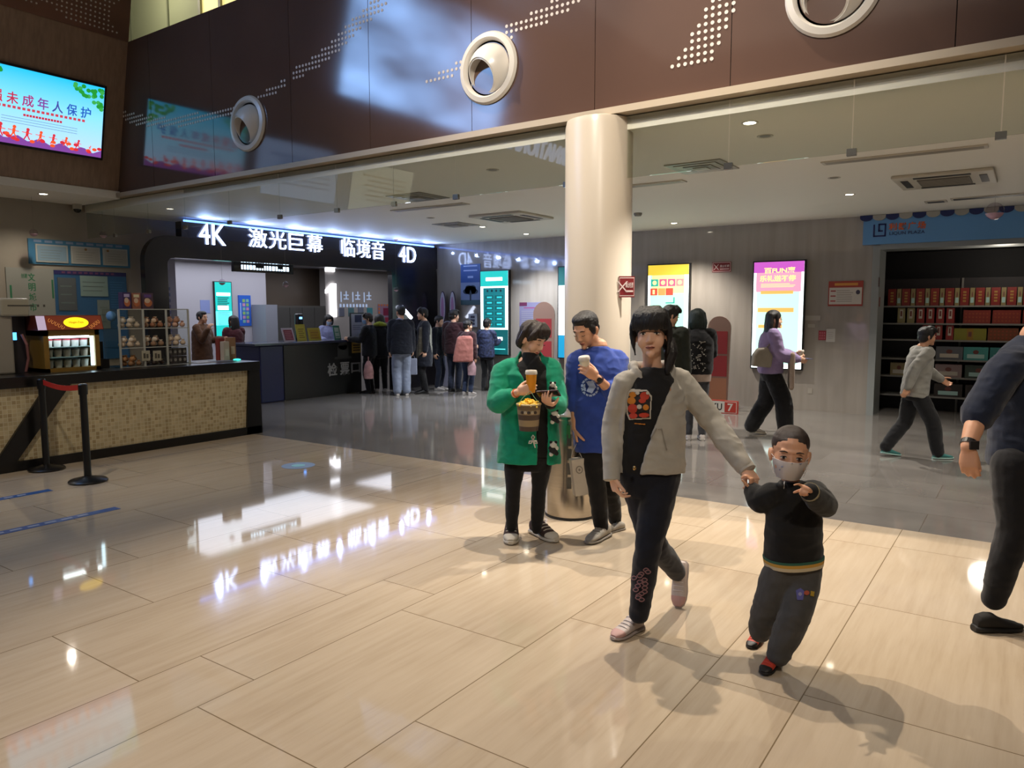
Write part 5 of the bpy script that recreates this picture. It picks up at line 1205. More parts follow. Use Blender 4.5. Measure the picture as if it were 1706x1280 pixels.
def mask_geo(H, m):
    mb = MB(); V = []; F = []; n = 16; rows = 7
    for q in (0, .003):
        for j in range(rows):
            z = -.012 - .082 * j / (rows - 1); bul = 1 - .55 * abs((j - 2.2) / 4.2) ** 2
            for i in range(n + 1):
                t = math.radians(-70 + 140 * i / n); g = .0 + (.020 if abs(t) < .5 else .02 * max(0, 1 - (abs(t) - .5) / .5)) * bul
                V.append(H.p((.074 + q - .032 * (j / rows) ** 1.5) * math.sin(t),   .012 + (.080 + q + g - .022 * (j / rows) ** 1.5) * math.cos(t), z))
    w = n + 1; K = rows * w
    for j in range(rows - 1):
        for i in range(n): a = j * w + i; F.append((a, a + 1, a + w + 1, a + w)); F.append((K + a, K + a + w, K + a + w + 1, K + a + 1))
    for j in range(rows - 1):
        for i in (0, n): a = j * w + i; F.append((a, a + w, K + a + w, K + a))
    for j in (0, rows - 1):
        for i in range(n): a = j * w + i; F.append((a, K + a, K + a + 1, a + 1))
    mb.add(V, F, m)
    for s in (-1, 1):
        for z in (-.016, -.08): H.l(mb, [(s * .060, .038, z), (s * .074, .012, z * .6 + .005), (s * .079, -.018, -.005)], (.0014, .0014, .0014), m, 6)
    return mb

def shoe(parent, heel, toe, k, up, um, sm, lm=None, toem=None, width=1.0, high=1.0, name='shoe', thick=1.0):
    heel = np.array(heel, float); toe = np.array(toe, float); L = np.linalg.norm(toe - heel); d = (toe - heel) / L; up = nrm(np.array(up) - d * (np.array(up) @ d)); s = np.cross(d, up); q = L / .26
    def ring(y, a, h, z0=0.0, n=16):
        P = []
        for i in range(n):
            t = 2 * PI * i / n; x, z = math.cos(t), math.sin(t); x = math.copysign(abs(x) ** .7, x); z = math.copysign(abs(z) ** .75, z)
            P.append(heel + d * y * q + s * a * q * width * x + up * (z0 + (h - z0) * (.5 + .5 * z)) * q)
        return P
    def lo(stn, m, mb):
        V = []; F = []; n = 16
        for st in stn: V += ring(*st)
        for i in range(len(stn) - 1):
            for j in range(n): j2 = (j + 1) % n; F.append((i * n + j, i * n + j2, (i + 1) * n + j2, (i + 1) * n + j))
        F.append(tuple(range(n - 1, -1, -1))); F.append(tuple((len(stn) - 1) * n + j for j in range(n))); mb.add(V, F, m)
    b = .024 * thick
    mb = MB(); lo([(.006, .022, .06 * high, b * .7), (.02, .033, .082 * high, b * .7), (.06, .037, .092 * high, b * .7), (.10, .038, .088 * high, b * .7), (.135, .041, .074, b * .7), (.175, .044, .058, b * .7), (.21, .042, .05, b * .7), (.24, .033, .042, b * .7), (.256, .018, .032, b * .7)], um, mb)
    o = mb.build(name, parent, True)
    mb = MB(); lo([(-.004, .022, b, 0), (.012, .036, b * 1.1, 0), (.06, .040, b, 0), (.11, .039, b * .9, 0), (.17, .047, b * .9, 0), (.215, .045, b, 0), (.25, .034, b * 1.05, .002), (.267, .014, b, .006)], sm, mb); mb.build('sole', o, True)
    if toem is not None:
        mb = MB(); lo([(.205, .0435, .052, b * .6), (.225, .041, .049, b * .6), (.245, .032, .043, b * .6), (.26, .018, .034, b * .6)], toem, mb); mb.build('toe_cap', o, True)
    if lm is not None:
        mb = MB()
        for i in range(4): y = .105 + .024 * i; h = .094 - .0095 * i - (.004 if i else 0); mb.tube([heel + d * y * q + s * a_ * q * width + up * (h - abs(a_) * 7 * abs(a_)) * q for a_ in (-.03, -.012, .012, .03)], .0032 * q, lm, 6)
        mb.build('laces', o, True)
    return o

def lerp(a, b, t): return np.array(a) * (1 - t) + np.array(b) * t
def frame_of(J, face):
    U_ = nrm(J['neck'] - (J['hA'] + J['hB']) / 2); sS = nrm(J['sB'] - J['sA']); sH = nrm(J['hB'] - J['hA']); f = nrm(np.cross(sS, U_)); f = f if f @ face > 0 else -f
    return U_, sS, sH, f
def rings_of(J, st, face):
    """st: (t, half width, half depth, forward shift); t = 0 at the hip line, 1 at the neck base"""
    U_, sS, sH, f = frame_of(J, face); P0 = (J['hA'] + J['hB']) / 2; out = []
    for q in st:
        t = q[0]; c = P0 + (J['neck'] - P0) * t; s = nrm(lerp(sH, sS, min(max(t, 0), 1))); s = nrm(s - U_ * (s @ U_)); ff_ = nrm(np.cross(s, U_)); ff_ = ff_ if ff_ @ f > 0 else -ff_
        out.append((c + ff_ * q[3], s, ff_, q[1], q[2]) + tuple(q[4:]))
    return out
ADULT = [(-.14, .165, .118, 0), (0, .17, .12, 0), (.25, .160, .115, 0), (.5, .165, .12, .005), (.72, .172, .122, .01), (.86, .155, .108, .005), (.94, .105, .085, 0), (1.0, .062, .062, 0)]
def scale_st(st, a, b): return [(q[0], q[1] * a, q[2] * b) + tuple(q[3:]) for q in st]
def body_mesh(J, H, hands, k, child, vs, nr=.052, bw=1.0, face=None, skin=None, armr=(.042, .036, .026)):
    mb = MB(); head_geo(mb, H, J['neck'], nr * k, child)
    loft(mb, rings_of(J, scale_st(ADULT, .8 * k * bw, .8 * k * bw), face), None)
    for s in 'AB':
        limb(mb, [J['neck'] * .4 + J['s' + s] * .6 - ZV * .03 * k, J['s' + s] - ZV * .015 * k, lerp(J['s' + s], J['e' + s], .5), J['e' + s], lerp(J['e' + s], J['w' + s], .5), J['w' + s]], [v * k for v in (.036, .038, armr[0] * .92, armr[1], armr[1] * .95, armr[2])], None)
        limb(mb, [J['h' + s], lerp(J['h' + s], J['k' + s], .5), J['k' + s], lerp(J['k' + s], J['a' + s], .4), J['a' + s]], [v * k for v in (.075, .064, .048, .045, .032)], None)
        if s in hands:
            h = hands[s]; hand_geo(mb, J['w' + s], h['d'], h['n'], h['t'], h.get('k', k), h.get('curl', RELAX), h.get('thumb', (.5, .6, .35)), h.get('tc', .5))
    return vox(mb, vs, 3)
def pants_mesh(J, k, vs, r=(.092, .083, .064, .058, .05), face=None, pel=(.158, .118), wr=(.006, 9), end=1.0, seed=0):
    mb = MB(); loft(mb, rings_of(J, [(-.2, pel[0] * .9 * k, pel[1] * .88 * k, 0), (-.08, pel[0] * k, pel[1] * k, 0), (.08, pel[0] * .97 * k, pel[1] * .96 * k, 0), (.2, pel[0] * .93 * k, pel[1] * .9 * k, 0)], face), None)
    for s in 'AB':
        a = lerp(J['k' + s], J['a' + s], end); limb(mb, [J['h' + s], lerp(J['h' + s], J['k' + s], .5), J['k' + s], lerp(J['k' + s], a, .5), a], [v * k for v in r], None, 16)
    me = vox(mb, vs, 4); wrinkle(me, wr[0], wr[1], (1, 1, 1.5), seed); return me
def top_mesh(J, k, vs, st, sl0=(.068, .06, .05, .042), face=None, wr=(.006, 9), fend=1.0, open_=False, th=.016, seed=0, hood=False, sleeves='AB', slA=None):
    mb = MB(); R = rings_of(J, st, face)
    if open_: shell(mb, R, th, None)
    else: loft(mb, R, None)
    U_, sS, sH, f = frame_of(J, face)
    for s in sleeves:
        sl = slA if (slA and s == 'A') else sl0
        we = lerp(J['e' + s], J['w' + s], fend); inn = lerp(J['neck'], J['s' + s], .62) - U_ * .02 * k
        limb(mb, [inn, J['s' + s] - U_ * .012 * k, lerp(J['s' + s], J['e' + s], .5), J['e' + s], lerp(J['e' + s], we, .5), we], [v * k for v in (sl[0] * .82, sl[0], (sl[0] + sl[1]) / 2, sl[1], (sl[1] + sl[2]) / 2 * 1.04, sl[3] if len(sl) > 3 else sl[2])], None, 16)
    if hood:
        N_ = J['neck']
        for t in np.linspace(-1, 1, 9): pass
        limb(mb, [N_ + sS * .085 * k + f * .06 * k - U_ * .05 * k, N_ + sS * .10 * k - f * .0 * k + U_ * .01 * k, N_ + sS * .05 * k - f * .085 * k + U_ * .0 * k, N_ - sS * .05 * k - f * .085 * k, N_ - sS * .10 * k + U_ * .01 * k, N_ - sS * .085 * k + f * .06 * k - U_ * .05 * k], [v * k for v in (.012, .024, .034, .034, .024, .012)], None)
    me = vox(mb, vs, 4); wrinkle(me, wr[0], wr[1], (1, 1, 1.6), seed); return me
def tree_of(o):
    me = o.data; off = wl(o); return BVHTree.FromPolygons([Vector(v.co) + Vector(off) for v in me.vertices], [tuple(p.vertices) for p in me.polygons])
def decal(name, o, polys, step=1.0, lift=.004):
    """print on cloth: polygons traced in the photograph, laid on the surface of o; polys: (polygon, material)"""
    T = tree_of(o); mb = MB(); L = 0
    for poly, m in polys:
        L += 1; xs = [p[0] for p in poly]; ys = [p[1] for p in poly]; nx = max(2, int((max(xs) - min(xs)) / step)); ny = max(2, int((max(ys) - min(ys)) / step)); V = {}; F = []; vv = []
        def vert(i, j):
            if (i, j) in V: return V[(i, j)]
            d = ray(min(xs) + (max(xs) - min(xs)) * i / nx, min(ys) + (max(ys) - min(ys)) * j / ny); d = nrm(d); h = T.ray_cast(Vector(CO), Vector(d))
            if h[0] is None: V[(i, j)] = None
            else: vv.append(np.array(h[0]) - d * (lift + .0008 * L)); V[(i, j)] = len(vv) - 1
            return V[(i, j)]
        for i in range(nx):
            for j in range(ny):
                if inpoly((min(xs) + (max(xs) - min(xs)) * (i + .5) / nx, min(ys) + (max(ys) - min(ys)) * (j + .5) / ny), poly):
                    q = [vert(i, j), vert(i + 1, j), vert(i + 1, j + 1), vert(i, j + 1)]
                    if None not in q and max(np.linalg.norm(vv[q[0]] - vv[q[2]]), 0) < .08: F.append(tuple(q))
        if F: mb.add(vv, F, m)
    return mb.build(name, o, True) if mb.F else None
def circ(x, y, rx, ry=None, n=14): ry = ry or rx; return [(x + rx * math.cos(2 * PI * i / n), y + ry * math.sin(2 * PI * i / n)) for i in range(n)]
def person(label, base, group=None): return thing('person', label, 'person', base, group)
# ------------------------------------------------------------------ the woman in green
def P(x, y, d): return at(x, y, d)
f_ = D3(.75, .62, -.42); FACE = D3(.3, .95)
J = dict(neck=P(884, 590, 5.22), sA=P(838, 618, 5.22), sB=P(918, 614, 5.24), eA=P(828, 672, 5.12), wA=P(862, 654, 4.98), eB=P(930, 672, 5.12), wB=P(916, 674, 4.97),
         hA=P(859, 752, 5.22), hB=P(904, 752, 5.22), kA=P(855, 815, 5.18), kB=P(898, 815, 5.2), aA=P(852, 882, 5.24), aB=P(894, 882, 5.24))
H = Head(P(887, 565, 5.2), f_, ZV + CR * .10, 1.03)
root = person('woman in green cardigan holding a drink and a phone', fl(872, 892))
hands = dict(A=dict(d=D3(.80, .35, .28), n=D3(.5, -.85, 0), t=ZV + CR * .2, curl=((30, 42, 30),) * 4, k=.92, thumb=(.5, .55, .55)), B=dict(d=D3(-.25, .7, .25), n=D3(.1, .35, 1), t=D3(1, .2, 0), curl=((25, 35, 20),) * 4, k=.95))
ex = MB(); face_geo(ex, H, (0, -.002), shut=True)
put(body_mesh(J, H, hands, .97, False, .005, .05, 1.0, FACE), 'body', root, [SK], ex)
me = vox(hair_geo('crop', H), .005, 2); wrinkle(me, .004, 60, (1, 1, .25)); put(me, 'hair', root, [BROWN])
st = [(-.05, .155, .115, .01), (.3, .15, .118, .01), (.55, .155, .125, .015), (.75, .158, .122, .012), (.86, .125, .10, .005), (.93, .08, .075, .004), (.985, .058, .058, .004), (1.02, .054, .055, .006)]
sh = put(top_mesh(J, .97, .008, st, (.05, .046, .04, .036), FACE, (.004, 9), sleeves='B'), 'black_top', root, [cloth('black_knit', '171717')])
st = [(-.12, .225, .165, .0, -14, 34), (.1, .215, .16, .0, -14, 36), (.35, .20, .152, .0, -10, 38), (.6, .198, .15, .0, 2, 36), (.78, .190, .142, .0, 22, 34), (.9, .145, .112, -.005, 50, 46), (.98, .095, .085, -.012, 78, 66), (1.03, .075, .07, -.02, 100, 90)]
cg = put(top_mesh(J, .97, .007, st, (.082, .074, .066, .056), FACE, (.009, 8), .62, True, .014, 3), 'cardigan', root, [cloth('green_cloth', '0c8a68', .15)])
put(pants_mesh(J, .97, .007, (.083, .074, .052, .052, .036), FACE, (.15, .115), (.004, 14)), 'leggings', root, [cloth('black_leggings', '161516')])
cvs = M('canvas_brown', '3c2a28', .8, var=.15, vscale=30); rub = M('rubber_white', 'c9c0b0', .5); lac = M('laces_white', 'c9c2b6', .7)
shoe(root, fl(853, 886), fl(851, 909), 1, ZV, cvs, rub, lac, rub); shoe(root, fl(886, 886), fl(926, 905), 1, ZV, cvs, rub, lac, rub)
# panda pompoms and knotted cord on the cardigan
pb = M('pompom_black', '17181a', .9); pw_ = M('pompom_white', 'c8c6bc', .9)
for (x, y, s_) in ((921, 643, 1), (924, 690, 1.15), (922, 743, 1.2)):
    mb = MB(); c = P(x, y, 5.02 if y > 650 else 4.98)
    for dx, dy, r, m in ((0, 6, .024, pb), (0, -1, .021, pw_), (-3.2, -5, .009, pb), (3.2, -5, .009, pb), (-4, 3, .012, pb), (4, 3, .013, pw_), (-3, 11, .013, pw_), (4, 10, .013, pb)): mb.ball(c + CR * dx * .0042 * s_ - ZV * dy * .0042 * s_ - CFH * (.006 if abs(dx) > 1 else 0), r * s_, m, 12)
    mb.build('panda_pompom', cg, True)
mb = MB(); c = P(888, 734, 4.985); cord = M('cord_white', 'c9c6bb', .7)
for a in (90, 215, 325): q = [c + (CR * math.cos(math.radians(a + b_)) + ZV * math.sin(math.radians(a + b_))) * .034 * r for b_, r in ((0, .1), (-22, .7), (0, 1), (22, .7), (0, .1))]; mb.tube(q, .005, cord, 8)
mb.tube([c, c - ZV * .05 + CR * .015], .004, cord, 6); mb.build('knotted_cord', cg, True)
# bracelet
mb = MB(); w0 = lerp(J['eA'], J['wA'], .93); mb.tube([w0 - nrm(J['wA'] - J['eA']) * .004, w0 + nrm(J['wA'] - J['eA']) * .004], .031, M('bracelet', 'c8642c', .4), 20); mb.build('bracelet', root, True)
# drink, bucket, phone
def cup(label, c, r0, r1, h, liquid, lidm, ax=ZV):
    t = thing('drink_cup', label, 'cup', c); c = np.array(c); s = nrm(np.cross(ax, (1, .3, .1))); v = np.cross(ax, s)
    MB().lathe([(0, 0), (r0, 0), (r1, h), (r1 * .95, h), (0, h * .98)], c, M('cup_clear', 'd8cdb8', .2, spec=.6) if liquid is None else M('cup_' + liquid, liquid, .2, spec=.6), 28, s, v, ax).build('cup', t, True)
    MB().lathe([(r1 * 1.06, h - .004), (r1 * 1.08, h + .006), (r1 * 1.0, h + .02), (r1 * .9, h + .024), (0, h + .022)], c, lidm, 28, s, v, ax).build('lid', t, True); return t
cup('orange drink cup with clear lid in the hand of the woman in green', P(885, 654, 4.965), .026, .038, .125, 'e0921e', M('lid_clear', 'd9cfc0', .15))
t = thing('popcorn_bucket', 'striped brown bucket of yellow popcorn hanging below the orange drink cup', 'bucket', P(881, 717, 4.93))
bc_ = np.array(P(881, 717, 4.93)); br_ = M('bucket_tan', '93805f', .45); bd = M('bucket_dark', '4a3a30', .45)
R_ = lambda q: .062 + .018 * q
mb = MB()
for i, (a, b_, m) in enumerate(((0, .18, bd), (.18, .42, br_), (.42, .62, bd), (.62, .8, br_), (.8, 1.0, M('bucket_mid', '6e5a42', .45)))): mb.lathe([(R_(a), a * .175), (R_(b_), b_ * .175)], bc_, m, 32)
mb.lathe([(0, .001), (R_(0), .001)], bc_, bd, 32); mb.lathe([(R_(1) * 1.03, .17), (R_(1) * 1.05, .176), (R_(1) * 1.0, .18), (R_(1) * .93, .17), (0, .15)], bc_, M('bucket_rim', 'b8a884', .4), 32); mb.build('tub', t, True)
mb = MB(); dct = M('bucket_pattern', '3a2c26', .5)
dv = nrm(CO - bc_); dv[2] = 0; dv = nrm(dv); sd = np.cross(ZV, dv)
for i in range(5): 
    a = -.6 + .3 * i; v = dv * math.cos(a) + sd * math.sin(a); mb.ball(bc_ + v * (R_(.7)) + ZV * .125, (.012, .012, .011), M('bucket_dot', 'b9a98c', .5) if i % 2 else dct, 10)
mb.build('pattern', t)
o = MB(); random.seed(2); pc = M('popcorn_yellow', 'f4c02a', .5, var=.12, vscale=60); pc2 = M('popcorn_pale', 'fada6a', .5)
for i in range(95):
    a = random.random() * 2 * PI; r = math.sqrt(random.random()) * .074; z_ = .165 + .038 * (1 - (r / .08) ** 2) * random.random()
    c = bc_ + np.array((r * math.cos(a), r * math.sin(a), z_)); d = np.array((random.uniform(-1, 1), random.uniform(-1, 1), random.uniform(-.3, .5))); d = nrm(d) * .018; o.tube([c - d, c + d * .2 + ZV * .004, c + d], [.006, .008, .005], pc if i % 3 else pc2, 6)
o = o.build('popcorn', t, True); o['kind'] = 'stuff'
mb = MB(); hg = P(884, 652, 4.93)
for s_ in (-1, 1): mb.tube([bc_ + CR * .074 * s_ + ZV * .172, bc_ + CR * .035 * s_ + ZV * .22, hg], .0022, M('cord_green', '7fae8c', .5), 6)
mb.build('handle', t)
t = thing('mobile_phone', 'dark red-brown phone in the hand of the woman in green', 'phone', P(916, 662, 4.86)); q = P(914, 656, 4.88); u_ = D3(.92, .35, .1); v_ = D3(-.2, .75, .55); v_ = nrm(v_ - u_ * (v_ @ u_)); w_ = np.cross(u_, v_)
MB().box((-.075, -.038, -.005), (.075, .038, .005), M('phone_case', '3a2026', .3), Fr(q, u_, v_, w_)).build('case', t, bevel=.003); MB().box((-.07, -.034, .005), (.07, .034, .0055), M('phone_glass', '1a1418', .1), Fr(q, u_, v_, w_)).build('screen', t)

# ------------------------------------------------------------------ the boy in blue
FACE = D3(-.25, .95); f_ = D3(-.62, .72, -.42)
J = dict(neck=P(998, 578, 5.28), sA=P(962, 600, 5.26), sB=P(1030, 600, 5.3), eA=P(958, 664, 5.28), wA=P(959, 714, 5.24), eB=P(1022, 656, 5.16), wB=P(995, 630, 5.03),
         hA=P(982, 744, 5.28), hB=P(1020, 744, 5.28), kA=P(994, 808, 5.24), kB=P(1016, 806, 5.34), aA=P(1002, 878, 5.28), aB=P(1024, 864, 5.5))
H = Head(P(976, 550, 5.24), f_, ZV - CR * .05, 1.05)
root = person('teenage boy in blue sweatshirt holding a cup to his mouth', fl(1000, 895))
hands = dict(A=dict(d=-ZV + D3(.1, .1) * .2, n=D3(.8, .1, 0), t=D3(-.3, .9, 0), curl=((55, 70, 40),) * 4, k=1.0), B=dict(d=D3(-.72, .3, .55), n=D3(-.45, -.85, 0), t=ZV - CR * .3, curl=((30, 42, 30),) * 4, k=1.0, thumb=(.5, .55, .55)))
ex = MB(); face_geo(ex, H, (0, -.003), True, True)
put(body_mesh(J, H, hands, 1.0, False, .005, .054, 1.0, FACE), 'body', root, [SKD], ex)
me = vox(hair_geo('short', H), .005, 2); wrinkle(me, .003, 60); put(me, 'hair', root, [BLACK])
st = [(-.05, .182, .135, 0), (.02, .19, .14, 0), (.3, .195, .142, 0), (.55, .195, .142, .005), (.75, .19, .138, .005), (.88, .15, .112, 0), (.95, .1, .085, 0), (1.0, .066, .066, .004)]
sw = put(top_mesh(J, 1.0, .007, st, (.078, .07, .062, .052), FACE, (.010, 8), .3, seed=5), 'sweatshirt', root, [cloth('blue_cloth', '2a4290', .15)])
put(pants_mesh(J, 1.0, .008, (.088, .082, .066, .062, .05), FACE, (.155, .115), (.007, 9), seed=2), 'trousers', root, [cloth('black_trousers', '141315')])
gs_ = M('suede_grey', 'b3aa9d', .9, var=.15, vscale=30); gso = M('sole_grey', '9a9186', .6)
shoe(root, fl(1014, 892), fl(979, 908), 1, ZV, gs_, gso, lac); shoe(root, fl(1040, 882), fl(1008, 889), 1, ZV, gs_, gso, lac)
wp_ = M('print_pale', '9fb0d0', .7)
rg = []
for i in range(14): a, b_ = 2 * PI * i / 14, 2 * PI * (i + .72) / 14; rg.append(([(983 + 15 * math.cos(a), 645 + 16 * math.sin(a)), (983 + 15 * math.cos(b_), 645 + 16 * math.sin(b_)), (983 + 12 * math.cos(b_), 645 + 13 * math.sin(b_)), (983 + 12 * math.cos(a), 645 + 13 * math.sin(a))], wp_))
rg += [([(976, 636), (988, 634), (993, 645), (986, 656), (977, 652), (981, 644)], wp_), ([(971, 641), (975, 640), (976, 652), (972, 651)], wp_)]
decal('chest_print', sw, rg, 1.0)
mb = MB(); w0 = lerp(J['eB'], J['wB'], .9); dd = nrm(J['wB'] - J['eB']); mb.tube([w0 - dd * .008, w0 + dd * .008], .034, M('watch_strap', '3a2030', .4), 20); mb.cyl(w0 - CFH * .03, w0 - CFH * .04, .018, M('watch_face', '14141a', .2)); mb.build('wristwatch', root)
cup('pale takeaway cup at the mouth of the boy in blue', P(976, 621, 5.04), .028, .037, .09, None, M('lid_white', 'cfc6ba', .3), nrm(ZV + D3(-.1, .1) * .2))
t = thing('paper_bag', 'white paper bag with a round print hanging from the hand of the boy in blue', 'bag', P(968, 822, 5.24)); bgm = M('paper_white', 'b9b0a2', .7, var=.06)
q = Fr(P(968, 824, 5.26), nrm(D3(.97, -.2) + ZV * .12), nrm(ZV - CR * .13), nrm(D3(.2, .97))); mb = MB()
mb.prism([(-.050, 0), (.050, 0), (.048, .26), (-.048, .26)], q, -.035, .035, bgm); mb.build('bag', t, bevel=.004)
mb = MB(); mb.disc(q, 0, .185, .026, .028, .035, .037, M('bag_ink', '7c756c', .6), 20); mb.disc(q, 0, .185, .018, .02, .037, .038, bgm, 20); mb.disc(q, 0, .185, .008, .01, .038, .039, M('bag_ink', '7c756c', .6), 12); mb.build('print', t)
mb = MB(); hd = P(960, 734, 5.22); hd2 = P(961, 739, 5.22)
for s_ in (-1, 1): mb.tube([q.pt(.035 * s_, .26, .02 * s_), q.pt(.02 * s_, .31, .01 * s_), hd2], .0022, bgm, 6)
mb.build('handle', t)

# ------------------------------------------------------------------ the girl in the grey hoodie
FACE = D3(-.2, .98); f_ = D3(-.26, .96, .02)
J = dict(neck=P(1086, 613, 3.76), sA=P(1040, 636, 3.72), sB=P(1134, 632, 3.80), eA=P(1020, 708, 3.76), wA=P(1019, 790, 3.70), eB=P(1184, 700, 3.72), wB=P(1240, 776, 3.55),
         hA=P(1060, 790, 3.77), hB=P(1104, 790, 3.77), kA=P(1088, 902, 3.80), kB=P(1080, 912, 3.62), aA=P(1128, 954, 4.05), aB=P(1064, 1026, 3.68))
H = Head(P(1085, 556, 3.70), f_, ZV - CR * .04, 1.04)
root = person('girl in grey hoodie leading the toddler by the hand', fl(1062, 1040))
HG = P(1262, 798, 3.47)
hands = dict(A=dict(d=-ZV + D3(.12, .12) * .3, n=D3(.9, -.2, 0), t=D3(0, 1, 0), curl=((25, 35, 22), (30, 38, 22), (34, 40, 24), (38, 42, 24)), k=.9, tc=.2, thumb=(.75, .45, .2)), B=dict(d=P(1258, 800, 3.50) - J['wB'], n=D3(-.3, -.35, -.7), t=D3(-.2, .8, 0), curl=((42, 62, 35),) * 4, k=.92, thumb=(.9, .15, .5), tc=.7))
ex = MB(); face_geo(ex, H, (-.001, 0.0), True)
put(body_mesh(J, H, hands, .97, False, .0045, .049, .95, FACE), 'body', root, [SK], ex)
me = vox(hair_geo('fringe', H), .0045, 2); wrinkle(me, .004, 60, (1.3, 1.3, .22)); put(me, 'hair', root, [BLACK])
st = [(-.1, .145, .10, .0), (.1, .15, .105, 0), (.4, .148, .11, .0), (.6, .152, .118, .005), (.78, .155, .112, .005), (.89, .125, .092, 0), (.96, .085, .075, 0), (1.0, .066, .062, .006)]
tsh = put(top_mesh(J, .97, .006, st, (.045, .04, .034, .03), FACE, (.007, 10), 0.0, seed=9), 'black_shirt', root, [cloth('black_cotton', '191819')])
st = [(.02, .176, .126, 0, -24, 60), (.1, .18, .130, 0, -22, 62), (.3, .178, .130, 0, -14, 63), (.5, .178, .132, 0, -5, 64), (.68, .178, .132, 0, 6, 62), (.8, .172, .125, 0, 18, 58), (.9, .135, .10, -.005, 40, 62), (.97, .098, .086, -.01, 62, 76), (1.02, .082, .076, -.016, 80, 92)]
st = [(a, b_, c, d, g, e_) for a, b_, c, d, e_, g in st]
hoodm = cloth('grey_jersey', 'aaa499', .07)
hd_ = put(top_mesh(J, .97, .006, st, (.066, .060, .054, .046), FACE, (.009, 9), 1.0, True, .013, 11, True, slA=(.060, .052, .045, .040)), 'hoodie', root, [hoodm])
for s_ in 'AB':
    mb = MB(); dd = nrm(J['w' + s_] - J['e' + s_]); mb.tube([J['w' + s_] - dd * .035, J['w' + s_] - dd * .03, J['w' + s_] + dd * .03, J['w' + s_] + dd * .034], [.036, .043, .041, .035], hoodm, 22); mb.build('cuff', hd_, True)
put(pants_mesh(J, .97, .007, (.094, .086, .068, .062, .05), FACE, (.148, .112), (.008, 8), seed=4, end=.97), 'trousers', root, [cloth('navy_trousers', '15161f')])
pt_ = [c for c in root.children if c.name.startswith('trousers')][0]
pk_ = M('embroidery_pink', '8c6468', .7); rg = []
random.seed(6)
for i in range(16):
    x, y = 1066 + random.uniform(-11, 12) + (i % 2) * 3, 950 + i * 3.3; x += -(y - 970) * .16; rg += [(circ(x, y, 5.2, 4.0, 10), pk_), (circ(x, y, 3.2, 2.2, 10), M('navy_patch', '1d1c25', .8))]
decal('leg_embroidery', pt_, rg, .8, .005)
shw = M('trainer_white', 'b7a9a2', .6, var=.1, vscale=20); shs = M('trainer_sole', 'a89a94', .5); pkp = M('trainer_pink', 'b58d86', .6)
a, b_ = fl(1069, 1046), fl(1022, 1068)
shoe(root, a, b_, 1, ZV, shw, shs, M('laces_pale', 'c8beb8', .6), pkp, 1.05, 1.1)
tp = fl(1131, 1012); hl = np.array(P(1138, 946, 4.13)); shoe(root, tp + nrm(hl - tp) * .245, tp, 1, D3(-.5, .95, .12), shw, shs, M('laces_pale', 'c8beb8', .6), pkp, 1.0, 1.05)
# shirt print: plain colour blocks
w1 = M('print_white', 'c2b8a8', .7); r1 = M('print_red', 'b8361c', .7); o1 = M('print_orange', 'c87a1c', .7); k1 = M('print_black', '1c1412', .7)
rg = [([(1047, 652), (1052, 648), (1078, 650), (1086, 660), (1084, 698), (1048, 700), (1044, 690), (1043, 668)], w1), ([(1049, 654), (1077, 652), (1084, 662), (1082, 696), (1050, 698), (1046, 688), (1045, 668)], k1),
      (circ(1054, 658, 6, 5), o1), (circ(1052, 668, 7, 6), o1), (circ(1074, 660, 8, 7), r1), (circ(1070, 668, 6, 4), r1), (circ(1054, 681, 8, 8), r1), (circ(1076, 679, 5, 5), o1), (circ(1055, 693, 7, 5), r1), (circ(1073, 692, 9, 4), r1), (circ(1065, 678, 4, 4), w1), (circ(1062, 655, 3.4, 3), w1), (circ(1069, 684, 3, 3), k1), (circ(1079, 655, 2.5, 2.5), w1)]
decal('chest_print', tsh, rg, .8)
decal('small_print', tsh, [([(1057, 705), (1075, 706.5), (1075, 708), (1057, 706.5)], o1)], .6)
decal('chest_embroidery', hd_, [([(1108, 643), (1117, 640), (1118, 651), (1109, 653)], M('embroidery_tan', 'b0805c', .8))], .7)
sm_ = M('seam_grey', '8a847a', .8)
decal('pocket_seam', hd_, [([(1096, 715), (1103, 714), (1112, 750), (1110, 751), (1101.5, 716), (1096, 717)], sm_)], .6); decal('pocket_seam', hd_, [([(1095, 715), (1074, 750), (1072, 749), (1093, 713)], sm_)], .6)
mb = MB(); mb.ball(P(1057, 780, 3.60), (.009, .009, .012), M('zip_metal', 'b89a6a', .25, 1.0), 10); mb.build('zip_pull', hd_, True)

# ------------------------------------------------------------------ the toddler
FACE = D3(-.3, .95); f_ = D3(-.28, .95, -.03); k = .62
J = dict(neck=P(1319, 806, 3.38), sA=P(1287, 822, 3.36), sB=P(1356, 818, 3.42), eA=P(1268, 836, 3.40), wA=P(1253, 818, 3.46), eB=P(1374, 842, 3.30), wB=P(1349, 820, 3.14),
         hA=P(1302, 946, 3.40), hB=P(1342, 944, 3.42), kA=P(1282, 1002, 3.42), kB=P(1328, 1016, 3.32), aA=P(1266, 1050, 3.50), aB=P(1298, 1088, 3.33))
H = Head(P(1316, 757, 3.35), f_, ZV + CR * .07, 1.05)
root = person('toddler in black jacket and white mask pointing at the viewer', fl(1283, 1118))
hands = dict(A=dict(d=P(1252, 792, 3.46) - J['wA'], n=D3(-.4, -.3, .3), t=D3(.4, .8, 0), curl=((45, 60, 35),) * 4, k=.62), B=dict(d=P(1333, 803, 3.06) - J['wB'], n=D3(-.5, .1, -.9), t=D3(-.6, .4, .4), curl=((10, 18, 12), (75, 85, 50), (80, 85, 50), (80, 85, 50)), k=.64, thumb=(.6, .3, .6)))
ex = MB(); face_geo(ex, H, (0, 0), False)
put(body_mesh(J, H, hands, k, True, .004, .056, .95, FACE, armr=(.05, .044, .034)), 'body', root, [SKD], ex)
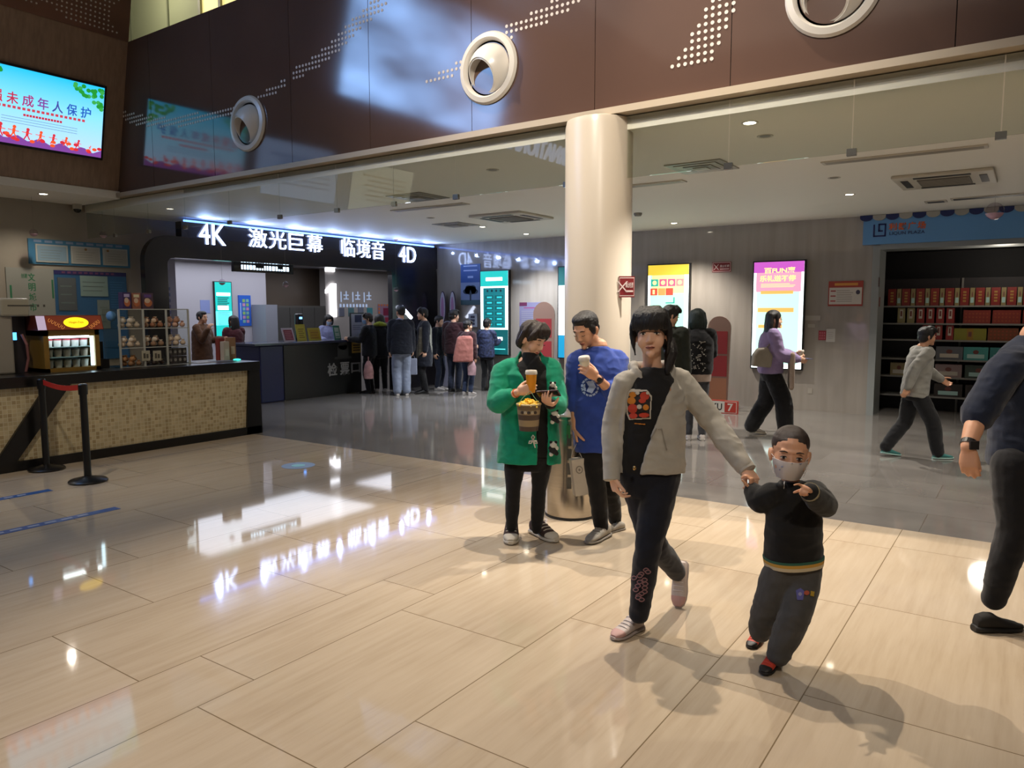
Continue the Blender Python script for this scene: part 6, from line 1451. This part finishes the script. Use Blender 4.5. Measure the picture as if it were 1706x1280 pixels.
me = vox(hair_geo('buzz', H), .004, 2); wrinkle(me, .0008, 90); put(me, 'hair', root, [BUZZ])
mk = mask_geo(H, M('mask_white', 'c4bab4', .7)).build('face_mask', root, True)
decal('mask_print', mk, [(circ(1303, 778, 2, 1.6, 8), M('mask_grey', '8f93a4', .7)), (circ(1299, 783, 1.5, 1.2, 8), M('mask_grey', '8f93a4', .7)), (circ(1334, 773, 2, 1.8, 8), M('mask_grey', '8f93a4', .7)), (circ(1320, 772, 1.4, 1.2, 8), M('mask_grey', '8f93a4', .7))], .6, .002)
st = [(.09, .205, .168, 0), (.14, .212, .172, 0), (.3, .208, .17, .0), (.55, .2, .165, .01), (.75, .195, .155, .0), (.88, .165, .135, 0), (.96, .115, .105, 0), (1.04, .085, .085, .006)]
jk = put(top_mesh(J, k, .006, scale_st(st, k, k), (.092, .088, .08, .068), FACE, (.007, 9), .93, seed=3), 'jacket', root, [cloth('black_jacket', '141210', .2)])
R_ = rings_of(J, [(.03, .208 * k, .172 * k, 0), (.072, .212 * k, .176 * k, 0), (.11, .215 * k, .178 * k, 0), (.14, .217 * k, .179 * k, 0)], FACE)
for i, (cn, nm) in enumerate((('c8b898', 'hem_band'), ('c0923a', 'hem_band'), ('2a5a48', 'hem_band'))):
    mb = MB(); loft(mb, [R_[i], R_[i + 1]], M('hem' + cn, cn, .8)); mb.build(nm, jk, True)
mb = MB(); dd = nrm(J['wB'] - J['eB'])
for i, cn in enumerate(('8f8468', '6d7a56', '8a7c5c')): mb.tube([J['wB'] - dd * (.030 - .012 * i), J['wB'] - dd * (.020 - .012 * i)], .041, M('hem' + cn, cn, .8), 22)
mb.build('cuff', jk, True)
decal('zip', jk, [([(1306, 800), (1308, 800), (1307, 815), (1305, 815)], M('zip_silver', '8a8680', .4))], .6)
put(pants_mesh(J, k, .006, (.118, .124, .110, .105, .085), FACE, (.18, .145), (.008, 10), seed=7, end=1.02), 'trousers', root, [cloth('grey_fleece', '4b4845', .15)])
tp_ = [c for c in root.children if c.name.startswith('trousers')][0]
decal('leg_patch', tp_, [([(1326, 984), (1334, 980), (1340, 985), (1338, 1000), (1328, 1000)], M('patch_violet', '54508c', .7)), (circ(1333, 990, 3, 3), M('patch_pale', '8c86a0', .7)), (circ(1344, 988, 4.5, 4), M('patch_red', 'a84a2c', .7)), ([(1351, 985), (1357, 986), (1356, 994), (1350, 993)], M('patch_gold', 'b0902c', .7))], .7)
rs = M('shoe_red', 'c03a22', .6, var=.12, vscale=30); rk = M('shoe_black', '1c1816', .5); 
shoe(root, fl(1266, 1064), fl(1249, 1082), .62, ZV, rs, rk, M('lace_red', 'd0442a', .6), rk, 1.1, 1.15); shoe(root, fl(1296, 1106) + ZV * .012, fl(1271, 1127) + ZV * .004, .62, ZV, rs, rk, M('lace_red', 'd0442a', .6), rk, 1.1, 1.15)

# ------------------------------------------------------------------ the man at the right edge
FACE = D3(.95, .1); f_ = D3(.97, .1, -.1)
J = dict(neck=P(1726, 560, 3.75), sA=P(1676, 612, 3.62), sB=P(1775, 600, 3.95), eA=P(1630, 690, 3.60), wA=P(1612, 745, 3.52), eB=P(1800, 690, 4.0), wB=P(1820, 740, 3.9),
         hA=P(1688, 775, 3.70), hB=P(1712, 775, 3.90), kA=P(1690, 880, 3.70), kB=P(1765, 875, 3.92), aA=P(1655, 1000, 3.76), aB=P(1755, 1000, 3.95))
H = Head(P(1752, 498, 3.78), f_, ZV, 1.1)
root = person('man in navy top walking at the right edge of the picture', fl(1658, 1045))
hands = dict(A=dict(d=-ZV + D3(0, .1) * .2, n=D3(.5, -.6, 0), t=D3(.8, .4, 0), curl=((28, 35, 25),) * 4, k=1.02, thumb=(.85, .2, .3), tc=.6), B=dict(d=-ZV, n=D3(-.5, .6, 0), t=D3(.8, 0, 0)))
ex = MB(); face_geo(ex, H)
put(body_mesh(J, H, hands, 1.08, False, .006, .058, 1.05, FACE, armr=(.046, .042, .029)), 'body', root, [SKD], ex)
me = vox(hair_geo('short', H), .007, 2); wrinkle(me, .003, 60); put(me, 'hair', root, [BLACK])
st = [(-.02, .185, .145, 0), (.05, .195, .15, 0), (.3, .195, .148, 0), (.55, .205, .155, 0), (.75, .205, .155, -.01), (.88, .165, .13, -.01), (.95, .11, .1, -.005), (1.0, .075, .075, 0)]
put(top_mesh(J, 1.08, .008, st, (.080, .072, .066, .062), FACE, (.010, 8), .06, seed=8), 'navy_top', root, [cloth('navy_cloth', '1b2233', .2)])
put(pants_mesh(J, 1.08, .008, (.092, .086, .072, .066, .052), FACE, (.155, .115), (.008, 8), seed=5, end=.98), 'trousers', root, [cloth('black_trousers', '141315')])
mb = MB(); dd = nrm(J['wA'] - J['eA']); w0 = J['wA'] - dd * .02; mb.tube([w0 - dd * .012, w0 + dd * .012], .036, M('watch_black', '121214', .4), 20); mb.box((-.02, -.02, 0), (.02, .02, .012), M('watch_black', '121214', .4), Fr(w0 - CFH * .036, CR, ZV, -CFH)); mb.build('smart_watch', root)
bkb = M('shoe_black_suede', '17130f', .8); shoe(root, fl(1622, 1052), fl(1700, 1050), 1.1, ZV, bkb, M('sole_black', '141210', .6), None, None, 1.1, 1.1, thick=1.4); shoe(root, fl(1735, 1030), fl(1800, 1036), 1.1, ZV, bkb, M('sole_black', '141210', .6), None, None, 1.1, 1.1)

# ------------------------------------------------------------------ people farther back
def stand(x, y, face, h=1.65, stride=0.0, A=((.12, 0, -1), (.05, .1, -1)), B=((.12, 0, -1), (.05, .1, -1)), lean=0.0, tilt=0.0):
    f = nrm(face); s = np.array((f[1], -f[0], 0)); o = np.array((x, y, 0.0)); k = h / 1.65
    def L(a, b, c): return o + (s * a + f * b + ZV * c) * k
    ln = lean
    J = dict(neck=L(0, -.01 + ln, 1.395), sA=L(.165, ln, 1.345), sB=L(-.165, ln, 1.345), hA=L(.075, 0, .84), hB=L(-.075, 0, .84), kA=L(.085, .06 + stride * .5, .46), kB=L(-.085, .06 - stride * .4, .46), aA=L(.085, stride, .09), aB=L(-.085, -stride, .09 + abs(stride) * .12))
    for n_, d, sg in (('A', A, 1), ('B', B, -1)):
        u1 = nrm(s * d[0][0] * sg + f * d[0][1] + ZV * d[0][2]); u2 = nrm(s * d[1][0] * sg + f * d[1][1] + ZV * d[1][2]); J['e' + n_] = J['s' + n_] + u1 * .27 * k; J['w' + n_] = J['e' + n_] + u2 * .235 * k; J['d' + n_] = u2
    return J, L(0, .03 + ln * 1.3, 1.53), f, s, k
def crowd(label, x, y, face, h, top, bottom, hair, hairm, shoem, look=None, stride=0.0, A=((.12, 0, -1), (.05, .1, -1)), B=((.12, 0, -1), (.05, .1, -1)), lean=0.0, st=None, sl=(.074, .066, .058, .05), leg=(.09, .083, .066, .06, .052), mask=None, skin=None, topname='jacket', botname='trousers', hk=None, vs=.011, bw=1.0, group=None, fend=1.0):
    J, hc, f, s, k = stand(x, y, face, h, stride, A, B, lean)
    root = person(label, (x, y, 0), group); H = Head(hc, look if look is not None else f, ZV, hk or (1.02 * k if h > 1.4 else .95 * (.55 + .45 * k)))
    hands = {n_: dict(d=J['d' + n_], n=s * (-1 if n_ == 'A' else 1), t=f, k=k, curl=((30, 40, 25),) * 4) for n_ in 'AB'}
    ex = MB(); face_geo(ex, H, (0, 0), mask is None)
    put(body_mesh(J, H, hands, k, h < 1.4, .009, .052, 1.0, f), 'body', root, [skin or SK], ex)
    me = vox(hair_geo(hair, H), .008, 2); wrinkle(me, .005, 40, (1, 1, .35)); put(me, 'hair', root, [hairm])
    st = st or [(-.12, .185, .14, 0), (.02, .19, .145, 0), (.3, .185, .14, 0), (.55, .188, .142, .005), (.75, .185, .135, .005), (.88, .15, .112, 0), (.95, .1, .088, 0), (1.02, .07, .07, .004)]
    tp = put(top_mesh(J, k, vs, scale_st(st, k * bw, k * bw), sl, f, (.010, 8), fend, seed=x), topname, root, [top])
    put(pants_mesh(J, k, vs, leg, f, (.155, .12), (.008, 9), seed=y), botname, root, [bottom])
    if mask is not None: mask_geo(H, mask).build('face_mask', root, True)
    for n_, sd in (('A', 1), ('B', -1)):
        a = J['a' + n_].copy(); lift = a[2] - .09 * k; a[2] = max(lift, 0) * 1.0; q = f if lift < .02 else nrm(f - ZV * .25); heel = a - f * .06 * k; heel[2] = max(0, a[2]); toe = heel + q * .25 * k; toe[2] = max(toe[2], 0)
        shoe(root, heel, toe, k, ZV, shoem[0], shoem[1], shoem[2] if len(shoem) > 2 else None)
    return root, J, H, tp
blks = (M('shoe_dark', '1a1817', .6), M('sole_dark', '2a2624', .6)); whs = (M('shoe_white2', 'b6aeaa', .6), M('sole_white2', 'a8a29c', .5)); greys = (M('shoe_grey2', '8a8078', .7), M('sole_pale2', 'a89c8c', .5), lac)
navy = cloth('navy_coat', '11141f'); blkc = cloth('black_coat', '121114'); dkj = cloth('dark_jeans', '1c2233', .2); blkt = cloth('black_trousers', '141315'); jean = cloth('blue_jeans', '27324a', .2)
HANGF = ((.14, .05, -1), (.0, .35, -1))
# woman in lilac
a = fl(1280, 725)
root, J, H, tp = crowd('woman in lilac sweater walking past the pink poster', a[0], a[1], D3(.95, .12), 1.60, cloth('lilac_knit', '8d7aa0', .1), blkt, 'long', BLACK, greys, stride=.2, A=((.05, .25, -1), (.0, 1, -.25)), B=((.05, .35, -1), (0, 1, -.15)), sl=(.085, .085, .075, .052), leg=(.11, .115, .115, .11, .10), topname='sweater', vs=.009, st=[(-.02, .195, .15, 0), (.06, .205, .16, 0), (.3, .2, .155, 0), (.55, .2, .155, 0), (.75, .195, .145, 0), (.88, .155, .12, 0), (.95, .1, .09, 0), (1.02, .068, .068, .004)])
c = P(1270, 594, depth(J['hA']) - .12); t = thing('handbag', 'grey-beige bag on the back of the woman in lilac', 'bag', c - ZV * .13); mb = MB(); mb.prism([(-.13, -.12), (.10, -.14), (.12, .0), (.05, .12), (-.06, .10), (-.12, .02)], Fr(c, CR, ZV, -CFH), -.06, .06, M('bag_beige', '8a8073', .7, var=.1)); mb.build('body', t, bevel=.02); mb = MB(); mb.tube([c + CR * .05 + ZV * .11, c + CR * .13 + ZV * .2, J['sA'] * .7 + J['neck'] * .3 + ZV * .05 - CFH * .05], .008, M('bag_strap', '6f675c', .6), 8); mb.build('strap', t)
c = (J['wA'] + J['wB']) / 2; t = thing('coat', 'beige coat draped over the arms of the woman in lilac', 'coat', (c[0], c[1], c[2] - .42)); mb = MB(); s_ = D3(.1, 1); q = lerp(J['eA'], J['wA'], .55)
for i in range(5): limb(mb, [q + CR * (.02 + .012 * i) + D3(0, 1) * (.06 - .05 * i) + ZV * .03, q + CR * (.015 + .014 * i) + D3(0, 1) * (.08 - .055 * i) - ZV * .16, q + CR * (.02 + .013 * i) + D3(0, 1) * (.08 - .055 * i) - ZV * (.37 + .02 * (i % 2))], [.034, .032, .028], None)
me = vox(mb, .01, 3); put(me, 'cloth', t, [cloth('beige_coat', '9c8878', .12)])
t = thing('mobile_phone', 'phone in the hands of the woman in lilac', 'phone', J['wA'] + J['dA'] * .12); MB().box((-.035, -.07, -.004), (.035, .07, .004), M('phone_case2', '5c5f80', .3), Fr(J['wA'] + J['dA'] * .13 + ZV * .035, CR, -CFH, ZV)).build('case', t)
c = J['wB'] + J['dB'] * .10; t = cup('small pale cup raised by the woman in lilac', c - ZV * .03 + CFH * .0 - CR * .0, .028, .036, .09, None, M('lid_white', 'cfc6ba', .3))
# woman in black jacket, seen from behind
a = fl(1158, 733)
root, J, H, tp = crowd('woman in black jacket with white back print seen from behind', a[0], a[1], D3(.1, -1), 1.62, blkc, cloth('grey_trousers2', '3a3a3e'), 'bob', hairmat('hair_green_black', '10201c'), whs, A=((.15, .3, -1), (-.1, 1, .1)), B=((.15, .3, -1), (-.1, 1, .1)), vs=.009, st=[(.0, .185, .145, 0), (.1, .2, .155, 0), (.3, .2, .155, 0), (.55, .2, .15, 0), (.75, .195, .145, 0), (.88, .155, .12, 0), (.95, .1, .09, 0), (1.02, .07, .07, .004)])
random.seed(11); rg = []
for i in range(70):
    y = random.uniform(568, 618); hw = 15 if y > 582 else 11; x = 1162 + random.uniform(-hw, hw) - (y - 590) * .12
    rg.append(([(x, y), (x + random.uniform(1.2, 2.6), y + random.uniform(-.6, .6)), (x + random.uniform(1, 2), y + random.uniform(1, 2)), (x + random.uniform(-.5, .5), y + 1.2)], M('back_print', 'a8a49c', .7)))
decal('back_print', tp, rg, .7, .006)
mb = MB(); loft(mb, rings_of(J, [(-.16, .172, .135, 0), (0.02, .178, .14, 0)], D3(.1, -1)), cloth('beige_hem', 'a08c80')); mb.build('shirt_hem', root, True)
# person behind the girl
a = fl(1112, 742)
crowd('person with black hair standing behind the head of the girl in grey', a[0], a[1], D3(.5, -.8), 1.66, cloth('dark_olive', '26281f'), blkt, 'mop', BLACK, blks, look=D3(.8, -.2, -.2), vs=.011)
c = P(1129, 596, 9.0); t = tag(MB().box((-.03, -.09, -.005), (.03, .08, .005), M('folder_yellow', 'c8c83c', .5), Fr(c, D3(.9, .4), nrm(ZV + CR * .3), D3(-.4, .9))).build('folder'), 'small yellow folder showing between the girl in grey and the black jacket', 'folder')
# child in grey at the shop
a = fl(1518, 762)
root, J, H, tp = crowd('child in grey sweatshirt striding past the shop', a[0], a[1], D3(.97, .05), 1.42, cloth('grey_sweat', '8a877f', .1), blkt, 'mop', BLACK, (M('shoe_teal', '2f6a66', .6), M('sole_teal', '8fb0a8', .5)), stride=.28, A=((.1, -.75, -.9), (.05, -.35, -1)), B=((.1, .6, -1), (0, .9, -.6)), lean=.07, sl=(.078, .07, .062, .05), leg=(.1, .1, .09, .085, .075), topname='sweatshirt', vs=.009, skin=SKD)
mb = MB(); dd = J['dA']; mb.tube([J['wA'] - dd * .03, J['wA'] + dd * .005], .034, M('watch_blue', '3c7ab8', .4), 18); mb.build('wristwatch', root)
# queue at the ticket desk
def at_px(x, y): return fl(x, y)
SC = ((.1, .3, -1), (-.2, .9, .5))
a = onX(616, 600, -10.60); a[2] = 0; root, J, H, tp = crowd('masked person in black at the desk end, first in the queue', a[0], a[1], D3(-.9, -.2), 1.56, blkc, blkt, 'mop', BROWN, blks, look=D3(-.95, .2, -.1), mask=M('mask_blue', '7c9cc4', .7), B=((.05, .5, -1), (0, 1, .1)))
c = J['wA'] + np.array((0, 0, -.08)); c = P(614, 612, depth(a + ZV) - .25); t = thing('carrier_bag', 'pink and white carrier bag held by the first person in the queue', 'bag', c - ZV * .22); mb = MB(); loft(mb, [(c - ZV * .22, CR, -CFH, .09, .05), (c - ZV * .1, CR, -CFH, .1, .06), (c + ZV * .04, CR, -CFH, .075, .04), (c + ZV * .12, CR, -CFH, .03, .02)], M('bag_pink', 'a87c78', .5, var=.35, vscale=12)); mb.build('bag', t, True); MB().tube([c + ZV * .1, c + ZV * .2], .01, M('bag_handle', 'a87c78', .5), 8).build('handle', t)
a = at_px(635, 653); root, J, H, tp = crowd('person in black with a yellow-green hood, second in the queue', a[0], a[1], D3(-.35, -.9), 1.54, blkc, blkt, 'bob', BROWN, whs, bw=1.06)
mb = MB(); N_ = J['neck']; limb(mb, [N_ + CR * .1 + ZV * .03, N_ + D3(.1, 1) * .1 + ZV * .05, N_ - CR * .1 + ZV * .03], [.035, .05, .035], None); me = vox(mb, .01, 3); put(me, 'hood', root, [cloth('hood_yellow', '98a030')])
a = at_px(670, 659); root, J, H, tp = crowd('tall man in navy jacket and pale grey trousers in the queue', a[0], a[1], D3(-.25, -.95), 1.70, navy, cloth('pale_trousers', '7f8798', .1), 'short', BLACK, whs, look=D3(-.5, -.8), bw=1.12, leg=(.1, .1, .092, .085, .075))
NAVY = J; mb = MB(); N_ = J['neck']; mb.tube([N_ - CR * .085 + D3(0, 1) * .04, N_ - CR * .03 + D3(0, 1) * .085 + ZV * .02, N_ + CR * .05 + D3(0, 1) * .08], .012, M('collar_pale', '8c90b0', .7), 8); mb.build('collar', root, True)
a = at_px(708, 656); root, J, H, tp = crowd('person in long dark coat with pale lining beside the man in navy', a[0], a[1], D3(-.9, .25), 1.66, navy, blkt, 'mop', BLACK, blks, look=D3(-.95, .25), A=((.1, .35, -1), (-.2, .7, .9)), st=[(-.55, .2, .15, 0), (-.3, .205, .155, 0), (0, .2, .15, 0), (.3, .19, .145, 0), (.55, .19, .142, 0), (.75, .185, .135, 0), (.88, .15, .112, 0), (.95, .1, .088, 0), (1.02, .07, .07, 0)], topname='coat')
dl = M('lining_pale', '77705f', .8); decal('scarf', tp, [([(699, 545), (703, 545), (704, 588), (694, 598), (693, 585), (697, 565)], dl), ([(717, 540), (720, 545), (726, 585), (720, 588), (716, 570)], M('lining_pale2', '8a8a80', .8))], .8, .012)
c = NAVY['wA'] + NAVY['dA'] * .09 - ZV * .22; t = thing('carrier_bag', 'pale carrier bag between the man in navy and the long coat', 'bag', c - ZV * .17); MB().box((-.075, -.17, -.04), (.075, .14, .04), M('bag_pale', '83889a', .6, var=.08), Fr(c, CR, ZV, -CFH)).build('bag', t, bevel=.01); MB().tube([c + ZV * .14 - CR * .04, c + ZV * .22, c + ZV * .14 + CR * .04], .005, M('bag_handle2', '83889a', .6), 6).build('handle', t)
a = at_px(731, 650); root, J, H, tp = crowd('person in dark jacket and jeans facing right in the queue', a[0], a[1], D3(.85, .35), 1.5, navy, dkj, 'short', BLACK, whs, look=D3(.9, .3, -.2), B=SC)
a = at_px(757, 653); root, J, H, tp = crowd('woman in maroon coat with an arm on the child', a[0], a[1], D3(.3, -.9), 1.62, cloth('maroon_coat', '2e1218'), dkj, 'mop', BLACK, blks, look=D3(.75, -.4), bw=1.05, A=((.3, .35, -1), (.5, .6, -.6)))
a = at_px(779, 658); root, J, H, tp = crowd('child in dark red jacket with a salmon coat in the queue', a[0], a[1], D3(.5, -.7), 1.42, cloth('dark_red_jacket', '341a1e'), jean, 'mop', BLACK, whs, look=D3(.8, -.3))
c = (J['sA'] + J['sB']) / 2 + D3(-.35, 1) * .165; c[2] = .88; t = thing('coat', 'salmon pink coat hanging on the back of the child in the queue', 'coat', c - ZV * .25); mb = MB(); loft(mb, [(c - ZV * .24 - CR * .02, CR, -CFH, .19, .035), (c - ZV * .22 - CR * .02, CR, -CFH, .195, .05), (c, CR, -CFH, .175, .05), (c + ZV * .2 + CR * .02, CR, -CFH, .15, .045), (c + ZV * .25 + CR * .02, CR, -CFH, .11, .03)], None); me = vox(mb, .012, 3); wrinkle(me, .012, 8); put(me, 'cloth', t, [cloth('salmon_cloth', 'a0655c', .1)])
c = P(786, 612, depth(a + ZV * .7) - .1); t = thing('carrier_bag', 'pink and white carrier bag beside the child in the queue', 'bag', c - ZV * .15); mb = MB(); loft(mb, [(c - ZV * .15, CR, -CFH, .075, .05), (c, CR, -CFH, .085, .05), (c + ZV * .1, CR, -CFH, .05, .03), (c + ZV * .16, CR, -CFH, .015, .015)], M('bag_pinkwhite', 'a08084', .5, var=.4, vscale=9)); mb.build('bag', t, True); MB().tube([c + ZV * .14, c + ZV * .24 - CR * .05], .006, M('bag_handle', 'a87c78', .5), 6).build('handle', t)
a = at_px(811, 651.5); root, J, H, tp = crowd('boy in dark blue patterned shirt reading the teal board', a[0], a[1], D3(.4, -.85), 1.44, M('pattern_shirt', '262e4c', .8, var=.9, vscale=26), blkt, 'mop', BLACK, blks, topname='shirt', A=((.1, .4, -1), (-.1, 1, .2)))
# attendant behind the desk
p_ = onX(548, 560, -12.25); root, J, H, tp = crowd('masked attendant in lilac uniform behind the ticket desk', p_[0], p_[1], D3(.35, .9), 1.52, cloth('uniform_lilac', '777a9c', .1), dkj, 'bob', BLACK, blks, look=D3(.5, .8, -.25), mask=M('mask_pale', '9fb0cc', .7), topname='uniform', A=((.1, .4, -1), (-.2, 1, .0)), B=((.1, .4, -1), (-.2, 1, .0)))
# two customers past the snack counter
p_ = P(336, 560, 14.0); crowd('man in brown coat with hand at his mouth behind the snack counter', p_[0], p_[1], D3(.95, .2), 1.60, cloth('brown_coat', '5a3a22'), blkt, 'short', BLACK, blks, topname='coat', bw=1.1, A=((.05, .5, -1), (-.1, .6, 1)), B=((.05, .4, -1), (0, 1, .1)), skin=SKD, st=[(-.4, .2, .15, 0), (-.1, .2, .15, 0), (.3, .19, .145, 0), (.55, .19, .142, 0), (.75, .185, .135, 0), (.88, .15, .112, 0), (.95, .1, .088, 0), (1.02, .07, .07, 0)])
p_ = P(390, 560, 14.3); root, J, H, tp = crowd('long-haired woman in maroon behind the snack counter', p_[0], p_[1], D3(-.6, -.6), 1.52, cloth('maroon_knit', '4c2024'), blkt, 'long', BLACK, blks, look=D3(-.8, -.3), topname='sweater', A=((.1, .4, -1), (-.1, .9, .2)))
for i, (x, y0_, y1_, w_, c_, lab) in enumerate(((366, 563, 604, 13, '7a2a22', 'dark red paper bag on the end of the snack counter'), (374, 569, 604, 13, 'b0a294', 'white paper bag on the end of the snack counter'), (384, 562, 603, 15, '8a6446', 'brown paper bag on the end of the snack counter'))):
    a, b_ = onX(x, y0_, -8.85 + .09 * (i == 1)), onX(x, y1_, -8.85); h = a[2] - .952
    t = thing('paper_bag', lab, 'bag', (a[0], a[1], .952), 'paper bags on the counter'); f = Fr((a[0], a[1], .952), (0, 1, 0), (0, 0, 1), (1, 0, 0)); w2 = w_ * .0068 / 2
    MB().prism([(-w2, 0), (w2, 0), (w2 * .95, h), (-w2 * .95, h)], f, -.04, .04, M('pbag' + c_, c_, .7, var=.08)).build('bag', t, bevel=.004); mb = MB(); mb.box((-w2 * .5, h * .25, .04), (w2 * .6, h * .6, .042), M('pbag_print%d' % i, ('b0643c', 'c4b8aa', 'b8a48c')[i], .6), f); mb.build('print', t)
